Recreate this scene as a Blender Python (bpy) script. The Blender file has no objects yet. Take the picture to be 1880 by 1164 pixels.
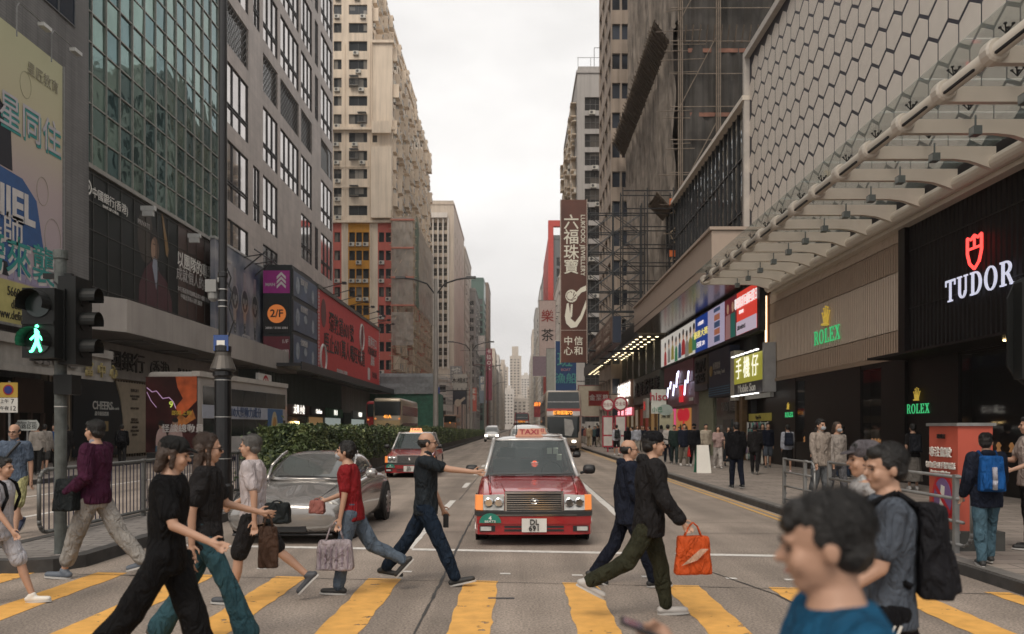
import bpy, bmesh, math, random
from mathutils import Vector, Matrix, noise
R = math.radians
random.seed(7)
sc = bpy.context.scene
COL = sc.collection
F0, VX, VY, CZ = 1500.0, 950.0, 785.0, 1.68      # lens in photo pixels, vanishing point, eye height

# ---------------- camera
cd = bpy.data.cameras.new("camera"); cam = bpy.data.objects.new("camera", cd); COL.objects.link(cam)
cam.location = (0, 0, CZ); cam.rotation_euler = (R(90), 0, 0)
cd.sensor_width = 36; cd.lens = F0/1880*36
cd.shift_x = -(VX-940)/1880; cd.shift_y = (VY-582)/1880
cd.clip_start = .1; cd.clip_end = 6000
cd.dof.use_dof = True; cd.dof.focus_distance = 14; cd.dof.aperture_fstop = 1.9
sc.camera = cam

# ---------------- sky: an overcast, faintly warm day
w = bpy.data.worlds.new("World"); sc.world = w; w.use_nodes = True
nt = w.node_tree; N = nt.nodes; L = nt.links; N.clear()
out = N.new('ShaderNodeOutputWorld'); bg = N.new('ShaderNodeBackground')
sky = N.new('ShaderNodeTexSky'); sky.sky_type = 'NISHITA'; sky.sun_disc = False
sky.sun_elevation = R(58); sky.sun_rotation = R(198); sky.dust_density = 4
hs = N.new('ShaderNodeHueSaturation'); hs.inputs['Saturation'].default_value = .05
tc = N.new('ShaderNodeTexCoord'); mp = N.new('ShaderNodeMapping'); mp.inputs['Scale'].default_value = (1.1, 1.1, 2.6)
nz = N.new('ShaderNodeTexNoise'); nz.inputs['Scale'].default_value = 2.2; nz.inputs['Detail'].default_value = 6; nz.inputs['Roughness'].default_value = .5
cr = N.new('ShaderNodeValToRGB'); cr.color_ramp.elements[0].position = .32; cr.color_ramp.elements[1].position = .7
cr.color_ramp.elements[0].color = (6.2, 6.05, 5.95, 1); cr.color_ramp.elements[1].color = (9.6, 9.4, 9.2, 1)
mx = N.new('ShaderNodeMix'); mx.data_type = 'RGBA'; mx.inputs[0].default_value = .88
L.new(sky.outputs[0], hs.inputs['Color']); L.new(tc.outputs['Generated'], mp.inputs[0]); L.new(mp.outputs[0], nz.inputs[0])
L.new(nz.outputs[0], cr.inputs[0]); L.new(hs.outputs[0], mx.inputs[6]); L.new(cr.outputs[0], mx.inputs[7])
L.new(mx.outputs[2], bg.inputs[0]); L.new(bg.outputs[0], out.inputs[0])
bg.inputs[1].default_value = .105
sd = bpy.data.lights.new("sun", 'SUN'); sun = bpy.data.objects.new("sun", sd); COL.objects.link(sun)
sd.energy = 1.5; sd.angle = R(28); sd.color = (1, .88, .74)
sun.rotation_euler = (R(38), 0, R(-18))
sc.view_settings.view_transform = 'Standard'; sc.view_settings.look = 'None'
sc.view_settings.exposure = .3; sc.view_settings.gamma = 1
sc.cycles.max_bounces = 6; sc.cycles.transparent_max_bounces = 10; sc.cycles.volume_bounces = 0
sc.cycles.use_denoising = True

# ---------------- helpers
def at(x, y, d):                       # photo pixel at depth d -> world point
    return Vector(((x-VX)*d/F0, d, CZ+(VY-y)*d/F0))
MC = {}
def mat(name, col, rough=.6, metal=0., var=.12, sc_=3., bump=0., bs=30., spec=.5, emit=0., streak=0., alpha=1., coat=0., ecol=None):
    if name in MC: return MC[name]
    m = bpy.data.materials.new(name); m.use_nodes = True; t = m.node_tree; n = t.nodes; l = t.links
    b = n['Principled BSDF']; c = (*col, 1)
    b.inputs['Roughness'].default_value = rough; b.inputs['Metallic'].default_value = metal
    b.inputs['Specular IOR Level'].default_value = spec; b.inputs['Coat Weight'].default_value = coat
    b.inputs['Coat Roughness'].default_value = .05
    b.inputs['Alpha'].default_value = alpha
    b.inputs['Base Color'].default_value = c
    g = n.new('ShaderNodeNewGeometry')
    cur = None
    if var > 0:
        z = n.new('ShaderNodeTexNoise'); z.inputs['Scale'].default_value = sc_; z.inputs['Detail'].default_value = 6
        l.new(g.outputs['Position'], z.inputs['Vector'])
        r = n.new('ShaderNodeMapRange'); r.inputs[1].default_value = .3; r.inputs[2].default_value = .7
        r.inputs[3].default_value = 1-var; r.inputs[4].default_value = 1+var*.6
        l.new(z.outputs[0], r.inputs[0])
        v = n.new('ShaderNodeVectorMath'); v.operation = 'SCALE'; v.inputs[0].default_value = col; l.new(r.outputs[0], v.inputs['Scale'])
        cur = v.outputs[0]
    if streak > 0:
        mp = n.new('ShaderNodeMapping'); mp.inputs['Scale'].default_value = (1.6, 1.6, .09)
        z = n.new('ShaderNodeTexNoise'); z.inputs['Scale'].default_value = 1.5; z.inputs['Detail'].default_value = 8
        l.new(g.outputs['Position'], mp.inputs[0]); l.new(mp.outputs[0], z.inputs['Vector'])
        r = n.new('ShaderNodeMapRange'); r.inputs[1].default_value = .42; r.inputs[2].default_value = .72
        r.inputs[3].default_value = 1; r.inputs[4].default_value = 1-streak
        l.new(z.outputs[0], r.inputs[0])
        v = n.new('ShaderNodeVectorMath'); v.operation = 'SCALE'
        if cur: l.new(cur, v.inputs[0])
        else: v.inputs[0].default_value = col
        l.new(r.outputs[0], v.inputs['Scale']); cur = v.outputs[0]
    if cur: l.new(cur, b.inputs['Base Color'])
    if bump > 0:
        z = n.new('ShaderNodeTexNoise'); z.inputs['Scale'].default_value = bs; z.inputs['Detail'].default_value = 4
        l.new(g.outputs['Position'], z.inputs['Vector'])
        bu = n.new('ShaderNodeBump'); bu.inputs['Strength'].default_value = bump; bu.inputs['Distance'].default_value = .02
        l.new(z.outputs[0], bu.inputs['Height']); l.new(bu.outputs[0], b.inputs['Normal'])
    if emit > 0:
        b.inputs['Emission Strength'].default_value = emit; b.inputs['Emission Color'].default_value = (*(ecol or col), 1)
    MC[name] = m
    return m
def winmat(name, dark, light, rough=.1, frac=.35):          # window glass, some rooms with pale curtains
    m = mat(name, dark, rough, var=0, spec=.8); t = m.node_tree; n = t.nodes; l = t.links; b = n['Principled BSDF']
    g = n.new('ShaderNodeNewGeometry'); v = n.new('ShaderNodeVectorMath'); v.operation = 'SNAP'; v.inputs[1].default_value = (1.3, 1.7, 3.1)
    wn = n.new('ShaderNodeTexWhiteNoise'); l.new(g.outputs['Position'], v.inputs[0]); l.new(v.outputs[0], wn.inputs['Vector'])
    r = n.new('ShaderNodeMapRange'); r.inputs[1].default_value = 1-frac; r.inputs[2].default_value = 1
    l.new(wn.outputs[0], r.inputs[0])
    x = n.new('ShaderNodeMix'); x.data_type = 'RGBA'; x.inputs[6].default_value = (*dark, 1); x.inputs[7].default_value = (*light, 1)
    l.new(r.outputs[0], x.inputs[0]); l.new(x.outputs[2], b.inputs['Base Color'])
    return m
def glow(name, col, e=3.):
    e = e if e > 4 else e*.62
    return mat(name, [c*.6 for c in col] if e < 1 else [c*.3 for c in col], .5, var=0, emit=e, ecol=col)
class MB:
    def __init__(s, T=None): s.v = []; s.f = []; s.m = []; s.T = T
    def add(s, vs, fs, m=0):
        o = len(s.v)
        s.v += [tuple(s.T @ Vector(p)) for p in vs] if s.T is not None else [tuple(p) for p in vs]
        for f in fs: s.f.append([i+o for i in f]); s.m.append(m)
        return s
    def box(s, x0, x1, y0, y1, z0, z1, m=0):
        return s.add([(x0,y0,z0),(x1,y0,z0),(x1,y1,z0),(x0,y1,z0),(x0,y0,z1),(x1,y0,z1),(x1,y1,z1),(x0,y1,z1)],
                     [(0,3,2,1),(4,5,6,7),(0,1,5,4),(1,2,6,5),(2,3,7,6),(3,0,4,7)], m)
    def quad(s, a, b, c, d, m=0): return s.add([a,b,c,d], [(0,1,2,3)], m)
    def bar(s, p, q, r, n=8, r2=None, m=0, cap=True):
        p = Vector(p); q = Vector(q); r2 = r if r2 is None else r2; d = (q-p)
        if d.length < 1e-6: return s
        d.normalize(); a = d.orthogonal().normalized(); b = d.cross(a)
        if n == 4: a, b = (a+b).normalized(), (b-a).normalized()
        vs = [p+(a*math.cos(6.2832*i/n)+b*math.sin(6.2832*i/n))*r for i in range(n)]
        vs += [q+(a*math.cos(6.2832*i/n)+b*math.sin(6.2832*i/n))*r2 for i in range(n)]
        fs = [(i,(i+1)%n,n+(i+1)%n,n+i) for i in range(n)]
        if cap: fs += [tuple(range(n-1,-1,-1)), tuple(range(n,2*n))]
        return s.add(vs, fs, m)
    def tube(s, pts, r, n=8, m=0):
        for i in range(len(pts)-1): s.bar(pts[i], pts[i+1], r, n, m=m)
        return s
    def prism(s, poly, y0, y1, m=0):                # poly in xz, extruded along y (front at y0)
        n = len(poly)
        return s.add([(x,y0,z) for x,z in poly]+[(x,y1,z) for x,z in poly],
                     [tuple(range(n)), tuple(range(2*n-1,n-1,-1))]+[((i+1)%n,i,n+i,n+(i+1)%n) for i in range(n)], m)
    def extz(s, poly, z0, z1, m=0):                 # poly in xy (ccw), extruded along z
        n = len(poly)
        return s.add([(x,y,z0) for x,y in poly]+[(x,y,z1) for x,y in poly],
                     [tuple(range(n-1,-1,-1)), tuple(range(n,2*n))]+[(i,(i+1)%n,n+(i+1)%n,n+i) for i in range(n)], m)
    def lathe(s, c, prof, n=16, m=0, ax='z'):
        vs = []; c = Vector(c)
        for r, h in prof:
            for i in range(n):
                a = 6.28319*i/n; x, y = r*math.cos(a), r*math.sin(a)
                vs.append(c+Vector((x,y,h) if ax == 'z' else ((x,h,y) if ax == 'y' else (h,x,y))))
        fs = []
        for j in range(len(prof)-1):
            for i in range(n): fs.append((j*n+i, j*n+(i+1)%n, (j+1)*n+(i+1)%n, (j+1)*n+i))
        fs += [tuple(range(n-1,-1,-1)), tuple(range((len(prof)-1)*n, len(prof)*n))]
        return s.add(vs, fs, m)
    def mesh(s, name, mats, smooth=False):
        me = bpy.data.meshes.new(name); me.from_pydata(s.v, [], s.f)
        mats = mats if isinstance(mats, (list, tuple)) else [mats]
        for x in mats: me.materials.append(x)
        if len(mats) > 1: me.polygons.foreach_set('material_index', s.m)
        if smooth: me.polygons.foreach_set('use_smooth', [True]*len(s.f))
        me.update(); return me
    def build(s, name, mats, parent=None, smooth=False, **k): return link(name, s.mesh(name, mats, smooth), parent, **k)
def link(name, data, parent=None, M=None, **k):
    o = bpy.data.objects.new(name, data); COL.objects.link(o)
    if parent: o.parent = parent
    if M is not None: o.matrix_local = M
    for a, b in k.items(): o[a] = b
    return o
def thing(name, label, cat, loc=(0,0,0), rz=0, group=None):
    o = bpy.data.objects.new(name, None); COL.objects.link(o); o.location = loc; o.rotation_euler = (0,0,R(rz))
    o.empty_display_size = .2
    o['label'] = label; o['category'] = cat
    if group: o['group'] = group
    return o
def tag(o, label, cat, group=None):
    o['label'] = label; o['category'] = cat
    if group: o['group'] = group
    return o
def copy_tree(o, loc=None, rz=None, label=None, parent=None):
    c = o.copy(); COL.objects.link(c)
    if parent: c.parent = parent
    if loc is not None: c.location = loc
    if rz is not None: c.rotation_euler = (0,0,R(rz))
    if label: c['label'] = label
    for ch in list(o.children): copy_tree(ch, parent=c)
    return c
def wmat(parent):
    M = Matrix.Translation(parent.location) @ parent.rotation_euler.to_matrix().to_4x4() if parent else Matrix()
    return M
def repeat(parent, name, me, mats, limit=90):
    """individual parts sharing one mesh; past the limit the farthest become one 'stuff' part"""
    W = wmat(parent); e = Vector((0,0,CZ))
    def keyf(M):
        p = (W@M).translation
        s = (p-e).length
        px = VX + F0*p.x/max(p.y, .1); py = VY - F0*(p.z-CZ)/max(p.y, .1)
        if p.y < 1 or not (-40 < px < 1920) or not (-40 < py < 1200): s += 1e4
        return s
    ms = sorted(mats, key=keyf)
    for M in ms[:limit]: link(name, me, parent, M)
    rest = ms[limit:]
    if rest:
        b = MB(); vs = [v.co.copy() for v in me.vertices]; fs = [tuple(p.vertices) for p in me.polygons]; mi = [p.material_index for p in me.polygons]
        for M in rest:
            o = len(b.v); b.v += [tuple(M@v) for v in vs]
            for f, m_ in zip(fs, mi): b.f.append([i+o for i in f]); b.m.append(m_)
        b.build(name, list(me.materials), parent, kind='stuff')
PEND = []
def text(s, parent, x, z, h, m, y=-.02, al='CENTER', ext=.008, bold=.0, sx=1., name='lettering', M=None, sp=1.):
    if any(ord(q) > 127 for q in s): bold = min(bold, .009)
    c = bpy.data.curves.new(name, 'FONT'); c.body = s; c.size = h*1.33; c.extrude = ext; c.offset = bold*h
    c.align_x = al; c.align_y = 'CENTER'; c.space_character = sp; c.resolution_u = 3; c.materials.append(m)
    o = bpy.data.objects.new(name, c); COL.objects.link(o)
    if parent: o.parent = parent
    T = Matrix.Translation((x,y,z)) @ Matrix.Rotation(R(90),4,'X') @ Matrix.Diagonal((sx,1,1,1))
    o.matrix_local = (M @ T) if M is not None else T
    PEND.append(o); return o
GLY = {'T':(.86,[('r',.36,.52,0,1),('r',.0,.88,.9,1),('r',.0,.07,.72,.9),('r',.81,.88,.72,.9),('r',.22,.66,0,.07)]),
 'U':(.92,[('r',.12,.29,.3,1),('r',.70,.78,.3,1),('r',.0,.4,.93,1),('r',.58,.9,.93,1),('a',.45,.32,.33,.32,.165,.09,180,360)]),
 'D':(.95,[('r',.12,.29,0,1),('r',.0,.45,0,.08),('r',.0,.45,.92,1),('a',.42,.5,.48,.5,.17,.08,-90,90)]),
 'O':(.98,[('a',.47,.5,.47,.52,.17,.07,0,360)]),
 'R':(.95,[('r',.12,.29,0,1),('r',.0,.42,0,.07),('r',.0,.45,.92,1),('r',.29,.5,.45,.52),('a',.42,.73,.38,.27,.16,.08,-90,90),('s',.45,.48,.78,.0,.16),('r',.72,.98,0,.07)]),
 'L':(.82,[('r',.12,.29,0,1),('r',.0,.42,.93,1),('r',.0,.78,0,.08),('r',.71,.78,.0,.3)]),
 'E':(.84,[('r',.12,.29,0,1),('r',.0,.76,.92,1),('r',.0,.78,0,.08),('r',.29,.58,.47,.54),('r',.71,.78,0,.28),('r',.69,.76,.74,1),('r',.54,.6,.38,.63)]),
 'X':(.95,[('s',.14,.97,.78,.03,.18),('s',.72,.97,.16,.03,.08),('r',.0,.36,.93,1),('r',.58,.9,.93,1),('r',.0,.3,0,.07),('r',.58,.95,0,.07)])}
def serif(s, parent, x, z, h, m, y=-.1, dp=.06, sx=1., gap=.08):
    """roman capitals with slab serifs, one mesh"""
    W = sum(GLY[c][0]+gap for c in s)*h*sx; u = x-W/2; b = MB(); k = 0
    for c in s:
        wd, P = GLY[c]
        for p in P:
            k += 1; y0 = y-dp-.0004*k
            X = lambda a: u+a*h*sx
            Z = lambda a: z-h/2+a*h
            if p[0] == 'r': b.box(X(p[1]),X(p[2]),y0,y,Z(p[3]),Z(p[4]))
            elif p[0] == 's': b.prism([(X(p[1]),Z(p[2])),(X(p[3]),Z(p[4])),(X(p[3]+p[5]),Z(p[4])),(X(p[1]+p[5]),Z(p[2]))],y0,y)
            else:
                _,cx,cz,rx,rz,t1,t2,a0,a1 = p; n = 20
                for i in range(n):
                    A = [R(a0+(a1-a0)*(i+q)/n) for q in (0,1)]
                    O_ = [(X(cx+rx*math.cos(a)),Z(cz+rz*math.sin(a))) for a in A]; I_ = [(X(cx+(rx-t1)*math.cos(a)),Z(cz+(rz-t2)*math.sin(a))) for a in A]
                    b.prism([O_[0],O_[1],I_[1],I_[0]],y0,y)
        u += (wd+gap)*h*sx
    return b.build('lettering', m, parent)
def finalise():
    bpy.context.view_layer.update()
    dg = bpy.context.evaluated_depsgraph_get()
    new = []
    for o in PEND:
        me = bpy.data.meshes.new_from_object(o.evaluated_get(dg))
        new.append((o, me))
    for o, me in new:
        name = o.name.split('.')[0]; p = o.parent; ml = o.matrix_local.copy()
        kids = list(o.children); props = {k: o[k] for k in o.keys() if isinstance(o[k], str)}
        o.name = 'old'; mpi = o.matrix_parent_inverse.copy()
        n = bpy.data.objects.new(name, me); me.name = name; COL.objects.link(n); n.parent = p
        n.matrix_basis = o.matrix_basis.copy()
        for k, v in props.items(): n[k] = v
        for c in kids: c.parent = n
        bpy.data.objects.remove(o)
def grid_wall(mb, cols, rows, x0, x1, z0, z1, t=.3, skip=None, m=0, y=0.):
    """a wall sheet at y with real openings cols x rows and reveals t deep"""
    xs = sorted({x0, x1, *[a for c in cols for a in c]}); zs = sorted({z0, z1, *[a for r in rows for a in r]})
    cs = {c[0]: i for i, c in enumerate(cols)}; rs = {r[0]: i for i, r in enumerate(rows)}
    for i in range(len(xs)-1):
        for j in range(len(zs)-1):
            a, b, c, d = xs[i], xs[i+1], zs[j], zs[j+1]
            if a in cs and c in rs and not (skip and skip(cs[a], rs[c])):
                mb.quad((a,y,c),(a,y+t,c),(a,y+t,d),(a,y,d), m); mb.quad((b,y,c),(b,y,d),(b,y+t,d),(b,y+t,c), m)
                mb.quad((a,y,c),(b,y,c),(b,y+t,c),(a,y+t,c), m); mb.quad((a,y,d),(a,y+t,d),(b,y+t,d),(b,y,d), m)
            else: mb.quad((a,y,c),(b,y,c),(b,y,d),(a,y,d), m)
    return mb
def window_mesh(w, h, glass, frame, nx=2, nz=1, fw=.05, sill=False):
    b = MB(); b.quad((0,.05,0),(w,.05,0),(w,.05,h),(0,.05,h), 0)
    for i in range(nx+1): x = i*(w-fw)/nx; b.box(x, x+fw, .0, .047, 0, h, 1)
    for j in range(nz+1): z = j*(h-fw)/nz; b.box(fw, w-fw, .003, .044, z, z+fw, 1)
    return b.mesh('window', [glass, frame])
def spans(n, x0, pitch, w): return [(x0+i*pitch, x0+i*pitch+w) for i in range(n)]
def tower(name, label, cat, x, y, rz, W, D, H, wall, glass, frame, front=None, side=None, rev=.3, ac=None, group=None, z0=0., roof=None, nx=2, nz=1, z1=None):
    """building whose camera-facing wall is local -Y (width W) and whose street wall is local +X or -X (depth D).
    front / side = (cols, rows); side = (cols, rows, 'R'|'L')"""
    r = thing(name, label, cat, (x,y,0), rz, group)
    core = MB(); core.box(rev+.02, W-rev-.02, rev+.02, D-rev-.02, 0, H-.02); core.build('core', wall, r)
    rf = MB(); rf.box(-.15, W+.15, -.15, D+.15, H, H+.35); rf.box(.1,W-.1,.1,D-.1,H+.36,H+1.0); rf.box(W*.3,W*.7,D*.3,D*.6,H+1,H+4); rf.build('roof', roof or wall, r)
    T = {'F': Matrix(), 'R': Matrix.Translation((W,0,0))@Matrix.Rotation(R(90),4,'Z'),
         'L': Matrix.Translation((0,D,0))@Matrix.Rotation(R(-90),4,'Z')}
    acs = []
    faces = []
    if front: faces.append(('F', front, W))
    else: faces.append(('F', ([], []), W))
    if side: faces.append((side[2], side, D))
    have = {f[0] for f in faces}
    for k in ('R', 'L'):
        if k not in have: faces.append((k, ([], []), D))
    for k, spec, ln in faces:
        cols, rows = spec[0], spec[1]
        b = MB(T[k]); grid_wall(b, cols, rows, 0, ln, 0, H, rev); b.build('wall', wall, r)
        if not cols: continue
        skip = spec[3] if len(spec) > 3 else None
        sizes = {}
        for i, c in enumerate(cols):
            for j, q in enumerate(rows):
                if skip and skip(i, j): continue
                sizes.setdefault((round(c[1]-c[0],3), round(q[1]-q[0],3)), []).append(T[k]@Matrix.Translation((c[0], rev-.08, q[0])))
                if ac and random.random() < ac: acs.append(T[k]@Matrix.Translation((c[0]+random.uniform(.1, max(.12, c[1]-c[0]-.8)), -.35, q[0]-.62)))
        for (w_, h_), ms in sizes.items():
            repeat(r, 'window', window_mesh(w_, h_, glass, frame, nx, nz), ms, max(8, int(80/len(sizes)/(len(faces)-1))))
    if acs: repeat(r, 'air_conditioner', ac_mesh(), acs, 60)
    return r
_ac = []
def ac_mesh():
    if not _ac:
        b = MB(); b.box(0,.82,0,.32,0,.56,0); b.lathe((.3,-.004,.28), [(.2,0),(.2,-.012),(.05,-.02)], 14, 1, 'y')
        b.box(.05,.1,.02,.4,-.12,0,1); b.box(.7,.75,.02,.4,-.12,0,1)
        _ac.append(b.mesh('air_conditioner', [mat('ac_white', (.55,.53,.48), .6, sc_=1), mat('ac_dark', (.08,.08,.08), .6)]))
    return _ac[0]
# ---------------- palette
CONC = mat('road_concrete', (.30,.25,.21), .82, var=.22, sc_=.9, bump=.5, bs=60)
def road_fix(m):          # fine aggregate, tyre-worn tracks and stains
    t = m.node_tree; n = t.nodes; l = t.links; b = n['Principled BSDF']; src = b.inputs['Base Color'].links[0].from_socket
    g = n.new('ShaderNodeNewGeometry')
    z = n.new('ShaderNodeTexNoise'); z.inputs['Scale'].default_value = 45; z.inputs['Detail'].default_value = 3; l.new(g.outputs['Position'], z.inputs['Vector'])
    r = n.new('ShaderNodeMapRange'); r.inputs[1].default_value = .35; r.inputs[2].default_value = .65; r.inputs[3].default_value = .62; r.inputs[4].default_value = 1.3; l.new(z.outputs[0], r.inputs[0])
    mp = n.new('ShaderNodeMapping'); mp.inputs['Scale'].default_value = (1.1,.06,1); z2 = n.new('ShaderNodeTexNoise'); z2.inputs['Scale'].default_value = 1.3; z2.inputs['Detail'].default_value = 5
    l.new(g.outputs['Position'], mp.inputs[0]); l.new(mp.outputs[0], z2.inputs['Vector'])
    r2 = n.new('ShaderNodeMapRange'); r2.inputs[1].default_value = .38; r2.inputs[2].default_value = .66; r2.inputs[3].default_value = 1.08; r2.inputs[4].default_value = .64; l.new(z2.outputs[0], r2.inputs[0])
    mu = n.new('ShaderNodeMath'); mu.operation = 'MULTIPLY'; l.new(r.outputs[0], mu.inputs[0]); l.new(r2.outputs[0], mu.inputs[1])
    v = n.new('ShaderNodeVectorMath'); v.operation = 'SCALE'; l.new(src, v.inputs[0]); l.new(mu.outputs[0], v.inputs['Scale']); l.new(v.outputs[0], b.inputs['Base Color'])
road_fix(CONC)
def paving(name, c, w_, h_, mort=.012):
    m = mat(name, c, .85, var=.2, sc_=1.4, bump=.3); t = m.node_tree; n = t.nodes; l = t.links; b = n['Principled BSDF']; src = b.inputs['Base Color'].links[0].from_socket
    g = n.new('ShaderNodeNewGeometry'); k = n.new('ShaderNodeTexBrick'); k.inputs['Scale'].default_value = 1; k.inputs['Brick Width'].default_value = w_; k.inputs['Row Height'].default_value = h_
    k.inputs['Mortar Size'].default_value = mort; k.inputs['Color1'].default_value = (1,1,1,1); k.inputs['Color2'].default_value = (.78,.78,.78,1); k.inputs['Mortar'].default_value = (.4,.4,.4,1)
    l.new(g.outputs['Position'], k.inputs['Vector'])
    v = n.new('ShaderNodeVectorMath'); v.operation = 'MULTIPLY'; l.new(src, v.inputs[0]); l.new(k.outputs[0], v.inputs[1]); l.new(v.outputs[0], b.inputs['Base Color'])
    return m
PAVE = paving('pavement_slabs', (.28,.24,.21), .62, .31)
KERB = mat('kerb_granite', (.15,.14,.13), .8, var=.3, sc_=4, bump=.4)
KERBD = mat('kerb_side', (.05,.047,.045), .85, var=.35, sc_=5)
WHITE = mat('road_white', (.62,.6,.57), .7, var=.22, sc_=14)
JOINT = mat('tar_joint', (.05,.047,.045), .7, var=.3, sc_=8)
def worn(name, c):                    # painted marking with patches worn away
    m = mat(name, c, .7, var=.16, sc_=7); t = m.node_tree; n = t.nodes; l = t.links; b = n['Principled BSDF']
    g = n.new('ShaderNodeNewGeometry'); z = n.new('ShaderNodeTexNoise'); z.inputs['Scale'].default_value = 5; z.inputs['Detail'].default_value = 9; z.inputs['Roughness'].default_value = .62
    l.new(g.outputs['Position'], z.inputs['Vector']); r = n.new('ShaderNodeMapRange'); r.inputs[1].default_value = .355; r.inputs[2].default_value = .37; l.new(z.outputs[0], r.inputs[0]); l.new(r.outputs[0], b.inputs['Alpha'])
    return m
YEL = worn('crossing_yellow', (.68,.36,.085))
DK = mat('dark_metal', (.025,.025,.027), .45, var=.1); BLK = mat('black', (.012,.012,.013), .5, var=0)
GREY = mat('grey_steel', (.22,.22,.215), .45, .3, var=.2, sc_=6)

# ---------------- ground, road, pavements
b = MB(); b.quad((-420,-40,-.03),(420,-40,-.03),(420,1300,-.03),(-420,1300,-.03)); b.build('ground', mat('far_ground', (.2,.19,.18), .9), None, kind='structure')
b = MB(); b.quad((-19,-8,0),(5.1,-8,0),(5.1,1290,0),(-19,1290,0)); b.build('road', CONC, None, kind='structure')
b = MB(); b.extz([(5.3,-8),(30,-8),(30,1290),(5.3,1290)], -.02, .13, 0); b.build('pavement', PAVE, None, kind='structure')
b = MB()
for i in range(60): b.box(5.1, 5.297, -8+i*2+(0 if i else 0), -8+i*2+1.98, -.02, .134, 0)
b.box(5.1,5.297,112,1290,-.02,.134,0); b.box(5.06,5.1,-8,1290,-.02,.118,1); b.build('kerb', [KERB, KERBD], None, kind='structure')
LK = [(-14.2,-8),(-14.2,27),(-17.5,34),(-17.5,60),(-15.2,68),(-15.2,1290)]
b = MB(); b.extz([(-60,-8)]+[(x-.2,y) for x,y in LK]+[(-60,1290)], -.02, .13, 0); b.build('pavement', PAVE, None, kind='structure')
b = MB()
for (x0,y0),(x1,y1) in zip(LK, LK[1:]):
    b.extz([(x0-.2,y0),(x0,y0),(x1,y1),(x1-.2,y1)], -.02, .134, 0)
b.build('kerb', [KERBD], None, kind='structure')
# median island with a rounded near end
isl = [(-6.75,9.9),(-6.55,9.55),(-6.2,9.4),(-5.75,9.38),(-5.4,9.5),(-5.2,9.85)]
def off(p, k): cx, cy = -5.97, 10.5; return (p[0]+(k if p[0] < cx else -k), p[1]+(k if p[1] < 9.9 else 0))
b = MB(); b.extz([off(p,.18) for p in isl]+[(-5.38,1290),(-6.57,1290)], -.02, .145, 0)
b.build('traffic_island', paving('island_paving', (.22,.2,.185), .4, .2), None, kind='structure')
b = MB(); ring = [(-6.75,1290)]+isl+[(-5.2,1290)]; inn = [(-6.58,1290)]+[off(p,.17) for p in isl]+[(-5.37,1290)]
for i in range(len(ring)-1): b.extz([ring[i],ring[i+1],inn[i+1],inn[i]], -.02, .15, 0)
b.build('kerb', [KERBD], None, kind='structure')

# ---------------- markings
sk = -.118
def yl(X, y0): return y0+sk*X
b = MB()
def strip(b, x0, x1, y0, y1, z=.004, s=True, jag=.012, n=14):
    """painted strip along y with slightly uneven edges"""
    f = (lambda x: sk*x) if s else (lambda x: 0)
    L_ = [(x0+random.uniform(-jag,jag), y0+(y1-y0)*i/n+f(x0)) for i in range(n+1)]; R_ = [(x1+random.uniform(-jag,jag), y0+(y1-y0)*i/n+f(x1)) for i in range(n+1)]
    for i in range(n): b.quad((*L_[i],z),(*R_[i],z),(*R_[i+1],z),(*L_[i+1],z))
for k in range(-8,6):
    x0 = -.58+1.07*k
    if x0 < 4.9: strip(b, x0, min(x0+.36,5.0), 2.6, 8.9, .004, n=40)
b.build('crossing_stripes', YEL, None, kind='structure')
b = MB()
for x0, x1 in ((-5.05,-1.6),(-1.45,1.9),(2.1,4.95)):
    n = 24
    for i in range(n):
        a, c = x0+(x1-x0)*i/n, x0+(x1-x0)*(i+1)/n
        b.quad((a,11.0+sk*a,.004),(c,11.0+sk*c,.004),(c,11.17+sk*c,.004),(a,11.17+sk*a,.004))
strip(b,-1.58,-1.46,11.3,15.2,s=False); strip(b,1.86,2.02,14.5,30,s=False,n=30)
for i in range(22): strip(b,-1.56,-1.42,16.8+i*6,18.8+i*6,s=False,n=3); strip(b,1.86,1.98,34+i*6,36+i*6,s=False,n=3)
for i in range(24): strip(b,-9.3,-9.18,9+i*6,12.5+i*6,s=False,n=3)
strip(b,-11.95,-11.83,8,80,s=False,n=20)
for X in (-4.3,-3.1,-2.3,-1.35,-.2,.62,1.4,2.32,2.95,3.6,4.2): b.quad((X,yl(X,9.33),.004),(X+.12,yl(X+.12,9.33),.004),(X+.12,yl(X+.12,9.41),.004),(X,yl(X,9.41),.004))
b.build('lane_markings', WHITE, None, kind='structure')
b = MB(); strip(b,4.72,4.8,9.5,70,s=False,n=40); strip(b,4.9,4.97,9.5,70,s=False,n=40); b.build('kerb_lines', worn('line_yellow', (.55,.33,.1)), None, kind='structure')
b = MB()
def crack(pts, w_, z=.006):
    P = []
    for (x0,y0),(x1,y1) in zip(pts, pts[1:]):
        n = max(2,int(math.hypot(x1-x0,y1-y0)/.25))
        for i in range(n): P.append((x0+(x1-x0)*i/n+random.uniform(-.007,.007), y0+(y1-y0)*i/n+random.uniform(-.007,.007)))
    P.append(pts[-1])
    for (x0,y0),(x1,y1) in zip(P, P[1:]):
        dx, dy = x1-x0, y1-y0; l_ = math.hypot(dx,dy)+1e-6; a = w_*random.uniform(.5,1.3); nx, ny = -dy/l_*a, dx/l_*a
        b.quad((x0-nx,y0-ny,z),(x1-nx,y1-ny,z),(x1+nx,y1+ny,z),(x0+nx,y0+ny,z))
crack([(-.85,5.5),(-.83,9),(-.84,12.9),(-.8,20)], .014); crack([(-5.1,9.35),(-1,8.95),(2,8.6),(5,8.2)], .009)
crack([(2.0,10.4),(2.6,8.2),(2.75,6)], .012); crack([(-5,13.2),(0,13.1),(5,12.9)], .01); crack([(-5,14.6),(5,14.4)], .008)
for i in range(12): crack([(-5.1,19+i*9),(5.1,18.7+i*9)], .01)
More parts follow.
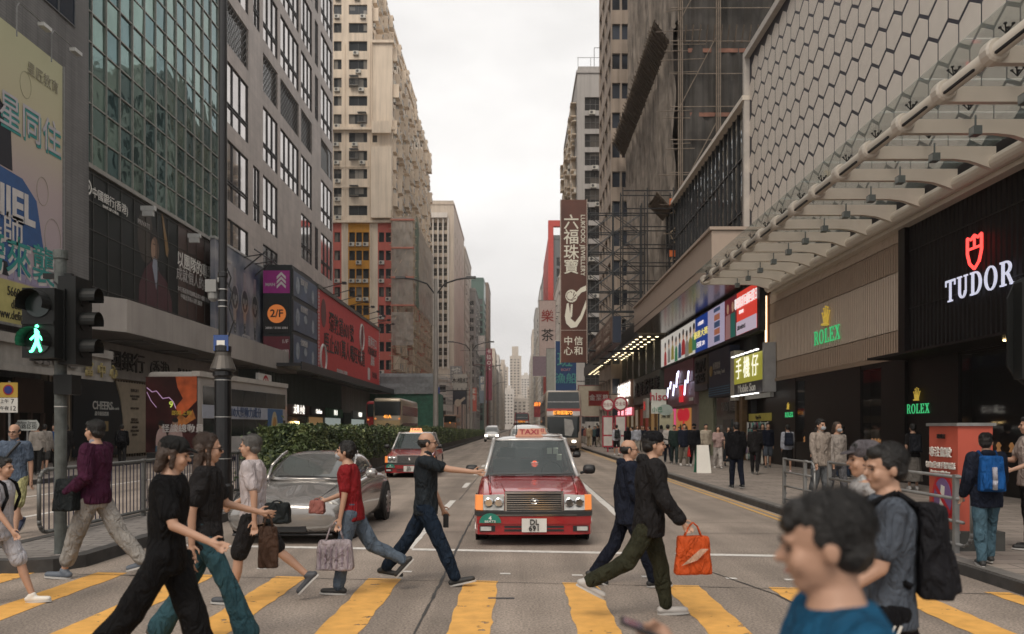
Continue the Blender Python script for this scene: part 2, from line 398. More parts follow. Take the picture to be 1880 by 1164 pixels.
crack([(2.0,14),(2.1,60)], .01); crack([(-1.35,19),(-1.3,60)], .01)
for i in range(8): crack([(-14,10+i*8),(-6.8,10+i*8)], .01)
b.build('road_joints', JOINT, None, kind='structure')
b = MB(); b.box(-.29,-.03,8.0,8.06,.0015,.0055); b.build('road_plate', DK, None, kind='structure')

# ---------------- planter, hedge
b = MB()
for i in range(90): b.box(-6.5,-5.45,21+i*2,22.97+i*2,.1,.78)
pl = b.build('hedge_planter', mat('planter_concrete', (.09,.085,.075), .85, var=.35, sc_=2, streak=.4), None)
tag(pl, 'long low concrete planter wall running down the middle of the road', 'planter')
def leaf_cloud(n, fn, s):
    b = MB()
    for _ in range(n):
        c = Vector(fn()); d = Vector((random.gauss(0,1),random.gauss(0,1),random.gauss(0,1)+.6)).normalized(); a = d.orthogonal().normalized(); q = Matrix.Rotation(random.uniform(0,6.28),3,d)
        a = q@a; e = d.cross(a); k = s*random.uniform(.6,1.4)
        b.add([c-a*k, c+e*k*.5+d*k*.12, c+a*k, c-e*k*.5+d*k*.12], [(0,1,2,3)], (0 if noise.noise(c*1.7)+random.gauss(0,.18) < -.08 else (2 if noise.noise(c*2.3+Vector((5,5,5)))+random.gauss(0,.2) > .2 else 1)))
    return b
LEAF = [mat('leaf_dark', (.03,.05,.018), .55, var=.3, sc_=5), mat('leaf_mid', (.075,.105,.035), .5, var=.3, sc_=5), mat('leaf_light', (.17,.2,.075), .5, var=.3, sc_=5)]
def hedge_pt():
    y = 21+179*random.random()**2.4; h = 1.68-.55*min(1, max(0, (y-50)/100)); top = h+.24*noise.noise(Vector((y*.9,0,3)))+.1*noise.noise(Vector((y*3.1,5,3)))
    t = random.random(); bulge = .14*noise.noise(Vector((y*1.3,t*3,9)))
    a = random.random()
    if a < .4: return (random.uniform(-6.6,-5.35), y, top-abs(random.gauss(0,.06)))
    if a < .85: z = .55+(top-.55)*t; return (-5.28+bulge-(.18*t*t)-abs(random.gauss(0,.05)), y, z)
    if a < .93: return (random.uniform(-6.7,-5.3), 20.95+bulge, .3+(top-.3)*t)
    return (-6.65, y, .6+(top-.6)*t)
b = leaf_cloud(44000, hedge_pt, .056)
b.m = b.m; 
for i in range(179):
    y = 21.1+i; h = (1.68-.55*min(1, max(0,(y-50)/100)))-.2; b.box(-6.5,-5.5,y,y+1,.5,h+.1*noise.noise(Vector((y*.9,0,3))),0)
h = b.build('hedge', LEAF, None); tag(h, 'clipped leafy green hedge growing in the median planter', 'hedge')
b = leaf_cloud(2500, lambda: (random.gauss(-6,.35), random.gauss(20.1,.45), .2+abs(random.gauss(0,.5))), .06); b.bar((-6,20.1,.1),(-6,20.1,.9),.03,m=0)
s = b.build('shrub', LEAF, None); tag(s, 'loose leafy shrub at the near end of the hedge, below the lamp post', 'shrub')

# ---------------- railings
def railing(label, x, ys, z0, zt, rails, bal, m, mb_, r=.028, end=True, group=None):
    root = thing('railing', label, 'railing', (x, ys[0], 0), 0, group)
    for i, y in enumerate(ys):
        y -= ys[0]; p = MB(); p.box(-.03,.03,y-.03,y+.03,z0-.02,zt+.02)
        for q in (zt, zt-.35, zt-.7): p.bar((.0,y,q),(.05,y,q),.018,6)
        if i or not end: p.build('post', m, root)
    D = ys[-1]-ys[0]
    p = MB()
    for z in rails: p.bar((0,.18 if end else 0,z),(0,D,z),r,8)
    if end:
        a, c = max(rails), min(rails); k = .18
        pts = [(0,k,a)]+[(0,k-k*math.sin(t),a-k+k*math.cos(t)) for t in (.4,.8,1.2,1.57)]+[(0,k-k*math.sin(t),c+k-k*math.cos(t)) for t in (1.57,1.2,.8,.4)]+[(0,k,c)]
        p.tube(pts, r)
    p.build('rail', m, root, smooth=True)
    if bal:
        q = MB(); q.bar((0,0,min(rails)),(0,0,max(rails)),.009,6); me = q.mesh('baluster', mb_)
        n = int(D/bal); repeat(root, 'baluster', me, [Matrix.Translation((0,bal*(i+.9),0)) for i in range(n) if bal*(i+.9) < D-.02])
    return root
RG = mat('railing_grey', (.12,.12,.115), .5, .4, var=.25, sc_=8); RB = mat('railing_bar', (.03,.028,.05), .4, .2, var=.1)
railing('black barred pedestrian railing on the traffic island beside the signal pole', -6.5, [11.1,14.2,16.6,19,20.8], .14, 1.12, [1.1,.24], .125, RG, RB)
railing('grey four-rail pedestrian barrier beside the orange cabinet on the right kerb', 5.42, [9.75,10.1,12.2,14.2], .13, 1.08, [1.07,.8,.52,.24], 0, GREY, GREY, .022)
railing('far short grey pedestrian barrier on the kerb left of the masked couple', 5.42, [14.9,15.4,16.6], .13, 1.05, [1.04,.78,.5,.24], 0, GREY, GREY, .02)
STONE = mat('stone_grey', (.40,.32,.30), .75, var=.12, sc_=.8, streak=.2)
GLS = winmat('window_glass', (.045,.05,.055), (.3,.28,.25), .08, .3)
GLD = winmat('window_glass_dark', (.03,.032,.035), (.12,.11,.1), .1, .3)
FR = mat('window_frame', (.12,.12,.12), .5, .3, var=.1); FRL = mat('window_frame_light', (.5,.48,.44), .6, var=.1)
def tiles(name, c, w_, h_, mort=.01, dark=.75, rough=.6, streak=0.):        # stone-clad wall with panel joints
    m = mat(name, c, rough, var=.14, sc_=.5, streak=streak); t = m.node_tree; n = t.nodes; l = t.links; b = n['Principled BSDF']; src = b.inputs['Base Color'].links[0].from_socket
    g = n.new('ShaderNodeNewGeometry'); sx = n.new('ShaderNodeSeparateXYZ'); l.new(g.outputs['Position'], sx.inputs[0])
    ad = n.new('ShaderNodeMath'); ad.operation = 'ADD'; l.new(sx.outputs[0], ad.inputs[0]); l.new(sx.outputs[1], ad.inputs[1])
    cx = n.new('ShaderNodeCombineXYZ'); l.new(ad.outputs[0], cx.inputs[0]); l.new(sx.outputs[2], cx.inputs[1])
    k = n.new('ShaderNodeTexBrick'); k.offset = 0; k.inputs['Scale'].default_value = 1; k.inputs['Brick Width'].default_value = w_; k.inputs['Row Height'].default_value = h_; k.inputs['Mortar Size'].default_value = mort
    k.inputs['Color1'].default_value = (1,1,1,1); k.inputs['Color2'].default_value = (.88,.88,.88,1); k.inputs['Mortar'].default_value = (dark,dark,dark,1); l.new(cx.outputs[0], k.inputs['Vector'])
    v = n.new('ShaderNodeVectorMath'); v.operation = 'MULTIPLY'; l.new(src, v.inputs[0]); l.new(k.outputs[0], v.inputs[1]); l.new(v.outputs[0], b.inputs['Base Color'])
    return m
TL = tiles('clad_stone', (.50,.43,.385), .9, .6, .012, .7, .5, .15)
GT = tiles('old_grey_stone', (.17,.165,.16), .5, .12, .01, .6, .8, .3)

# ---- left: old grey block behind the big billboard
r = thing('office_block', 'dark grey textured office block behind the huge pastel billboard, at the left edge', 'building', (-45,14,0))
b = MB(); b.box(0,25.8,0,22.6,5.2,60); b.box(0,24,0,22.6,0,5.2); b.build('wall', GT, r)
M_ = Matrix.Translation((25.8,0,0))@Matrix.Rotation(R(90),4,'Z')
wm = window_mesh(2.6, 2.2, mat('blue_night_glass', (.01,.02,.035), .1, var=0), FR, 2)
for j in range(7):
    for i in range(5): link('window', wm, r, M_@Matrix.Translation((1.2+i*4.4, -.07, 19+j*4)))
b = MB(M_); b.box(-1,22.4,-1.1,-.02,3.85,4.95); b.box(-1,22.3,-1.25,-1.13,4.7,5.05); b.box(-1,22.3,-1.25,-1.13,3.7,3.95); b.build('shop_canopy', mat('canopy_stone', (.33,.31,.28), .7, streak=.3), r)
text('CENTRE', r, 0,0,.62, mat('letter_grey', (.16,.15,.14), .5), M=M_@Matrix.Translation((17.9,-1.15,4.35)), ext=.05, bold=.02)
text('富  中  心', r, 0,0,.5, mat('letter_brass', (.5,.42,.2), .4, .6), M=M_@Matrix.Translation((21.2,-1.27,4.1)), ext=.04, bold=.02, sx=1.0)
b = MB(M_); b.box(0,22.3,1.25,1.3,.15,3.7); b.build('shop_front', mat('shop_dark', (.014,.012,.011), .3, spec=.25), r)
b = MB(M_); b.box(14.5,17.7,.9,1,2.35,3.1); b.build('fascia_board', mat('bronze_board', (.16,.09,.045), .5), r)
b = MB(M_); b.lathe((14.9,-.25,2.7), [(.45,0),(.45,.14)], 24, 0, 'y'); b.build('round_lamp', glow('disc_white', (.9,.9,.85), 1.2), r)
b = MB(M_)
for i in range(7): b.box(16+i*.9,16.12+i*.9,.8,.95,.15,2.3)
b.box(18.6,20.6,.85,.95,2.3,3.7); b.build('door_frame', mat('door_bronze', (.06,.04,.03), .4), r)

# ---- left: green glass tower
r = thing('glass_tower', 'teal curtain-wall glass tower above the dark portrait poster', 'building', (-50,37.2,0))
W_, D_ = 29, 20.3; S = Matrix.Translation((W_,0,0))@Matrix.Rotation(R(90),4,'Z')
b = MB(); b.box(0,W_-.25,.1,D_-.1,0,66); b.build('wall', mat('tower_core', (.12,.13,.12), .7), r)
TG = []
for i, (c, ro) in enumerate((((.13,.22,.205),.03),((.165,.26,.225),.05),((.08,.165,.17),.03))):
    m = mat('teal_glass_%s' % 'abc'[i], c, ro, .8, var=.25, sc_=.25); t = m.node_tree; n = t.nodes
    z = n.new('ShaderNodeTexNoise'); z.inputs['Scale'].default_value = .55; bu = n.new('ShaderNodeBump'); bu.inputs['Strength'].default_value = .1; bu.inputs['Distance'].default_value = .35
    t.links.new(n.new('ShaderNodeNewGeometry').outputs['Position'], z.inputs['Vector']); t.links.new(z.outputs[0], bu.inputs['Height']); t.links.new(bu.outputs[0], n['Principled BSDF'].inputs['Normal']); TG.append(m)
for k in range(3):
    q = MB(); q.quad((.04,0,.04),(1.38,0,.04),(1.38,0,1.46),(.04,0,1.46)); me = q.mesh('glass_panel', TG[k]); ms = []
    for j in range(34):
        for i in range(13):
            if (i*7+j*3+(j%2)*5) % 3 == k: ms.append(S@Matrix.Translation((1.55+i*1.42, -.02, 14.6+j*1.5))@Matrix.Rotation(random.gauss(0,.006),4,'X')@Matrix.Rotation(random.gauss(0,.006),4,'Z'))
    repeat(r, 'glass_panel', me, ms, 33)
b = MB(S)
for i in range(14): b.box(1.5+i*1.42, 1.56+i*1.42, -.12, .05, 14.5, 65.5)
for j in range(35): b.box(1.5,20.1,-.09,.05,14.55+j*1.5,14.61+j*1.5)
b.box(1.4,20.2,-.3,.1,14.3,14.52); b.build('mullion_grid', mat('mullion', (.3,.29,.26), .4, .3), r)
b = MB(S); b.box(-.0,1.35,-.2,.2,0,66); b.build('louvre_pier', mat('pier_metal', (.2,.2,.19), .5, .3), r)
b = MB(S)
for j in range(300): b.box(.45,.95,-.23,-.19,7+j*.14,7.07+j*.14)
b.build('louvre', BLK, r)
b = MB(S); b.bar((1.25,-.3,0),(1.25,-.3,40),.1,10); b.bar((.12,-.3,3),(.12,-.3,40),.07,8); b.build('drain_pipe', GREY, r)
for u in (7.6, 14.0): b = MB(S); b.box(u,u+.25,-1.1,-.32,13.6,13.85); b.box(u+.02,u+.22,-1.0,-.4,13.3,13.6); b.build('floodlight', mat('lamp_grey', (.5,.5,.48), .5), r)
# bank front below
b = MB(S); b.box(-1.3,28,-.5,-.05,4.2,5.95); b.build('bank_fascia', mat('fascia_stone', (.36,.33,.30), .45, streak=.1), r)
INK = mat('ink_black', (.015,.015,.015), .35, var=0)
text('中國銀行', r, 0,0,.82, INK, M=S@Matrix.Translation((5.05,-.52,5.05)), ext=.03, bold=.018, sx=1.2)
text('(香港)', r, 0,0,.74, INK, M=S@Matrix.Translation((9.6,-.52,4.97)), ext=.02, bold=.0)
text('BANK OF CHINA', r, 0,0,.62, INK, M=S@Matrix.Translation((15.6,-.52,4.95)), ext=.03, bold=.01, sp=1.15)
b = MB(S); b.box(-1.2,28,-.3,-.02,0,4.2)
for i in range(96): b.box(-1.2+i*.3,-1.12+i*.3,-.36,-.3,.1,4.15,1)
b.build('shop_front', [mat('cream_panel', (.42,.34,.25), .6), mat('cream_rib', (.16,.13,.1), .6)], r)
b = MB(S)
b.prism([(.6,.3),(5.2,.3),(5.35,1.2),(5.3,2.2),(5.0,3.2),(4.5,4.05),(.6,4.05)],-.46,-.38,0); b.prism([(5.25,.3),(8.2,.3),(8.2,4.05),(4.7,4.05),(5.15,3.2),(5.4,2.2),(5.42,1.2)],-.45,-.39,1)
b.build('window_poster', [mat('poster_night', (.015,.02,.025), .4), mat('poster_cream', (.5,.41,.3), .5)], r)
WT = mat('paint_white', (.7,.68,.63), .5, var=.05)
text('CHEERS', r, 0,0,.42, WT, M=S@Matrix.Translation((3.2,-.48,2.75)), bold=.02); text('with cards', r, 0,0,.16, WT, M=S@Matrix.Translation((4.4,-.48,2.65))); text('盡享優惠禮遇', r, 0,0,.17, WT, M=S@Matrix.Translation((3.1,-.48,2.35)))
for k, (z, hh) in enumerate(((3.65,.14),(3.35,.1),(3.2,.1),(2.7,.09),(2.1,.12),(1.95,.09),(1.7,.1),(1.5,.09),(1.3,.09))): text('精選信用卡迎新禮遇推廣'[:5+(k*3)%6], r, 0,0,hh, mat('ink_brown', (.12,.09,.07), .5), M=S@Matrix.Translation((6.6,-.47,z)))
b = MB(S)
for u in (2.9,3.45): b.box(u,u+.32,-.49,-.465,1.5,2.0)
b.build('poster_picture', mat('poster_gold', (.4,.28,.12), .4), r)
b = MB(S); b.box(-1.0,.0,-.44,-.36,1.5,3.2); b.build('notice_board', mat('notice_red', (.33,.02,.04), .5), r)
for z in (2.9,2.2,1.75): b = MB(S); b.box(-.96,-.04,-.46,-.44,z,z+.26); b.build('notice_strip', mat('notice_yellow', (.55,.35,.05), .5), r)
b = MB(S); b.box(9.4,11.0,-.42,-.36,.2,2.9); b.build('shutter', mat('shutter_brass', (.10,.075,.03), .5), r)
# bank canopy over the pavement
b = MB(S)
b.extz([(-.2,-3.3),(28.4,-3.3),(28.4,-.0),(-3.2,-.0),(-3.2,-1.0)], 6.0, 7.5)
b.T = S; 
b.build('entrance_canopy', tiles('canopy_panel', (.38,.345,.315), 2.2, 3, .012, .65, .5, .12), r)
b = MB(S)
for i in range(4): b.box(3+i*5.5,4.5+i*5.5,-2.6,-.7,5.9,5.995)
b.build('soffit_panel', mat('soffit', (.2,.19,.18), .7), r)
b = MB(S); b.box(19.6,22.6,-3.0,-2.8,3.9,5.5); b.build('logo_board', WT, r)
b = MB(S); 
for i in range(26): a0 = 6.2832*i/26; a1 = 6.2832*(i+1)/26; b.quad((21.2+.72*math.cos(a0),-3.02,4.7+.72*math.sin(a0)),(21.2+.72*math.cos(a1),-3.02,4.7+.72*math.sin(a1)),(21.2+.55*math.cos(a1),-3.02,4.7+.55*math.sin(a1)),(21.2+.55*math.cos(a0),-3.02,4.7+.55*math.sin(a0)))
b.box(20.95,21.45,-3.03,-3.01,4.5,4.9); b.box(21.15,21.25,-3.03,-3.01,4.0,5.4); b.build('round_logo', mat('logo_red', (.45,.02,.03), .5), r)

# ---- dark portrait poster on the glass tower
r = thing('poster', 'dark grid-panelled poster of a man in a maroon suit, above the bank canopy', 'poster', (-21,37.2,0), 90)
b = MB(); b.box(1.45,13.0,-.16,-.02,7.0,14.25,0); b.box(13.02,20.15,-.16,-.02,7.0,14.25,1); b.build('panel', [mat('poster_black', (.012,.016,.016), .4, var=.5, sc_=.35, spec=.2), mat('poster_brown', (.055,.03,.024), .35, var=.2)], r)
b = MB()
for i in range(14): b.box(1.45+i*1.43,1.5+i*1.43,-.19,-.165,7.0,14.25)
for j in range(6): b.box(1.45,20.15,-.19,-.165,7.2+j*1.38,7.24+j*1.38)
b.build('panel_joint', mat('joint_dark', (.05,.05,.045), .4), r)
b = MB()
def ell(cx, cz, rx, rz, n=20, tilt=0.): return [(cx+rx*math.cos(6.2832*i/n)*math.cos(tilt)-rz*math.sin(6.2832*i/n)*math.sin(tilt), cz+rz*math.sin(6.2832*i/n)*math.cos(tilt)+rx*math.cos(6.2832*i/n)*math.sin(tilt)) for i in range(n)]
b.prism(ell(8.6,12.4,1.0,1.5),-.165,-.163,5)
b.prism([(7.6,7.0),(7.8,9.6),(8.5,10.6),(9.4,11.2),(10.4,10.7),(11.4,10.3),(12.0,9.3),(12.3,7.0)],-.170,-.168,0)
b.prism(ell(9.75,12.25,.62,.9),-.173,-.171,1); b.prism(ell(9.75,11.9,.5,.72),-.176,-.174,2); b.prism(ell(9.5,11.85,.27,.6),-.179,-.177,3)
b.prism([(9.5,11.4),(9.95,11.4),(10.15,10.9),(9.9,9.6),(9.4,10.9)],-.182,-.18,4)
b.prism([(9.45,12.15),(9.75,12.15),(9.75,12.2),(9.45,12.2)],-.185,-.183,1); b.prism([(9.6,11.45),(9.85,11.45),(9.85,11.5),(9.6,11.5)],-.185,-.183,1)
b.prism([(10.6,14.2),(10.75,14.2),(11.6,12.3),(11.5,11.8),(11.2,11.9)],-.182,-.18,6)
b.build('portrait', [mat('suit_maroon', (.06,.018,.025), .5), mat('hair_black', (.01,.009,.009), .5), mat('face_shade', (.15,.09,.06), .5), mat('face_lit', (.3,.19,.13), .5), mat('shirt_pale', (.25,.27,.32), .5), mat('poster_shadow', (.04,.032,.025), .5), mat('gold_light', (.22,.13,.05), .5)], r)
text('以團隊的專業', r, 15.7,12.0,.78, WT, -.2, bold=.015, sx=.95); text('成就個人的事業', r, 15.7,11.1,.66, mat('grey_letter', (.4,.38,.36), .5), -.2)
text('本行憑藉專業團隊為客戶創造價值', r, 15.4,10.2,.26, MC['grey_letter'], -.2); text('中銀香港私人銀行服務', r, 15.0,9.8,.26, MC['grey_letter'], -.2)
text('中國銀行(香港)', r, 4.6,13.2,.42, WT, -.2); text('BANK OF CHINA', r, 4.6,12.8,.16, WT, -.2); text('PRIVATE', r, 8.3,13.0,.3, MC['grey_letter'], -.2)
b = MB()
for i in range(24):
    a0, a1 = 6.2832*i/24, 6.2832*(i+1)/24
    for ra, rb in ((.38,.28),(.17,.09)): b.quad((2.35+ra*math.cos(a0),-.2,13.35+ra*math.sin(a0)),(2.35+ra*math.cos(a1),-.2,13.35+ra*math.sin(a1)),(2.35+rb*math.cos(a1),-.2,13.35+rb*math.sin(a1)),(2.35+rb*math.cos(a0),-.2,13.35+rb*math.sin(a0)))
b.build('logo', WT, r)

# ---- left: tiled stone block with large square windows
r = thing('office_block', 'pale stone-clad office block with tall gridded windows, left of the yellow tower', 'building', (-60,57.8,0))
W_, D_ = 39, 35.2; S = Matrix.Translation((W_,0,0))@Matrix.Rotation(R(90),4,'Z')
b = MB(); b.box(0,W_-.3,0,D_,0,80); b.build('core', GLD, r)
cols = [(a-57.8, c-57.8) for a, c in ((58.66,63.8),(64.95,66.6),(67.45,71.6),(72.4,78.5),(79.3,83.55),(84.7,86.1),(87.3,92.5))]
rows = [(13,16.9),(18.2,22.6),(23.8,28.3),(29.5,32.7),(33.8,38.4),(39.5,44.1),(45.2,49.8),(50.9,55.5),(56.6,61.2)]
def skp(i, j): return (i == 1 and j in (0,2,3)) or (i == 5 and j in (0,2,3)) or (i == 3 and j in (0,1))
b = MB(S); grid_wall(b, cols, rows, -.1, D_, 0, 80, .2, skp); b.build('wall', TL, r)
b = MB(); b.box(0,W_-.02,-.3,-.01,0,80); b.build('end_wall', TL, r)
GLR = mat('reflecting_window', (.52,.48,.46), .04, .85, var=.3, sc_=.3)
for i, c in enumerate(cols):
    for j, q in enumerate(rows):
        if skp(i, j): continue
        w_, h_ = c[1]-c[0], q[1]-q[0]; M = S@Matrix.Translation((c[0],.1,q[0]))
        if j == 3 and i != 1:
            b = MB(M); n = int(w_/.55)
            for k in range(n):
                for l_ in range(6):
                    x = k*w_/n; z = l_*h_/6; b.bar((x,-.02,z),(x+w_/n,-.02,z+h_/6),.025,4); b.bar((x+w_/n,-.05,z),(x,-.05,z+h_/6),.025,4)
            b.build('lattice_screen', GREY, r)
        else:
            f = MB(M); nx = max(2, round(w_/1.5))
            for k in range(nx+1): f.box(k*(w_-.07)/nx, k*(w_-.07)/nx+.07, -.06, .02, 0, h_)
            for z in (0, h_*.28, h_*.33, h_-.07): f.box(.07,w_-.07,-.05,.015,z,z+.07)
            f = f.build('window', DK, r); p = MB(M); p.quad((0,.03,0),(w_,.03,0),(w_,.03,h_),(0,.03,h_)); p.build('pane', GLR, f)
b = MB(); 
for k in range(13): b.bar((W_-.3+.0,2+k*2.5,12.2),(W_+2.6,2+k*2.5,14.6+.0*k),.05,6); b.bar((W_,2+k*2.5,14),(W_+2.5,2+k*2.5,14.4),.04,6)
b.bar((W_+2.4,0,14.3),(W_+2.4,33,14.3),.05,6); b.build('lamp_bracket', DK, r)

# ---- left: podium with the sign boxes and shops
r = thing('shop_podium', 'two-storey shop row with dark canopy under the big red billboard', 'building', (-40,60,0))
S = Matrix.Translation((21,0,0))@Matrix.Rotation(R(90),4,'Z')
GP = mat('green_panel', (.09,.115,.10), .5, var=.15, streak=.2)
b = MB(S); b.box(0,46,0,18,0,6.4)
for i in range(70): b.box(.3+i*.42,.36+i*.42,-.05,.0,3.6,6.2)
b.build('wall', GP, r)
b = MB(S); b.box(28,46,-.12,-.02,3.3,6.3); b.build('stone_fascia', mat('podium_stone', (.22,.2,.18), .7, streak=.3), r)
b = MB(S); b.box(0,46,-3.2,-.13,6.2,6.45); b.box(-.5,45,-3.3,-3.22,5.9,6.5); b.box(-6,11,-1,.5,6.46,6.9); b.build('canopy', DK, r)
def shop(u0, u1, sign, txt, tcol, glassc, e=1.2, zt=3.6, zs=2.75, th=.42):
    b = MB(S); b.box(u0,u1,-.3,-.06,zs,zt); k = b.build('shop_sign', sign, r)
    text(txt, r, 0,0,th, glow(*tcol), M=S@Matrix.Translation(((u0+u1)/2,-.33,(zs+zt)/2)), bold=.015)
    b = MB(S); b.box(u0+.1,u1-.1,-.08,-.03,.2,zs-.1); b.build('shop_window', glassc, r)
warm = glow('shop_warm', (.55,.32,.14), .35); cool = glow('shop_cool', (.55,.62,.58), .5)
shop(6.3,13.5,mat('sign_brown', (.07,.025,.015), .5),'太興 小食',('letter_glow',(1,.95,.85),2.2),mat('shop_brown_glass', (.1,.06,.04), .2), th=.62)
shop(14.2,19.5,mat('sign_black', (.03,.03,.03), .5),'ChicKeen',('letter_glow',(1,1,1),2.2),warm)
shop(20.5,27.5,mat('sign_green', (.03,.12,.06), .5),'藥  房',('letter_glow',(1,1,1),2.2),cool)
shop(33,41,mat('sign_grey', (.2,.2,.2), .5),'手機配件',('letter_glow',(1,1,1),2.2),cool)
b = MB(S); b.box(28.2,32,-.3,-.1,.2,3.3); b.build('doorway', BLK, r)
b = MB(S); b.lathe((9,-.2,2.0),[(.16,0),(.16,.2)],10); b.lathe((9.9,-.2,2.0),[(.12,0),(.12,.2)],10); b.build('wall_lamp', glow('bulb', (1,.7,.3), 6), r)

# ---- left: yellow and pink tower with scaffolding
r = thing('apartment_tower', 'cream apartment tower with pink and orange painted lower floors', 'building', (-45,124,0))
CR = mat('cream_render', (.78,.66,.53), .85, var=.1, sc_=.3, streak=.22); PK = mat('pink_paint', (.55,.14,.11), .8, var=.12, sc_=.4, streak=.12); OR = mat('orange_paint', (.58,.27,.04), .8, var=.1, streak=.1)
b = MB(); b.box(.35,25.6,.35,50,0,59.8); b.box(.35,22.6,.35,50,59.8,71.9); b.build('core', CR, r)
rf = MB(); rf.box(22.95,26.3,-.3,51,60,60.4); rf.box(-.3,23.2,-.3,51,72,72.5); rf.build('roof', CR, r)
def fl(z0, z1, off=.9, h=1.5, p=2.77):
    o = []; z = z0
    while z+off+h < z1: o.append((z+off, z+off+h)); z += p
    return o
def zone(x0, x1, z0, z1, cols, wallm, nm='wall', y=0, off=.9, h=1.5, T=Matrix(), ac=0, nx=2, glass=GLS, frame=FR, lim=30, rows=None):
    rows = rows if rows is not None else fl(z0, z1, off, h)
    b = MB(T); grid_wall(b, cols, rows, x0, x1, z0, z1, .3, None, 0, y); b.build(nm, wallm, r)
    sz = {}; acs = []
    for c in cols:
        for q in rows:
            sz.setdefault((round(c[1]-c[0],2), round(q[1]-q[0],2)), []).append(T@Matrix.Translation((c[0],y+.2,q[0])))
            if random.random() < ac: acs.append(T@Matrix.Translation((c[0]+random.uniform(0,max(.05,c[1]-c[0]-.85)),y-.34,q[0]-.65)))
    for (w_, h_), ms in sz.items(): repeat(r, 'window', window_mesh(w_, h_, glass, frame, nx if w_ > 1 else 1), ms, lim)
    return acs
ZS = 33.0; acs = []
zone(0,16.2,0,72,[],CR)
acs += zone(16.2,22.9,ZS,72,[(17.1,18.3),(19.4,22.2)],CR, ac=.75); acs += zone(22.9,26,ZS,47,[(23.0,23.7)],CR, h=1.1)
zone(22.9,26,47,60,[],CR)
acs += zone(16.2,18.3,4,ZS,[(17.2,18.1)],PK,ac=.5); zone(18.3,19.3,4,ZS,[],CR)
acs += zone(19.3,22.6,4,ZS,[(19.45,20.35),(20.5,21.4),(21.55,22.45)],OR,ac=.6); zone(22.6,23.8,4,ZS,[],CR)
acs += zone(23.8,26,4,ZS,[(23.95,24.75),(25,25.8)],PK,ac=.4); zone(16.2,26,0,4,[],CR)
for z in (ZS-.05, 47): b = MB(); b.box(15.8,26.4,-.5,-.01,z-.25,z+.1); b.build('cornice', CR, r)
b = MB(); b.box(22.9,26.02,-1.0,-.02,33.3,44); b.box(23.1,26.02,-1.2,-1.0,46,47.8); b.build('wing_wall', CR, r)
b = MB()
for x in (18.8,22.65,22.95): b.bar((x,-.12,5),(x,-.12,60),.07,6)
b.bar((16,-.15,38),(22.5,-.15,38.2),.05,6); b.bar((16,-.15,41.2),(22.5,-.15,41.3),.05,6); b.build('drain_pipe', CR, r)
cage = MB(); cage.box(0,1.3,-.7,-.02,0,.08); cage.box(0,1.3,-.7,-.02,1.5,1.56)
for k in range(7): cage.box(k*.21,k*.21+.03,-.7,-.67,.08,1.5)
ms = [Matrix.Translation((19.6+random.choice((0,1.2)),0,34+2.77*k)) for k in range(9)]; repeat(r, 'window_cage', cage.mesh('window_cage', GREY), ms[1::2], 10)
S2 = Matrix.Translation((26,0,0))@Matrix.Rotation(R(90),4,'Z')
sc2 = spans(19,.8,2.65,1.5)
acs += zone(0,51,ZS-4,60,sc2,CR,T=S2,ac=.6,lim=50); S3 = Matrix.Translation((22.9,0,0))@Matrix.Rotation(R(90),4,'Z'); acs += zone(0,51,60,72,sc2,CR,T=S3,ac=.6,lim=30); acs += zone(0,51,4,ZS-4,sc2,PK,T=S2,ac=.4,lim=20); b = MB(S2); b.box(0,51,0,.3,0,4); b.build('wall', CR, r)
bay = MB(); bay.box(0,1.7,-.75,-.02,0,.12,0); bay.box(0,1.7,-.75,-.02,1.9,2.0,0); bay.box(0,.12,-.75,-.02,.12,1.9,0); bay.box(.12,1.7,-.72,-.66,.12,1.0,1)
bm = bay.mesh('balcony', [CR, mat('balcony_grey', (.3,.28,.25), .7)]); ms = []
for i in range(19):
    for k in range(20):
        if random.random() < .62: ms.append(S2@Matrix.Translation((.7+i*2.65,0,5.0+2.77*k))@Matrix.Diagonal((1,random.uniform(.6,1.5),1,1)))
ms += [S3@Matrix.Translation((.7+i*2.65,0,61+2.77*k))@Matrix.Diagonal((1,random.uniform(.6,1.5),1,1)) for i in range(19) for k in range(4) if random.random() < .75]
repeat(r, 'balcony', bm, ms, 90)
repeat(r, 'air_conditioner', ac_mesh(), acs, 90)

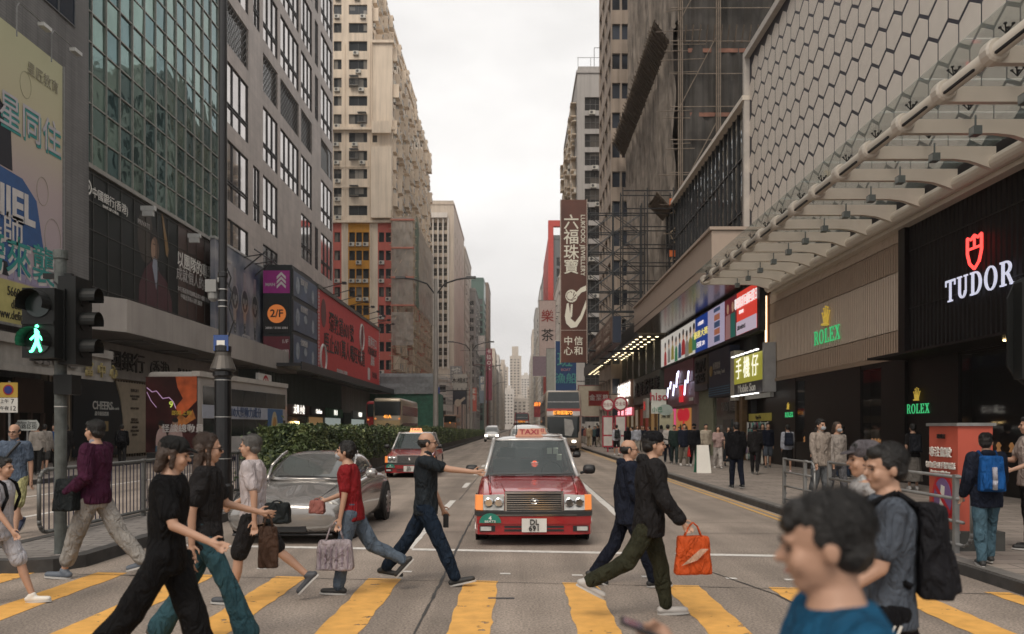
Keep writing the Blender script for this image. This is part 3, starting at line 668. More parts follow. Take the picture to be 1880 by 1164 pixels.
# ---- bamboo scaffold on its corner
BAM = mat('bamboo', (.42,.33,.23), .7, var=.25, sc_=4); NET = mat('scaffold_net', (.45,.41,.37), .9, var=.25, sc_=.8, alpha=.5); NETG = mat('green_net', (.05,.16,.10), .9, var=.25, alpha=.6)
NETD = mat('dark_net', (.15,.135,.12), .9, var=.4, sc_=.5, alpha=.84, streak=.5)
def scaffold(label, x0, x1, y0, y1, z0, z1, nets, pitch=1.3, r_=.06, dec=True):
    root = thing('scaffold', label, 'scaffolding', (x0,y0,0))
    b = MB(); W, D = x1-x0, y1-y0; nx = max(1,round(W/pitch)); ny = max(1,round(D/pitch/1.3))
    j = lambda: random.uniform(-.06,.06)
    for i in range(nx+1): b.bar((i*W/nx+j(),0,z0),(i*W/nx+j(),0,z1+random.uniform(0,1)),r_,5)
    for i in range(ny+1): b.bar((W,i*D/ny+j(),z0),(W,i*D/ny+j(),z1+random.uniform(0,1)),r_,5); b.bar((0,i*D/ny+j(),z0),(0,i*D/ny+j(),z1+random.uniform(0,1)),r_,5)
    z = z0
    while z < z1:
        b.bar((-.4,j(),z),(W+.5,j(),z+j()),r_*.9,5); b.bar((W+j(),-.4,z),(W+j(),D,z+j()),r_*.9,5); b.bar((j(),-.4,z),(j(),D,z+j()),r_*.9,5); z += pitch*.95
    b.build('bamboo_frame', BAM, root)
    b = MB(); z = z0
    while z+9 < z1: b.bar((0,-.1,z),(W,-.1,z+6),r_,5); b.bar((W+.1,0,z),(W+.1,min(D,6),z+8),r_,5); z += 7
    b.build('brace', BAM, root)
    for (m, a, c, f, e) in nets:
        n = 14; q = MB()
        for i in range(n):
            for k in range(12):
                P = lambda u, v: (u*W, -.16+.1*noise.noise(Vector((u*7,v*9+a,1))), a+(c-a)*v) if f == 'F' else ((W+.16 if f == 'R' else -.16)+.12*noise.noise(Vector((u*9,v*9+a,2))), u*D, a+(c-a)*v)
                q.quad(P(i/n,k/12),P((i+1)/n,k/12),P((i+1)/n,(k+1)/12),P(i/n,(k+1)/12))
        q.build('net', m, root, smooth=True)
    return root
s = scaffold('bamboo scaffold wrapped in grey and green netting on the cream tower corner', -18.9,-15.6,122.6,150,3,33.5,[(NET,20.2,33.2,'F',0),(NET,20.2,33.2,'R',0),(NET,14,19,'F',0)],1.25,.05)
b = MB()
for k in range(14): b.quad((3.5,1.0+.4*math.sin(k),20+k),(3.5,5.0+.6*math.sin(k*1.7),20+k),(3.5,5.0+.6*math.sin((k+1)*1.7),21+k),(3.5,1.0+.4*math.sin(k+1),21+k))
b.build('green_net_strip', NETG, s)
for z in (20,24.2,28.6,32.8): b = MB(); b.box(-.1,3.4,-.35,0,z-.12,z+.12); b.build('guard_band', mat('band_pink', (.5,.2,.15), .8), s)

# ---- left distance
FRW = mat('white_frame', (.5,.47,.42), .7)
BEI = mat('beige_wall', (.52,.45,.38), .8, var=.1, sc_=.2, streak=.2); BEJ = mat('sand_wall', (.5,.44,.38), .8, var=.1, sc_=.2, streak=.2); GRW = mat('grey_wall', (.3,.285,.27), .8, var=.12, sc_=.2, streak=.2)
WHT = mat('white_wall', (.6,.56,.52), .8, var=.08, sc_=.2, streak=.15); BRN = mat('brown_wall', (.2,.15,.125), .8, streak=.2); GRN = mat('green_glass_wall', (.10,.15,.13), .3, .3)
CO = 'towers down the left of the street'
fr = [(17+i*1.28, 17.95+i*1.28) for i in range(4)]
tower('office_tower','beige office tower with four white-ribbed window columns, next beyond the cream tower','building',-40,199,0,24.5,38,56,BEI,GLD,FRW,([(18.3+i*1.22,19.2+i*1.22) for i in range(4)],fl(16,52,.5,1.9)),(spans(5,4,7,1.2),fl(40,52,.6,1.4),'R'),.4,nx=1,nz=2)
b = MB(); b.box(-21.9,-17,197.9,198.6,52.6,53.8)
for i in range(5): b.box(-21.85+i*1.22,-21.6+i*1.22,198.3,198.9,16,52.6)
o = b.build('window_rib', WHT, None); o.location = (40,-199,0); o.parent = [x for x in bpy.data.objects if x.name.startswith('office_tower')][0]
tower('office_tower','narrow beige tower showing just past the white-ribbed tower','building',-40,240,0,24.7,30,54,BEJ,GLS,FRW,None,(spans(9,1,3.1,1.8),fl(5,52),'R'),ac=.2)
tower('balcony_block','sand-coloured block with stacked curved balconies, mid distance left','building',-34,262,0,20.6,30,45.5,GRW,GLS,FRW,([(12+i*2.2,13.4+i*2.2) for i in range(4)],fl(4,43)),(spans(9,1,3.1,2.0),fl(4,43),'R'),ac=.3)
tower('glass_block','green glass office block rising behind the balcony block, left','building',-34,312,0,21.2,16,58,GRN,GLD,FR,([(10+i*2.2,11.9+i*2.2) for i in range(5)],fl(4,52,.4,2.2)),(spans(6,.5,2.5,2.1),fl(4,52,.4,2.2),'R'))
tower('apartment_tower','slim dark brown tower beside the green glass block','building',-30,345,0,17.8,26,62,BRN,GLD,FR,([(11+i*2.2,12.4+i*2.2) for i in range(3)],fl(4,58)),(spans(8,.8,3,1.6),fl(4,58),'R'))
tower('shop_block','low white block with rooftop billboards on the left pavement','building',-38,166+12,0,22.5,20,12,WHT,GLD,FR,([(15+i*2,16.4+i*2) for i in range(4)],fl(3,11)),(spans(6,1,3,2),fl(3,11),'R'))
names = ['pale','tan','grey','white','brown','cream']; wm_ = [WHT,BEJ,GRW,WHT,BRN,BEI]
def row(side, specs, grp):
    for (y, X, H, D, mi, lab) in specs:
        if side < 0: tower('apartment_block', lab, 'building', X-16, y, 0, 16, D, H, wm_[mi], GLS, FRW, ([(9+i*2.2,10.4+i*2.2) for i in range(3)],fl(4,H-2)), (spans(int(D/3.2),.8,3.1,1.7),fl(4,H-2),'R'), ac=.15, group=grp)
        else: tower('apartment_block', lab, 'building', X, y, 0, 16, D, H, wm_[mi], GLS, FRW, ([(.8+i*2.2,2.2+i*2.2) for i in range(4)],fl(4,H-2)), (spans(int(D/3.2),.8,3.1,1.7),fl(4,H-2),'L'), ac=.15, group=grp)
g = 'distant blocks along the left pavement'
row(-1, [(374,-12.5,38,30,0,'pale block just beyond the slim dark brown tower, left row'),(408,-12.3,33,34,1,'tan block, second past the dark brown tower, left row'),(446,-12.3,44,34,5,'cream block, third past the dark brown tower, left row'),
 (486,-12,36,40,2,'grey block, fourth past the dark brown tower, left row'),(530,-12,48,44,0,'white-grey block, fifth past the dark brown tower, left row'),(580,-11.5,40,60,1,'tan long block near the far end of the left row'),(650,-11,52,70,5,'cream block at the far end of the left row')], g)

# ---- right: beige tower, grey tower and farther ones
tower('apartment_tower','weathered beige tower with boarded windows behind the brown hanging sign','building',9.5,83,0,15,12,64,mat('stained_beige', (.40,.33,.275), .85, var=.18, sc_=.4, streak=.4),mat('boarded_window', (.05,.06,.08), .2, var=.9, sc_=.25),mat('frame_grey2', (.3,.27,.24), .7),([(.12,.95),(1.1,1.75),(3,4.2),(6,7.2)],fl(1.2,63,.9,1.6,3.0)),(spans(4,.4,2.9,2.5),fl(1.2,63,.9,1.6,3.0),'L'),.25,nx=1)
tower('apartment_tower','pale grey tower with wide dark windows and bracket lamp on its roof','building',8.5,116,0,15,32,52,mat('pale_grey_wall', (.42,.40,.385), .8, var=.08, sc_=.3, streak=.2),GLD,FR,([(1.05,3.4),(4.5,7)],fl(2,50,.5,1.9,2.6)),(spans(11,.6,2.8,1.7),fl(2,50,.5,1.8,2.6),'L'),.3,ac=.7,nx=3,nz=2)
r = bpy.data.objects[[o.name for o in bpy.data.objects if o.name.startswith('apartment_tower') and not o.parent][-1]]
b = MB(); 
for i in range(9): b.bar((.1+i*1.8,0,53),(.1+i*1.8,0,54.2),.04,5)
b.bar((0,0,54.2),(15,0,54.2),.04,5); b.bar((2.4,0,53),(2.4,0,55.6),.05,5); b.bar((2.4,0,55.6),(3.4,0,55.6),.05,5); b.build('roof_rail', GREY, r)
ms = [Matrix.Translation((0,32,0))@Matrix.Rotation(R(-90),4,'Z')@Matrix.Translation((.4+i*2.8,0,2.4+2.6*k))@Matrix.Diagonal((1,random.uniform(.5,1.2),1,1)) for i in range(11) for k in range(18) if random.random() < .7]
repeat(r, 'balcony', bm, ms, 60)
REDF = mat('red_frame_paint', (.45,.06,.05), .6)
tower('office_tower','dark glass tower edged by a bright red frame, right side of street','building',8.6,205,0,14,40,49,mat('slate_wall', (.14,.15,.155), .5),GLD,FR,(spans(5,1.2,2.4,2.1),fl(3,47,.5,2.1)),(spans(12,1,3.1,2.3),fl(3,47,.5,2.1),'L'))
r = [o for o in bpy.data.objects if o.name.startswith('office_tower') and not o.parent][-1]
b = MB(); b.box(-.9,.4,-.8,1.2,0,53.5); b.box(.4,6,-.8,.6,52,53.5); b.box(-.9,.2,1.2,38,0,49.5); b.build('red_frame', REDF, r)
g2 = 'distant blocks along the right pavement'
row(1, [(150,9,30,24,2,'grey block below and behind the brown hanging sign, right row'),(176,9,34,26,0,'pale block in front of the red-framed tower, right row'),(262,8.6,52,36,2,'grey slab block just past the red-framed tower, right row'),(302,8.6,54,40,0,'pale block, second past the red-framed tower, right row'),(346,8.6,40,40,5,'cream block, third past the red-framed tower, right row'),
 (390,8.6,58,44,2,'tall grey block, fourth past the red-framed tower, right row'),(438,8.8,42,50,1,'tan block, fifth past the red-framed tower, right row'),(492,9,60,50,5,'tall cream block, sixth past the red-framed tower, right row'),(548,9.4,45,60,0,'pale block, seventh past the red-framed tower, right row'),(612,10,55,80,1,'tan block at the far end of the right row')], g2)
# ---- towers closing the view
def ftower(x0, x1, ytop, d, m, lab, D=20, zt=0, top2=None):
    X0, X1 = (x0-VX)*d/F0, (x1-VX)*d/F0; H = CZ+(VY-ytop)*d/F0; W = X1-X0; n = max(2,int(W/3.2)); p = (W-1)/n
    t = tower('residential_tower', lab, 'building', X0, d, 0, W, D, H, m, GLS, FRW, ([(.6+i*p, .6+i*p+p*.55) for i in range(n)], fl(4,H-2,.9,1.5,2.9)), None, .5, nx=1)
    if top2:
        b = MB(); b.box(W*top2[0],W*top2[1],2,D-2,H+.4,H+top2[2]); b.build('roof_tower', m, t)
    return t
ftower(936,957,655,850,BEJ,'tallest sandy tower closing the street, at its vanishing point',20,top2=(.18,.75,11)); ftower(917,933,675,900,BEI,'beige tower left of the tallest sandy tower',18,top2=(.15,.6,9))
ftower(957,974,690,960,WHT,'white tower right of the tallest sandy tower',18); ftower(903,918,692,820,BEJ,'sandy tower behind the left row of blocks'); ftower(943,969,733,700,WHT,'white stepped block in front of the tallest sandy tower',14)
ftower(925,944,715,760,WHT,'pale block below the left side of the tallest sandy tower',14); ftower(968,984,712,800,BEI,'beige tower peeping past the right row of blocks')
# ======== right side: mall with white honeycomb screen
SR = lambda X, y: (X, y, 0)
r = thing('shopping_mall', 'mall block with white honeycomb screen above black and beige boutique fronts', 'building', SR(11,38.7), -90)
U = lambda d: 38.7-d                           # depth -> local x along the facade
DKW = mat('black_cladding', (.010,.008,.008), .4, var=.2, spec=.25)
b = MB(); b.box(0,32,.35,14,0,19); b.box(.0,32,-.02,.35,7.9,8.3); b.build('wall', DKW, r)
BGE = mat('pleat_beige', (.52,.42,.33), .45, .2, var=.06); BGD = mat('pleat_bronze', (.34,.25,.18), .45, .3, var=.08)
def pleats(u0, u1, z0, z1, m, nm, p=.16, dpt=.05, y=-.02):
    b = MB(); n = int((u1-u0)/p)
    for i in range(n):
        a = u0+i*p; b.quad((a,y,z0),(a+p*.62,y,z0),(a+p*.62,y,z1),(a,y,z1)); b.quad((a+p*.62,y,z0),(a+p*.8,y+dpt,z0),(a+p*.8,y+dpt,z1),(a+p*.62,y,z1)); b.quad((a+p*.8,y+dpt,z0),(a+p,y,z0),(a+p,y,z1),(a+p*.8,y+dpt,z1))
    return b.build(nm, m, r)
u0, u1 = U(35.6), U(23.3)
for z0, z1, m in ((7.03,7.5,BGE),(6.2,7.0,BGD),(4.5,6.17,BGE),(3.8,4.47,BGD)): pleats(u0,u1,z0,z1,m,'pleated_panel')
b = MB(); b.box(u0,u1,.06,.12,3.7,7.55); b.box(u0-.1,u1,-.1,.0,3.64,3.78); b.build('fascia_frame', BGD, r)
b = MB(); b.box(u0-.42,u0-.05,-.08,.3,3.7,7.6); b.build('corner_post', mat('copper', (.32,.14,.06), .3, .8), r)
b = MB(); b.box(u0-.3,u0-.17,-.12,-.09,3.85,7.45); b.build('light_strip', glow('strip_warm', (1,.72,.42), 4), r)
GRL = glow('rolex_green', (.06,.55,.2), .95); GRS = mat('green_side', (.01,.12,.04), .5)
def crown(T, s, m, nm='crown_logo'):
    b = MB(T)
    for i, (a, h) in enumerate(((-.5,.70),(-.27,.92),(0,1.0),(.27,.92),(.5,.70))):
        b.bar((a*.45*s,-.03,.12*s),(a*.95*s,-.03,h*s*.92),.05*s,6,.03*s); b.lathe((a*s,-.03,h*s), [(.02*s,-.055*s),(.06*s,0),(.02*s,.055*s)], 10)
    b.prism([(-.2*s,.02*s),(.2*s,.02*s),(.3*s,.42*s),(-.3*s,.42*s)], -.06,-.01); b.lathe((0,-.05,.04*s), [(.22*s,-.05*s),(.24*s,0),(.2*s,.05*s)], 14)
    return b.build(nm, m, r)
GOLD = glow('logo_gold', (.75,.52,.08), .55)
crown(Matrix.Translation((U(28.9),-.06,5.3)), .66, GOLD)
serif('ROLEX', r, U(28.9),4.95,.5, GRL, -.05, .015, .92, .17)
# black boutique next to it
u2, u3 = U(22.9), U(9)
pleats(u2,u3,3.75,7.75,mat('pleat_black', (.010,.008,.008), .5, 0, var=0, spec=.15),'pleated_panel',.2,.06)
b = MB(); b.box(u1,u2-.02,-.14,.3,0,7.9); b.box(u2,u3,-.1,.2,3.55,3.74); b.box(u2,u3,-.12,-.03,7.76,7.9)
for z in (5.0,6.6): b.box(u2,u3,-.035,-.021,z,z+.03)
b.build('fascia_frame', DKW, r)
serif('TUDOR', r, U(19.3),5.12,.55, glow('letter_white_glow', (.8,.82,1), .8), -.1, .025, .95, .2)
b = MB(Matrix.Translation((U(19.4),-.15,5.45))); s = [(-.3,.78),(-.3,.4),(-.2,.15),(0,0),(.2,.15),(.3,.4),(.3,.78),(.15,.72),(0,.8),(-.15,.72),(-.3,.78)]
b.tube([(x,0,z) for x,z in s], .035, 6); b.tube([(-.29,0,.5),(.29,0,.5)], .03, 6); b.tube([(0,0,.5),(0,0,.78)], .03, 6); b.build('shield_logo', glow('neon_red', (1,.06,.05), 3), r)
# ground floor: dark piers, display windows
GLW = mat('display_glass', (.03,.028,.026), .04, .0, var=0, spec=1.0)
def piers(a, c, z1=3.7, m=DKW): b = MB(); b.box(a,c,-.05,.3,0.1,z1); b.build('pier', m, r)
for d0, d1 in ((36,32.2),(31.1,26.1),(24.6,20.3)): piers(U(d0),U(d1))
piers(U(17.4),U(10))
for d0, d1 in ((32.2,31.1),(26.1,24.6),(20.3,17.4)):
    a, c = U(d0), U(d1); b = MB(); b.box(a,c,-.03,.3,.1,1.12); b.box(a,c,-.03,.3,3.5,3.7); b.box(a,c,.55,.6,1.1,3.6); b.box(a,c,.05,.6,1.02,1.1,1)
    k = b.build('display_window', [DKW, mat('display_shelf', (.25,.14,.06), .5)], r)
    g = MB(); g.quad((a,0,1.12),(c,0,1.12),(c,0,3.5),(a,0,3.5)); m = mat('shop_pane', (.02,.02,.02), .03, var=0, spec=1, alpha=.45); g.build('pane', m, k)
    g = MB(); g.box(a+.1,c-.1,.5,.54,1.3,3.3); g.build('interior_glow', glow('back_warm', (.35,.16,.07), .35), k)  # glowing sheet added to stand in for the warm light inside the shop
    g = MB(); n = 5
    for i in range(n): x = a+.2+i*(c-a-.4)/n; g.lathe((x,.25,1.1),[(.07,0),(.03,.1),(.06,.16),(.02,.24)],8)
    g.build('display_item', glow('display_gold', (.7,.33,.12), .6), k)
for d in (31.6,25.3): b = MB(); b.box(U(d)-.6,U(d)+.6,.3,.36,1.11,1.16); b.build('display_light', glow('display_warm', (1,.5,.2), 1.5), r)
for d, s_ in ((32.9,.2),(22.3,.26)): crown(Matrix.Translation((U(d),-.07,2.42)), s_*1.3, GOLD, 'crown_logo'); serif('ROLEX', r, U(d),2.2,s_, GRL, -.06, .01, .92, .17)
for d in (16.8,17.4): b = MB(); b.lathe((U(d),-.6,3.55),[(.06,0),(.05,-.03)],10); b.build('downlight', glow('bulb', (1,.7,.3), 6), r)
b = MB(); b.box(u2,u3,-1.2,-.12,3.56,3.62); b.build('soffit_panel', DKW, r)
# honeycomb screen
b = MB(); b.quad((0,.0,8.3),(27,0,8.3),(27,0,19.2),(0,0,19.2)); b.box(-.02,27,-.25,.3,19.2,19.5,1); b.box(-.3,-.02,-.25,.3,8.3,19.5,1); b.build('screen_backing', [mat('hex_gap', (.02,.02,.035), .5), mat('screen_frame', (.5,.46,.42), .5)], r)
hs_ = .577; hw = hs_*math.sqrt(3); b = MB()
for j in range(13):
    for i in range(28):
        cx = .35+i*hw+(j%2)*hw/2; cz = 8.9+j*hs_*1.5
        if cx+hw/2 > 27 or cz+hs_ > 19.19 or cz-hs_ < 8.31: continue
        kx, g_ = hw/2-.026, .05; P = [(-kx,-hs_/2+g_),(0,-hs_+g_),(kx,-hs_/2+g_),(kx,hs_/2-g_),(0,hs_-g_),(-kx,hs_/2-g_)]
        P = [(cx+x,cz+z) for x,z in P]; C = (cx,-.105,cz); n = len(b.v)
        b.v += [(x,-.004,z) for x,z in P]+[(cx+(x-cx)*.98,-.008,cz+(z-cz)*.98) for x,z in P]+[(cx,-.009,cz)]
        for q in range(6): w2 = (q+1)%6; b.f += [[n+q,n+w2,n+6+w2,n+6+q],[n+6+q,n+6+w2,n+12]]; b.m += [0,0]
m = mat('perforated_white', (.78,.71,.64), .5, var=.06); t = m.node_tree; nn = t.nodes; l = t.links; bs_ = nn['Principled BSDF']; src = bs_.inputs['Base Color'].links[0].from_socket
g = nn.new('ShaderNodeNewGeometry'); v = nn.new('ShaderNodeTexVoronoi'); v.inputs['Scale'].default_value = 22; v.inputs['Randomness'].default_value = .0; l.new(g.outputs['Position'], v.inputs['Vector'])
rr = nn.new('ShaderNodeMapRange'); rr.inputs[1].default_value = .3; rr.inputs[2].default_value = .42; rr.inputs[3].default_value = .55; rr.inputs[4].default_value = 1; l.new(v.outputs['Distance'], rr.inputs[0])
vv = nn.new('ShaderNodeVectorMath'); vv.operation = 'SCALE'; l.new(src, vv.inputs[0]); l.new(rr.outputs[0], vv.inputs['Scale']); l.new(vv.outputs[0], bs_.inputs['Base Color'])
b.build('honeycomb_screen', m, r)
# steel and glass canopy
CAN = mat('canopy_paint', (.66,.60,.52), .4, .1, var=.06, sc_=2)
b = MB(); b.bar((U(34.5),-.42,7.55),(U(8),-.42,7.55),.17,14); b.box(U(34.5),U(8),-.3,-.02,7.3,7.42); b.build('canopy_tube', CAN, r, smooth=False)
NA = 15
b = MB(); b.bar((U(33.6),-3.2,7.82),(U(9.5),-3.2,7.82),.12,12); b.build('canopy_beam', CAN, r, smooth=True)
arm = MB(); arm.box(-.07,.07,-3.2,-1.35,7.62-7.6,7.9-7.6)
ap = [(-1.35,.02),(-1.35,.3),(-.42,.3),(-.42,-.18),(-.5,-.2),(-.7,-.12),(-1.0,-.02)]
n = len(ap); arm.add([(-.07,y,z) for y,z in ap]+[(.07,y,z) for y,z in ap], [tuple(range(n-1,-1,-1)),tuple(range(n,2*n))]+[(i,(i+1)%n,n+(i+1)%n,n+i) for i in range(n)])
arm.lathe((0,-3.2,.22),[(.17,-.14),(.2,-.1),(.2,.1),(.17,.14)],14,0,'x')
me = arm.mesh('canopy_arm', CAN); ms = [Matrix.Translation((U(13.37+1.585*(i-1)),0,7.6)) for i in range(NA)]; repeat(r, 'canopy_arm', me, ms)
fl_ = MB(); fl_.box(-.1,.1,-.16,.0,-.12,.05,0); fl_.bar((0,-.08,.05),(0,-.08,.28),.02,6); fl_.box(-.085,.085,-.165,-.16,-.1,.03,1)
me = fl_.mesh('spotlight', [mat('lamp_body', (.13,.15,.15), .5), mat('lamp_face', (.3,.33,.33), .2)]); repeat(r, 'spotlight', me, [M@Matrix.Translation((.45,-1.9,-.05)) for M in ms])
sp_ = MB()
for dx, dy in ((-.12,-.1),(.12,-.1),(.12,.12),(-.12,.12)): sp_.bar((0,0,.08),(dx*.6,dy*.6,.2),.012,5); sp_.lathe((dx*.6,dy*.6,.2),[(.028,0),(.028,.02)],8)
me = sp_.mesh('glass_bolt', BLK); repeat(r, 'glass_bolt', me, [M@Matrix.Translation((.25,y,.33)) for M in ms for y in (-3.15,-2.0)])
sl = MB(); sl.box(.25,1.2,-3.34,-3.30,.08,.12); me = sl.mesh('slot_light', BLK); repeat(r, 'slot_light', me, ms)
gm = mat('canopy_glass', (.42,.50,.48), .06, var=0, alpha=.34, spec=.6)
p = MB(); p.box(.03,1.555,-3.55,-.1,0,.018); me = p.mesh('glass_sheet', gm); repeat(r, 'glass_sheet', me, [Matrix.Translation((U(34.2)+.0+i*1.585,0,8.15)) for i in range(16)])

# ======== curtain-wall block behind, with beige fascia, screens and shops
r = thing('shop_block', 'curtain-wall block with beige fascia, bright screens and phone shops', 'building', SR(11,60), -90)
U = lambda d: 60-d
DG = mat('dark_curtain_glass', (.10,.12,.13), .05, .75, var=.4, sc_=.3); t = DG.node_tree; z = t.nodes.new('ShaderNodeTexNoise'); z.inputs['Scale'].default_value = .9; bu = t.nodes.new('ShaderNodeBump'); bu.inputs['Strength'].default_value = .2; bu.inputs['Distance'].default_value = .5
t.links.new(t.nodes.new('ShaderNodeNewGeometry').outputs['Position'], z.inputs['Vector']); t.links.new(z.outputs[0], bu.inputs['Height']); t.links.new(bu.outputs[0], t.nodes['Principled BSDF'].inputs['Normal'])
b = MB(); b.box(0,21.2,.1,16,0,17.2); b.build('wall', mat('dark_wall', (.04,.04,.045), .6), r)
b = MB(); b.quad((0,0,9.9),(21.2,0,9.9),(21.2,0,17.2),(0,0,17.2)); b.build('curtain_glass', DG, r)
b = MB()
for i in range(25): b.box(i*.88,i*.88+.05,-.08,.02,9.9,17.2)
for z in (12.2,14.8): b.box(0,21.2,-.06,.02,z,z+.06)
b.build('mullion_grid', DK, r)
b = MB(); b.box(-.2,21.3,-.35,.2,17.2,17.42); b.build('parapet_rail', CAN, r)
BF = mat('beige_fascia', (.44,.35,.29), .35, .2, var=.05)
b = MB(); b.box(2.6,25.5,-2.8,.0,8.36,10.0,0); b.box(2.5,25.6,-2.9,-.02,10.02,10.15,0); b.box(2.6,25.5,-2.82,-2.801,8.75,8.78,2); b.quad((2.6,-2.8,8.34),(25.5,-2.8,8.34),(25.5,0,8.34),(2.6,0,8.34),1)
b.build('fascia', [BF, mat('soffit_gloss', (.2,.18,.165), .2, .7, var=.1), mat('groove', (.1,.08,.07), .6)], r)
b = MB(); b.box(-.9,24.2,-.38,-.02,5.95,8.25); b.build('screen_frame', BLK, r)
def screen(d0, d1, m, nm='screen_panel', y=-.4): b = MB(); b.box(U(d1),U(d0),y,y+.015,6.12,8.14); return b.build(nm, m, r)
dd = lambda x: 10.6*1500/(x-950)
screen(dd(1276),60.3,glow('screen_white', (.72,.68,.62), .75)); screen(dd(1299),dd(1276.5),glow('screen_blue', (.01,.05,.28), .8)); screen(dd(1330),dd(1299.5),glow('screen_lilac', (.52,.46,.62), .7))
screen(dd(1352),dd(1330.5),glow('screen_maroon', (.16,.02,.03), .7)); screen(36.2,dd(1352.5),glow('screen_red', (.75,.06,.04), .9))
b = MB(); b.box(U(dd(1352.5)),U(36.2),-.42,-.402,6.12,6.75); b.build('screen_strip', glow('screen_pale', (.6,.5,.6), .8), r)
GWH = glow('screen_letter', (1,.9,.88), 1.0)
text('聯盟精彩回顧回賞日', r, U(37.9),7.6,.42, GWH, -.43, sx=.75, bold=.01); text('精彩時刻', r, U(38.6),7.15,.14, GWH, -.43)
text('活動 10月25日', r, U(38.6),6.42,.17, INK, -.43); text('五重連環', r, U(dd(1287)),7.7,.17, GWH, -.43, sx=1.6); text('優惠大獎', r, U(dd(1287)),7.1,.34, glow('screen_yellow', (.9,.75,.2), 1), -.43, sx=2.0, bold=.015); text('回賞 20', r, U(dd(1287)),6.5,.26, GWH, -.43, sx=1.8)
b = MB()
for k in range(4): b.box(U(dd(1316))-.5,U(dd(1316))+.65,-.42,-.402,6.25+k*.38,6.56+k*.38,k%2)
b.box(U(dd(1316))-.6,U(dd(1316))+.7,-.42,-.402,7.85,8.05,0); b.build('screen_picture', [glow('pic_blue', (.05,.08,.16), .8), glow('pic_orange', (.4,.14,.08), .8)], r)
SK = [glow('figure_%d' % i, c, .6) for i, c in enumerate(((.45,.04,.04),(.35,.3,.05),(.05,.1,.2),(.3,.28,.25),(.06,.25,.12)))]; FC = glow('figure_face', (.55,.33,.22), .6); FH = glow('figure_hair', (.03,.02,.02), .3)
for k in range(9):
    x = U(dd(1222+k*6.6)); m_ = SK[(k*3)%5]; b = MB(Matrix.Translation((x,-.42,6.12+.1*(k%3))))
    w_ = .5+.12*(k > 4)
    b.prism([(-w_,0),(w_,0),(w_*.8,.8),(w_*.3,1.0),(-w_*.3,1.0),(-w_*.8,.8)], 0,.004,0); b.prism(ell(0,1.28,.27,.3,12),-.004,-.001,1); b.prism(ell(0,1.44,.28,.2,12),-.008,-.005,2); b.build('screen_figure', [m_, FC, FH], r)
for k in range(2):
    x = U(dd(1337+k*9)); b = MB(Matrix.Translation((x,-.42,6.12))); b.prism([(-.5,0),(.5,0),(.42,1.2),(-.42,1.2)],0,.004,0); b.prism(ell(0,1.5,.2,.25,12),-.004,-.001,1); b.build('screen_figure', [glow('fig_teal', (.02,.15,.12), .6) if k else glow('fig_pink', (.4,.2,.2), .6), FC], r)
# shops under the screen
def sboard(d0, d1, z0, z1, m, nm='shop_sign', y0=-.55, y1=-.05): b = MB(); b.box(U(d1),U(d0),y0,y1,z0,z1); return b.build(nm, m, r)
sboard(34.9,39.4,3.75,4.97,glow('sign_yellow', (.5,.47,.06), .5)); sboard(34.9,39.4,3.2,3.74,mat('sign_dark', (.05,.05,.055), .5))
text('手 機 仔', r, U(37.2),4.36,.78, glow('letter_pale', (1,.98,.8), 1.2), -.58, bold=.0); text('Mobile Son', r, U(37.2),3.47,.38, WT, -.58, bold=.01, sx=1.25)
for z, yy in ((5.02,-.75),(3.14,-.75)):
    for k in range(6): b = MB(); b.box(U(39.2)+k*.75,U(39.2)+k*.75+.45,yy,yy+.1,z,z+.05); b.build('strip_light', glow('lamp_cool', (1,.98,.92), 3), r)
sboard(34.6,34.85,3.2,5.3,mat('pier_grey', (.3,.3,.3), .6),'pier'); sboard(39.45,40.1,3.0,5.4,mat('pier_cream', (.45,.42,.36), .6),'pier')
sboard(40.2,44.6,3.3,5.75,mat('sign_navy', (.012,.02,.045), .5)); 
for k in range(4): b = MB(); b.box(U(44.6),U(40.2),-.58,-.552,3.4+k*.12,3.44+k*.12); b.build('sign_stripe', mat('stripe_blue', (.05,.16,.25), .5), r)
text('香港按摩', r, U(42.8),4.9,.3, mat('letter_bronze', (.3,.28,.25), .5), -.58); text('The Healing Touch', r, U(42.2),4.55,.22, MC['letter_bronze'], -.58); b = MB(); b.prism(ell(U(44),4.7,.28,.28,16),-.6,-.56); b.build('sign_badge', mat('badge_gold', (.3,.2,.06), .5), r)
sboard(45.0,48.2,4.1,5.75,mat('sign_bronze', (.07,.055,.04), .5)); text('TOPZ', r, U(46.6),5.15,.75, BLK, -.58, ext=.06, bold=.02); text('SHOES', r, U(46.6),4.45,.55, BLK, -.58, ext=.05, bold=.015); sboard(45,48.2,3.8,4.1,DK,'sign_base')
sboard(48.6,58.2,4.5,5.85,mat('sign_plum', (.16,.04,.06), .45)); sboard(48.6,57.4,3.1,4.49,mat('sign_mauve', (.25,.13,.15), .45), y0=-.45)
NW = glow('neon_white', (.75,.75,1), 3.5)
for k, (a, z0, z1) in enumerate(((56.4,3.7,4.4),(55.4,4.3,4.75),(54.3,3.8,4.5),(53.2,4.3,5.2),(52.8,4.9,5.3),(50.6,3.7,4.6),(49.7,4.4,5.1))): b = MB(); b.bar((U(a),-.66,z0),(U(a)+.35,-.66,z1),.05,8); b.build('neon_stroke', NW, r)
b = MB(); b.box(U(52.4),U(51.4),-.64,-.56,3.3,4.35); b.build('logo_board', glow('logo_red_lit', (.7,.02,.03), .9), r); text('麗人', r, U(51.9),3.85,.4, WT, -.66)
b = MB(); b.box(U(49.8),U(48.8),-.55,-.5,3.3,3.5); b.build('small_sign', WT, r)
b = MB(); b.box(U(57.2),U(48.6),-.3,-.06,.1,3.1); b.build('shop_front', mat('mauve_grey', (.26,.19,.19), .6), r)
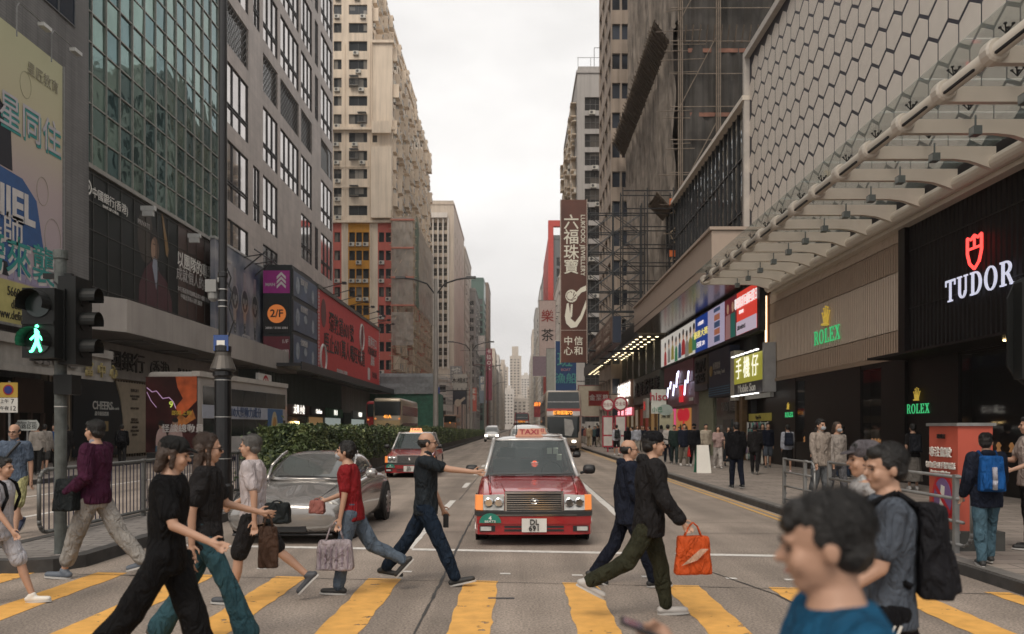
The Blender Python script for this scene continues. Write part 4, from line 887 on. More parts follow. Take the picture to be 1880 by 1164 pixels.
b = MB(); b.box(U(54.9),U(50.2),-.34,-.31,.5,2.9,0); b.box(U(56.2),U(55),-.34,-.31,.4,2.95,1); b.prism(ell(U(53.3),2.5,1.1,.42,18),-.36,-.35,2); b.prism(ell(U(51.6),2.5,1.1,.42,18),-.365,-.355,2)
b.prism(ell(U(52.4),1.6,.3,.8,16,-.3),-.375,-.37,2); b.prism(ell(U(53.2),1.6,.35,.3,14),-.38,-.376,3); b.prism(ell(U(51.3),1.5,.35,.3,14),-.38,-.376,3); b.prism(ell(U(53.1),1.35,.3,.35,14),-.386,-.382,4); b.prism(ell(U(51.4),1.25,.3,.35,14),-.386,-.382,4)
b.build('window_poster', [glow('art_orange', (.65,.28,.08), .5), glow('art_pink', (.8,.1,.25), .8), glow('art_red', (.7,.02,.04), .6), glow('art_black', (.02,.02,.02), .1), glow('art_skin', (.6,.4,.3), .5)], r)
b = MB(); b.box(U(48.5),U(45),-.12,-.06,.1,4.0); b.build('shop_curtain', mat('curtain_green', (.16,.17,.12), .7, var=.4, sc_=2), r)
b = MB()
for k in range(12): b.bar((U(48.3)+k*.28,-.18,.1),(U(48.3)+k*.28,-.18,3.8),.09,8)
b.build('curtain_fold', mat('curtain_olive', (.22,.22,.15), .7), r)
b = MB(); b.box(U(44.8),U(40.4),-.12,-.06,.1,3.3); b.build('shop_glass', mat('grey_glass', (.10,.11,.105), .08, .3, var=.2), r); text('YUM 韓燒', r, U(41.9),2.75,.5, glow('letter_grey', (.4,.4,.4), .4), -.2); b = MB(); b.box(U(43),U(41.4),-.18,-.13,.1,2.1); b.build('door', mat('grey_door', (.05,.06,.06), .2), r)
b = MB(); b.box(U(39.4),U(38.9),-.3,-.05,.1,3.2); b.box(U(40.2),U(39.9),-.3,-.05,.1,3.2); b.build('pier', mat('tiled_pier', (.12,.07,.03), .4, var=.5, sc_=5), r)
b = MB(); b.box(U(38.8),U(34.9),1.2,1.3,.1,3.1); b.box(U(38.8),U(34.9),-.2,-.05,3.0,3.2); b.build('shop_back', mat('shop_light_wall', (.5,.5,.47), .6), r)
b = MB(); b.box(U(38.5),U(35.2),-.1,-.05,1.98,2.32); b.build('shop_banner', mat('banner_yellow', (.5,.43,.08), .6), r); text('Oppo Go', r, U(36.9),2.15,.16, INK, -.13)
rk = MB()
for k in range(4): rk.bar((U(38.4)+k*1.05,-.2,.15),(U(38.4)+k*1.05,-.2,1.95),.02,6)
for z in range(6): rk.bar((U(38.4),-.2,.45+z*.29),(U(35.25),-.2,.45+z*.29),.012,5)
rk = rk.build('display_rack', WT, r); pk = MB(); pk.box(0,.14,-.06,-.01,0,.23,0); pk.box(.02,.12,-.066,-.061,.02,.14,1)
for ci, c in enumerate(((.1,.42,.36),(.6,.6,.58),(.5,.04,.1),(.12,.06,.2),(.03,.12,.12))):
    me = pk.mesh('phone_case', [mat('case_%s' % 'abcde'[ci], c, .4), mat('case_face_%s' % 'abcde'[(ci*2)%5], [x*.5+.2 for x in c], .4)])
    for z in range(6):
        for k in range(16):
            if (random.randint(0,4)+z) % 5 == ci: link('phone_case', me, rk, Matrix.Translation((U(38.35)+k*.195,-.22,.22+z*.29)))

# ======== arcade with downlit soffit and sign boxes
r = thing('shop_arcade', 'long arcade with a downlit soffit over lit jewellery shop signs', 'building', SR(11,107), -90)
U = lambda d: 107-d
MARB = tiles('marble_green', (.17,.17,.15), 1.6, 1.2, .012, .6, .25)
b = MB(); b.box(0,46.9,.05,14,0,11.5); b.build('wall', MARB, r)
b = MB(); b.box(0,46.6,-2.1,.0,8.55,9.3); b.box(0,46.6,-2.3,-2.1,8.4,9.5,1); b.build('soffit', [mat('soffit_bronze', (.14,.12,.09), .35, .4), DK], r)
dl = MB(); dl.lathe((0,0,8.55),[(.13,0),(.12,-.02)],10); me = dl.mesh('downlight', glow('downlight_warm', (1,.82,.5), 4.5))
repeat(r, 'downlight', me, [Matrix.Translation((1.5+i*1.9,-.45-j*.62,0)) for i in range(24) for j in range(3)])
b = MB(); b.box(0,.8,-.35,.04,6.15,8.5); repeat(r, 'pilaster', b.mesh('pilaster', MARB), [Matrix.Translation((i*3.9,0,0)) for i in range(12)])
b = MB(); b.box(U(74),U(60.5),-.5,-.02,3.7,6.0); b.build('shop_fascia', mat('fascia_moss', (.13,.14,.12), .5), r)
text('盧 滙 茶 餐 廳', r, U(66.4),4.85,1.0, BLK, -.55, ext=.08, bold=.02, sx=1.5)
for d0, d1, bd in ((74.2,80,.0),(80.6,86,.0),(86.5,92,1)):
    b = MB(); b.box(U(d1),U(d0),-.75,-.02,3.4,6.1); b.build('sign_box', mat('sign_bronze2', (.28,.17,.12), .4, .2), r)
    text('周大福' if bd else '鐘錶珠寶', r, U((d0+d1)/2),5.1,1.15, glow('letter_lit', (1,.93,.85), 2.2), -.8, bold=.02, sx=1.1); text('JEWELLERY', r, U((d0+d1)/2),4.05,.5, glow('letter_lit', (0,0,0)), -.8, bold=.02)
for d, z in ((69,3.0),(74.2,2.9)): b = MB(); b.box(U(d)-1.9,U(d)+1.9,-1.6,-1.4,z-.35,z+.35); b.build('neon_sign', glow('sign_pink', (.5,.1,.12), .4), r); text('六福珠寶', r, U(d),z,.5, glow('neon_pink', (1,.35,.4), 3), -1.64, bold=.02, sx=1.6)
b = MB(); b.box(U(76),U(72.4),-1.6,-1.4,1.9,2.4); b.build('neon_sign', glow('sign_violet', (.06,.03,.2), .6), r); text('免費WiFi', r, U(74.2),2.15,.35, NW, -1.64, sx=1.5)
cols_ = [(.5,.3,.12),(.28,.05,.03),(.5,.42,.3),(.42,.24,.1),(.2,.22,.2),(.45,.12,.06),(.5,.4,.25)]
for k in range(7): d0 = 61+k*6.4; b = MB(); b.box(U(d0+5.6),U(d0),-.1,-.02,.15,3.3); b.build('shop_window', glow('shop_glow_%s' % 'abcdefg'[k], cols_[k], .35), r)
b = MB()
for k in range(16): b.box(U(61)-k*2.9,U(61)-k*2.9+.18,-.3,-.12,.1,3.5)
b.build('door_frame', mat('brass_frame', (.2,.12,.05), .4, .4), r)
b = MB(); b.box(U(63),U(61.4),-1.3,-1.1,2.4,3.9); b.build('projecting_sign', mat('sign_offwhite', (.5,.5,.45), .6), r); text('hi', r, U(62.2),3.3,.7, glow('red_lit', (.8,.03,.03), .6), -1.34, bold=.025)
for k, (d0, d1) in enumerate(((58.2,64.2),(64.6,70.5),(71,77))):
    o = thing('sign_box', ['dark brown roadside sign box with navy end panel, nearest on the arcade edge','dark brown roadside sign box, middle one on the arcade edge','dark brown roadside sign box behind the hanging jewellery sign'][k], 'sign', (6.77,d1,0), -90, 'brown sign boxes on the arcade edge')
    b = MB(); b.box(0,d1-d0,-.02,.63,7.7,9.65,0); b.box(d1-d0,d1-d0+.03,.03,.6,7.75,9.6,1); b.box(.15,d1-d0-.15,-.06,-.021,7.85,9.5,2); b.build('cabinet', [mat('sign_case', (.06,.045,.04), .5), mat('sign_navy2', (.015,.025,.05), .4), mat('sign_choc', (.15,.09,.07), .5)], o)
    text('六福珠寶', o, (d1-d0)/2,8.9,.6, mat('letter_dim', (.33,.26,.22), .5), -.08, sx=1.6); text('JEWELLERY', o, (d1-d0)/2,8.2,.35, MC['letter_dim'], -.08, sx=1.5)
    b = MB(); b.bar((.5,.3,9.6),(.5,3.8,9.9),.05,6); b.bar((d1-d0-.5,.3,9.6),(d1-d0-.5,3.8,9.9),.05,6); b.bar((.5,.3,7.6),(.5,1.9,7.6),.05,6); b.bar((0,-.05,7.6),(d1-d0,-.05,7.6),.07,6); b.build('bracket', BLK, o)

# ======== netted tower under renovation
r = thing('netted_building', 'tall building wrapped in dark folded netting and bamboo scaffolding', 'building', SR(11,82), -90)
b = MB(); b.box(.5,24,.9,22,0,62); b.build('core', mat('old_wall', (.12,.10,.09), .9, var=.3), r)
def netsheet(n, m, P, nm='net', T=None):
    q = MB(T)
    for i in range(n):
        for k in range(m): q.quad(P(i/n,k/m),P((i+1)/n,k/m),P((i+1)/n,(k+1)/m),P(i/n,(k+1)/m))
    return q
nf = lambda a, z, s: .4*noise.noise(Vector((a*1.7,z*.09,s)))+.22*abs(noise.noise(Vector((a*4.5,z*.2,s+4))))+.1*noise.noise(Vector((a*1.1,z*1.3,s+8)))
NB = mat('brown_net', (.29,.25,.215), .95, var=.35, sc_=.9, streak=.55); NK = mat('black_net', (.07,.064,.058), .95, var=.6, sc_=.4, streak=.7, alpha=.9)
netsheet(110, 26, lambda u,v: (u*24.5, -.1+nf(u*24.5, v*50, 1)+.7*math.sin(v*3.14)*.2, 10+v*20)).build('net', NB, r, smooth=True)
netsheet(90, 26, lambda u,v: (u*24.5, .25+nf(u*24.5, v*50, 7), 30.5+v*31)).build('net', NB, r, smooth=True)
netsheet(90, 30, lambda u,v: (24.6+nf(u*20+30, v*50, 3), .3+u*21, 8+v*54)).build('net', NK, r, smooth=True)
fan = MB()
for i in range(62): fan.bar((i*.4,-.3,28.8+random.uniform(-.2,.2)),(i*.4+random.uniform(-.1,.1),-1.35-random.random()*.3,30.3),.045,4)
for k in range(5): fan.bar((-.3,-.4-k*.24,28.9+k*.34),(24.8,-.4-k*.24,28.9+k*.34),.045,4)
for i in range(24): fan.bar((24.7+random.uniform(.1,.2),.2+i*.5,28.6),(25.4,.2+i*.5,29.6),.05,4)
fan.build('bamboo_fan', mat('old_bamboo', (.13,.10,.075), .85, var=.3), r)
netsheet(60,4,lambda u,v: (u*24.5,-.3-v*1.0,28.85+v*1.4+.1*noise.noise(Vector((u*20,v*3,1)))),'fan').build('fan_sheet', mat('fan_brown', (.11,.085,.065), .95, var=.4), r)
f2 = MB()
for i in range(30): a = i/30; f2.bar((21.5+a*3.5,-.2,17.0),(21.2+a*3.9,-1.3,18.2-.4*math.sin(a*3.1)),.05,4)
for k in range(5): f2.bar((21.2,-.3-k*.25,17.2+k*.26),(25.2,-.3-k*.25,17+k*.2),.05,4)
netsheet(10,4,lambda u,v: (21.5+u*3.3,-.3-v*.95,17.1+v*1.05)).build('fan_sheet', MC['fan_brown'], r)
f2.build('bamboo_fan', MC['old_bamboo'], r)
bb = MB()
for a in (.25, 2.9, 7.0, 11.5, 16): 
    for k in range(3): bb.bar((24.95+k*.05,a+k*.12,8),(24.95+k*.05,a+k*.12,62),.045,5)
z = 8
while z < 61: bb.bar((24.9,-.3,z),(24.95,17+random.random(),z+random.uniform(-.1,.1)),.035,5); z += 2.3
for i in range(26):
    z = random.uniform(15,50); bb.bar((24.9,random.uniform(-1.4,-.2),z),(25.1,random.uniform(.3,2.5),z+random.uniform(-.1,.1)),.03,4)
for i in range(9): z = 12+i*6; bb.bar((24.95,.3,z),(24.95,2.9,z+5),.035,4)
bb.build('bamboo_pole', mat('bamboo_pale', (.19,.15,.115), .7, var=.3), r)
for z in (14.2,18.7,23.5,28,32.4,37,42): b = MB(); b.box(24.66,24.7,.5,14,z,z+.28); b.build('guard_band', mat('band_rust', (.20,.09,.06), .8, var=.3), r)
for z in (13.6,17.2): b = MB(); b.box(25.0,25.05,-.4,1.7,z,z+.45); b.build('guard_band', mat('band_orange', (.6,.14,.03), .7), r)
for i in range(14):
    b = MB(); x = 24.9; b.bar((x,-.3-.0*i,random.uniform(11,18)),(x+.1,1.9,random.uniform(11,18)),.03,4); b.build('loose_pole', BAM, r)
r = thing('pipe_scaffold', 'black steel pipe scaffold in front of the brown netting', 'scaffolding', (7.3,56.6,0))
b = MB()
for x in (0,1.7,3.5): b.bar((x,0,9.9),(x,0,18.3),.045,6); b.bar((x,1.2,9.9),(x,1.2,18.3),.045,6)
for k in range(7): b.bar((0,0,10.6+k*1.25),(3.6,0,10.6+k*1.25),.04,6); b.bar((0,1.2,10.6+k*1.25),(3.6,1.2,10.6+k*1.25),.04,6)
b.build('pipe_frame', BLK, r)

# ======== hanging jewellery sign and its truss
r = thing('hanging_sign', 'tall brown vertical sign with cream characters hung over the road on a truss', 'sign', (3.73,70,0))
b = MB(); b.box(0,2.2,0,.55,7.28,21.2,0); b.build('cabinet', mat('sign_maroon', (.115,.04,.025), .5, var=.35, sc_=.35), r)
b = MB(); b.box(-.05,0,-.03,.6,7.2,21.25); b.box(2.2,2.25,-.03,.6,7.2,21.25); b.box(0,2.2,-.03,-.0,10.0,10.04); b.build('trim', mat('trim_light', (.5,.42,.36), .5), r)
CRM = glow('letter_cream', (.78,.72,.58), .35)
for ch, z in zip('六福珠寶', (19.2,17.93,16.62,15.38)): text(ch, r, .88,z,1.02, CRM, -.03, bold=.015)
text('LUKFOOK JEWELLERY', r, 0,0,.40, CRM, 0, M=Matrix.Translation((1.86,-.03,17.3))@Matrix.Rotation(R(90),4,'Y'), bold=.01, sx=1.0)
for ch, x, z in (('中',.62,9.05),('信',1.5,9.05),('心',.62,8.2),('和',1.5,8.2)): text(ch, r, x,z,.6, CRM, -.03, bold=.025)
b = MB(); o = (.95,12.9); pts = lambda L_: [(o[0]+x,o[1]+z) for x,z in L_]
b.prism(ell(.9,12.95,.52,.55,18),-.03,-.005,0)
for k in range(16): a = k*.8; b.bar((.9+.3*math.cos(a)-.15,-.035,12.95+.35*math.sin(a)),(.9+.42*math.cos(a+.9),-.035,12.95+.42*math.sin(a+.9)),.02,4,m=1)
b.prism(pts([(-.45,-.6),(-.3,-.55),(-.1,-1.9),(.25,-2.2),(.7,-1.6),(1.2,-.3),(1.2,-.95),(.85,-1.9),(.4,-2.6),(-.1,-2.7),(-.5,-2.3),(-.62,-1.7)]),-.03,-.005,0)
b.prism(pts([(-.1,-.65),(.06,-.65),(.0,-1.7),(-.2,-1.9)]),-.03,-.005,0); b.prism(pts([(.35,.35),(.75,.75),(1.2,.95),(1.2,.5),(.8,.35),(.5,.0)]),-.03,-.005,0)
b.build('ring_drawing', [CRM, mat('ink_maroon', (.08,.02,.01), .5)], r)
b = MB(); TX = (2.3,4.5,6.9)
for y in (.05,.75):
    for x in TX: b.bar((x,y,7.9),(x,y,20.9),.055,6)
    for k in range(8):
        z = 8.3+k*1.68; b.bar((2.2,y,z),(7.4,y,z),.05,6)
        if k < 7: b.bar((2.3,y,z),(4.5,y,z+1.68),.035,5); b.bar((4.5,y,z),(2.3,y,z+1.68),.035,5); b.bar((4.5,y,z+1.68),(6.9,y,z),.035,5); b.bar((4.5,y,z),(6.9,y,z+1.68),.03,5)
for k in range(8): z = 8.3+k*1.68; b.bar((2.3,.05,z),(2.3,.75,z),.03,5); b.bar((4.5,.05,z),(4.5,.75,z),.03,5)
for y in (20.9,21.0): pass
for k in range(3): b.bar((-.0+k*1.1,.6,21),(-.0+k*1.1+.6,1.2,18+k),.04,5)
b.build('truss', mat('truss_black', (.03,.035,.04), .5), r)
# ======== other signs over the right pavement
def board(name, label, x, y, z0, W, H, m, T=.3, rz=0, texts=(), frame=None, posts=None):
    o = thing(name, label, 'sign', (x,y,0), rz); b = MB(); b.box(0,W,0,T,z0,z0+H); b.build('board', m, o)
    if frame:
        b = MB(); b.box(-.06,0,-.03,T,z0-.06,z0+H+.06); b.box(W,W+.06,-.03,T,z0-.06,z0+H+.06); b.box(0,W,-.03,T,z0-.06,z0-.001); b.box(0,W,-.03,T,z0+H+.001,z0+H+.06); b.build('frame', frame, o)
    for s_, tx, tz, th, tm in texts: text(s_, o, tx, tz, th, tm, -.03, bold=.02)
    b = MB()
    for (p, q) in (posts or [((W,T/2,z0+H*.8),(9.4-x if x > 0 else W+1,T/2,z0+H*.8)),((W,T/2,z0+H*.2),(9.4-x if x > 0 else W+1,T/2,z0+H*.2))]): b.bar(p,q,.05,6)
    b.build('bracket', DK, o); return o
TEA = mat('teal_letter', (.08,.30,.28), .5)
board('hanging_sign','blue vertical restaurant banner with teal characters, below the brown jewellery sign',4.1,88,5.6,2.25,5.4,mat('banner_blue', (.02,.06,.17), .6, var=.1), texts=(('班',1.0,8.9,1.3,TEA),('BOAT',1.1,7.9,.3,mat('pink_letter', (.4,.2,.25), .5)),('漁船',1.1,6.9,.9,TEA)),frame=WT)
board('hanging_sign','small red jewellery sign with ornate border beside the bus',6.6,75,3.72,1.75,1.28,mat('sign_red', (.28,.025,.02), .5, var=.15), texts=(('金至尊',.87,4.4,.45,WT),),frame=mat('frame_gold', (.35,.12,.05), .5))
board('hanging_sign','dark red hanging sign with glowing orange top, far right behind the bus',2.4,118,3.2,1.3,2.2,mat('sign_darkred', (.22,.03,.04), .5), texts=(('麻辣',.65,5.0,.5,glow('orange_glow', (1,.3,.05), 2.5)),('火鍋',.65,4.0,.5,mat('red_letter', (.4,.08,.06), .5))))
board('hanging_sign','pink and white stacked vertical sign on the grey block, far right',4.0,150,14,3,11,mat('sign_palepink', (.5,.4,.38), .6), texts=(('樂',1.5,22,1.8,MC['sign_red']),('茶',1.5,18.5,1.8,INK)),frame=GREY)
board('wall_sign','grey and green billboard panel left of the blue banner, right side',4.0,112,5.5,2.6,7,mat('sign_greygreen', (.33,.34,.31), .6), frame=GREY)
board('hanging_sign','mauve framed sign high on the far right block',2.6,140,10.5,2.6,3.4,mat('sign_mauve2', (.26,.2,.24), .6), frame=WT)
board('wall_sign','low cream fascia board behind the ornate red sign',7.2,96,3.0,3.7,3.6,mat('cream_board', (.42,.38,.31), .7), frame=MC['sign_darkred'])
# ======== left signs
r = thing('billboard', 'huge pastel tutoring billboard with teal and blue lettering, top left', 'billboard', (-18.55,18,0), 90)
GB = mat('billboard_print', (.42,.37,.31), .6, var=.1, sc_=.35); t = GB.node_tree; nn = t.nodes; l = t.links; bs_ = nn['Principled BSDF']
g = nn.new('ShaderNodeNewGeometry'); sx = nn.new('ShaderNodeSeparateXYZ'); l.new(g.outputs['Position'], sx.inputs[0]); rr = nn.new('ShaderNodeMapRange'); rr.inputs[1].default_value = 6; rr.inputs[2].default_value = 16; l.new(sx.outputs[2], rr.inputs[0])
cr_ = nn.new('ShaderNodeValToRGB'); e = cr_.color_ramp.elements; e[0].color = (.36,.30,.36,1); e[1].color = (.44,.43,.27,1); x_ = e.new(.5); x_.color = (.42,.34,.33,1); x_ = e.new(.75); x_.color = (.47,.42,.28,1); l.new(rr.outputs[0], cr_.inputs[0]); l.new(cr_.outputs[0], bs_.inputs['Base Color'])
b = MB(); b.box(-3,15.3,0,.25,5.5,16.4,0); b.build('panel', GB, r)
b = MB(); b.box(-3,15.4,-.06,.0,5.4,5.5); b.box(15.3,15.4,-.06,.3,5.5,16.4); b.build('frame', GREY, r)
b = MB(); b.box(-3,15.3,-.012,-.003,5.5,7.05); b.build('contact_band', mat('print_olive', (.42,.38,.14), .6), r)
BLU = mat('print_blue', (.03,.09,.24), .6); TEL = mat('print_teal', (.03,.24,.22), .6)
b = MB(); b.prism([(9,7.7),(12.9,7.4),(12.9,8.6),(14.0,8.5),(13.5,10.4),(12.6,11.0),(9,11.2)],-.012,-.003,0); b.prism([(9,11.2),(12.0,11.1),(11.9,12.6),(11.2,13.6),(9,14)],-.012,-.003,1); b.prism([(9,7.2),(11.8,7.2),(11.7,7.7),(9,7.9)],-.013,-.0125,1)
b.build('print_shape', [BLU, mat('print_black', (.012,.012,.02), .6)], r)
b = MB()
for k in range(10): a = 11.7+k*.36; b.prism([(a,7.1),(a+.36,7.1),(a+.3,7.5+.3*math.sin(k*2.1)**2),(a+.1,7.6+.2*math.cos(k*1.7))],-.011,-.004)
b.build('print_shape', mat('print_lilac', (.28,.25,.36), .6), r)
MCW = mat('print_white', (.55,.52,.5), .6)
def sh(s_, u, z, h, m, m2, al='RIGHT', sx=1., dx=.08): text(s_, r, u+dx, z-.12, h, m2, -.014, al, .003, .05, sx); text(s_, r, u, z, h, m, -.03, al, .003, .05, sx)
sh('衛星同住', 15.15, 13.15, 1.05, mat('print_grey', (.42,.40,.42), .6), TEL, sx=.95); sh('DANIEL', 13.35, 9.85, 1.15, MCW, BLU, sx=.95); sh('導師', 12.65, 8.85, .95, MCW, BLU); sh('榜來襲', 14.75, 7.9, 1.2, TEL, MCW)
for s_, z, h_ in (('5660 1201',6.65,.36),('definingeducation',6.2,.36),('www.definingeducation',5.8,.36)): text(s_, r, 14.6 if h_ == .36 and z < 6.5 else 13.3, z, h_, INK, -.03, 'RIGHT', sx=.8)
text('星匠教育', r, 15.0, 15.3, .4, mat('print_dim', (.30,.28,.2), .6), -.03, 'RIGHT')
for cx, cz, ra in ((13.9,10.9,.55),(12.8,14.6,.5),(14.6,9.2,.8)):
    b = MB(); P = ell(cx,cz,ra*.7,ra,22); b.tube([(x,-.012,z) for x,z in P+[P[0]]],.008,4); b.build('print_outline', MC['print_dim'], r)
def arm_lamp(x, y, z, L_, rt, k):
    b = MB(); b.tube([(x,y,z-1.3),(x,y,z-.2),(x+.15,y,z),(x+L_,y,z)],.025,6); b.build('bracket', GREY, rt); b = MB(); b.box(x+L_-.1,x+L_+.45,y-.12,y+.12,z-.16,z-.02); b.build('floodlight', mat('lamp_grey', (.5,.5,.48)), rt)
arm_lamp(11.7, -.35, 17.2, 1.6, r, 0); arm_lamp(14.0,-.3,17.3,1.6,r,1)
# watch billboard
r = thing('billboard', 'blue-grey watch billboard with three chronographs above the bank canopy', 'billboard', (-20,54,0), 90)
WB = mat('watch_print', (.12,.15,.2), .45, var=.2); t = WB.node_tree; nn = t.nodes; l = t.links
g = nn.new('ShaderNodeNewGeometry'); z_ = nn.new('ShaderNodeTexNoise'); z_.inputs['Scale'].default_value = .35; z_.inputs['Detail'].default_value = 5; l.new(g.outputs['Position'], z_.inputs['Vector']); cr_ = nn.new('ShaderNodeValToRGB'); e = cr_.color_ramp.elements
e[0].position = .38; e[0].color = (.03,.055,.1,1); e[1].position = .66; e[1].color = (.34,.33,.34,1); l.new(z_.outputs[0], cr_.inputs[0]); l.new(cr_.outputs[0], nn['Principled BSDF'].inputs['Base Color'])
b = MB(); b.box(0,10.8,0,.3,8,14.2,0); b.build('panel', WB, r); b = MB(); b.box(-.1,10.9,-.05,.3,14.2,14.35); b.box(10.8,10.95,-.05,.3,7.95,14.2); b.build('frame', mat('frame_pale', (.4,.4,.38), .5), r)
SIL = mat('watch_silver', (.35,.35,.34), .35, .5); DRK = mat('watch_dark', (.05,.055,.06), .4)
for u, z in ((3.8,10.9),(5.9,10.9),(8.2,10.85)):
    b = MB(); b.prism([(u-.34,z+.7),(u+.34,z+.7),(u+.26,z+2.1),(u-.26,z+2.1)],-.01,-.004,0); b.prism(ell(u,z,.78,.98,22),-.02,-.012,0); b.prism(ell(u,z,.62,.8,22),-.025,-.021,1)
    for dx, dz in ((-.25,0),(.25,0),(0,-.35)): b.prism(ell(u+dx,z+dz,.17,.22,12),-.03,-.026,0)
    b.prism([(u-.34,z-.7),(u+.34,z-.7),(u+.24,z-1.7),(u-.24,z-1.7)],-.01,-.004,0)
    for k in range(3): b.prism(ell(u,z-1.75-k*.3,.2,.15,10),-.02,-.012,1); b.prism(ell(u,z-1.75-k*.3,.12,.08,10),-.03,-.022,0)
    b.build('watch_picture', [SIL, DRK], r)
text('CITIZEN', r, 6.2, 8.3, .35, mat('print_white', (.55,.52,.5)), -.03); text('Master', r, 2.6, 13.2, .3, mat('print_white', (.5,.5,.5)), -.03)
# sign box cluster
r = thing('sign_tower', 'stacked sign box with magenta arrow panel, orange 2/F disc and blue side posters', 'sign', (-19.7,63.3,0))
b = MB(); b.box(0,2.2,.05,8.2,6.4,14.3); b.build('cabinet', mat('cabinet_dark', (.012,.016,.018), .5), r)
def fp(z0,z1,m): b = MB(); b.box(0,2.05,0,.045,z0,z1); return b.build('front_panel', m, r)
fp(12.1,13.85,mat('panel_magenta', (.30,.02,.20), .5)); fp(9.0,11.8,mat('panel_black', (.012,.012,.012), .4)); fp(7.0,8.75,mat('panel_maroon', (.12,.02,.03), .5))
b = MB()
for k in range(3): z = 12.45+k*.36; b.prism([(1.05,z),(1.4,z+.35),(1.75,z),(1.75,z+.22),(1.4,z+.57),(1.05,z+.22)],-.02,-.003)
b.build('arrow_mark', MCW, r); text('MAN', r, .55,12.75,.26, MCW, -.02, bold=.02)
b = MB(); b.prism(ell(1.05,10.5,.72,.72,28),-.02,-.003); b.build('round_mark', glow('disc_orange', (.75,.22,.05), .5), r); text('2/F', r, 1.05,10.5,.62, INK, -.03, bold=.025)
text('2808 / 3188 2881', r, 1.05,9.4,.17, MCW, -.02, bold=.02, sx=1.1); text('1/F', r, 1.7,8.35,.32, MCW, -.02); text('韓國料理', r, .95,7.45,.4, MCW, -.02)
S = Matrix.Translation((2.2,0,0))@Matrix.Rotation(R(90),4,'Z')
PB = mat('panel_blue', (.05,.085,.15), .4, var=.45, sc_=.5)
for z0, z1 in ((12.0,13.95),(9.3,11.6),(6.6,8.95)):
    b = MB(S); b.box(.35,7.9,-.05,-.004,z0,z1,0); b.box(.2,.35,-.07,-.004,z0-.1,z1+.1,1); b.box(7.9,8.05,-.07,-.004,z0-.1,z1+.1,1); b.build('side_panel', [PB, DK], r)
    b = MB(S); b.prism(ell(1.6,(z0+z1)/2,.55,.7,14),-.06,-.052); b.prism(ell(6.4,(z0+z1)/2-.2,.4,.6,14),-.06,-.052); b.prism(ell(4,(z0+z1)/2+.1,.5,.35,14),-.06,-.052); b.build('poster_picture', mat('pic_pale', (.30,.34,.38), .5, var=.4, sc_=2), r)
for k, (s_, z) in enumerate((('星級享受',13.4),('香港專業',11.2),('全線優惠',8.5))): text(s_, r, 0,0,.42, MCW, M=S@Matrix.Translation((3.4,-.07,z)))
# red billboard
r = thing('billboard', 'long red billboard with black Chinese slogans on the left podium', 'billboard', (-17.5,71.5,0), 90)
RD = mat('billboard_red', (.55,.035,.035), .5, var=.08)
b = MB(); b.box(0,32.3,0,.4,6.5,13.9); b.build('panel', RD, r); b = MB(); b.box(-.1,32.5,-.12,.5,13.9,14.25); b.box(-.1,32.4,-.1,.5,6.1,6.5); b.build('frame', mat('frame_olive', (.09,.08,.065), .5), r)
text('彌敦道601號', r, 10,11.45,1.5, BLK, -.03, bold=.02, sx=1.05); text('唔止601萬人嘅旺味道', r, 12.2,9.35,1.5, BLK, -.03, bold=.02, sx=1.05)
text('香港可口', r, 27,11.8,1.0, MCW, -.03, bold=.02, sx=1.1); text('FOREMOST', r, 27,10.7,.9, BLK, -.03, bold=.015); text('滋味', r, 27,9.6,1.0, MCW, -.03, bold=.02); text('飲食優惠', r, 28.5,8.0,.6, mat('print_dimred', (.12,.02,.02), .5), -.03, bold=.02); text('條款及細則適用 請參閱網站', r, 10,7.2,.3, MCW, -.03)
b = MB(); b.box(24,25.4,-.02,-.005,7.3,8.7); P = ell(20.2,11.8,1.2,1.5,20)
for (cx,cz,ra,rb) in ((20.2,11.8,1.1,1.4),(2.0,7.9,1.1,1.2)):
    P = ell(cx,cz,ra,rb,22); b.tube([(x,-.03,z) for x,z in P+[P[0]]],.13,5)
b.prism([(19.8,10.4),(20.3,10.5),(20.8,9.0),(20.2,9.3),(19.9,9.0)],-.02,-.005); b.build('drawing', MCW, r)
b = MB(); b.prism(ell(2.2,12.0,1.0,1.3,18),-.02,-.012); b.prism(ell(20.2,11.8,.75,1.1,18),-.02,-.012); b.build('drawing', mat('print_dimred', (.1,.1,.1)), r)
b = MB()
for k in range(24): z = 6.6+k*.31; b.prism(ell(.45,z+.1,.16,.13,8),-.02,-.005); b.prism(ell(31.9,z+.1,.16,.13,8),-.02,-.005)
b.build('border_dots', MCW, r)
for k in range(9):
    b = MB(); u = 1.5+k*3.6; b.bar((u,0,14.1),(u,-1.9,14.6),.04,5); b.box(u-.25,u+.25,-2.2,-1.85,14.5,14.68); b.build('lamp_arm', DK, r)

# ======== lamp posts
def double_lamp(x, y, H, lab, arm=2.6):
    o = thing('street_lamp', lab, 'street lamp', (x,y,0), 0, 'grey double-arm lamps in the median')
    b = MB(); b.bar((0,0,0),(0,0,H),.22,10,.13); b.build('post', mat('lamp_post_grey', (.27,.25,.23), .6, .2), o)
    for s_ in (-1,1):
        b = MB(); b.tube([(0,0,H-1.2),(s_*arm*.25,0,H-.35),(s_*arm*.6,0,H-.05),(s_*arm,0,H+.12)],.06,6); a = b.build('arm', DK, o); b = MB(); b.box(s_*arm-.35,s_*arm+.35,-.15,.15,H+.02,H+.18); b.build('lamp_head', mat('lamp_head', (.1,.1,.1), .5), a)
for x, y, H, lab in ((-6,60,12.6,'nearest grey double-arm lamp post, in front of the scaffolded tower corner'),(-5.95,105,12.6,'second nearest grey double-arm lamp post along the hedge'),(-5.95,150,13,'third grey double-arm lamp post along the hedge'),(-5.95,205,13,'fourth and farthest clear double-arm lamp post down the median')): double_lamp(x,y,H,lab)
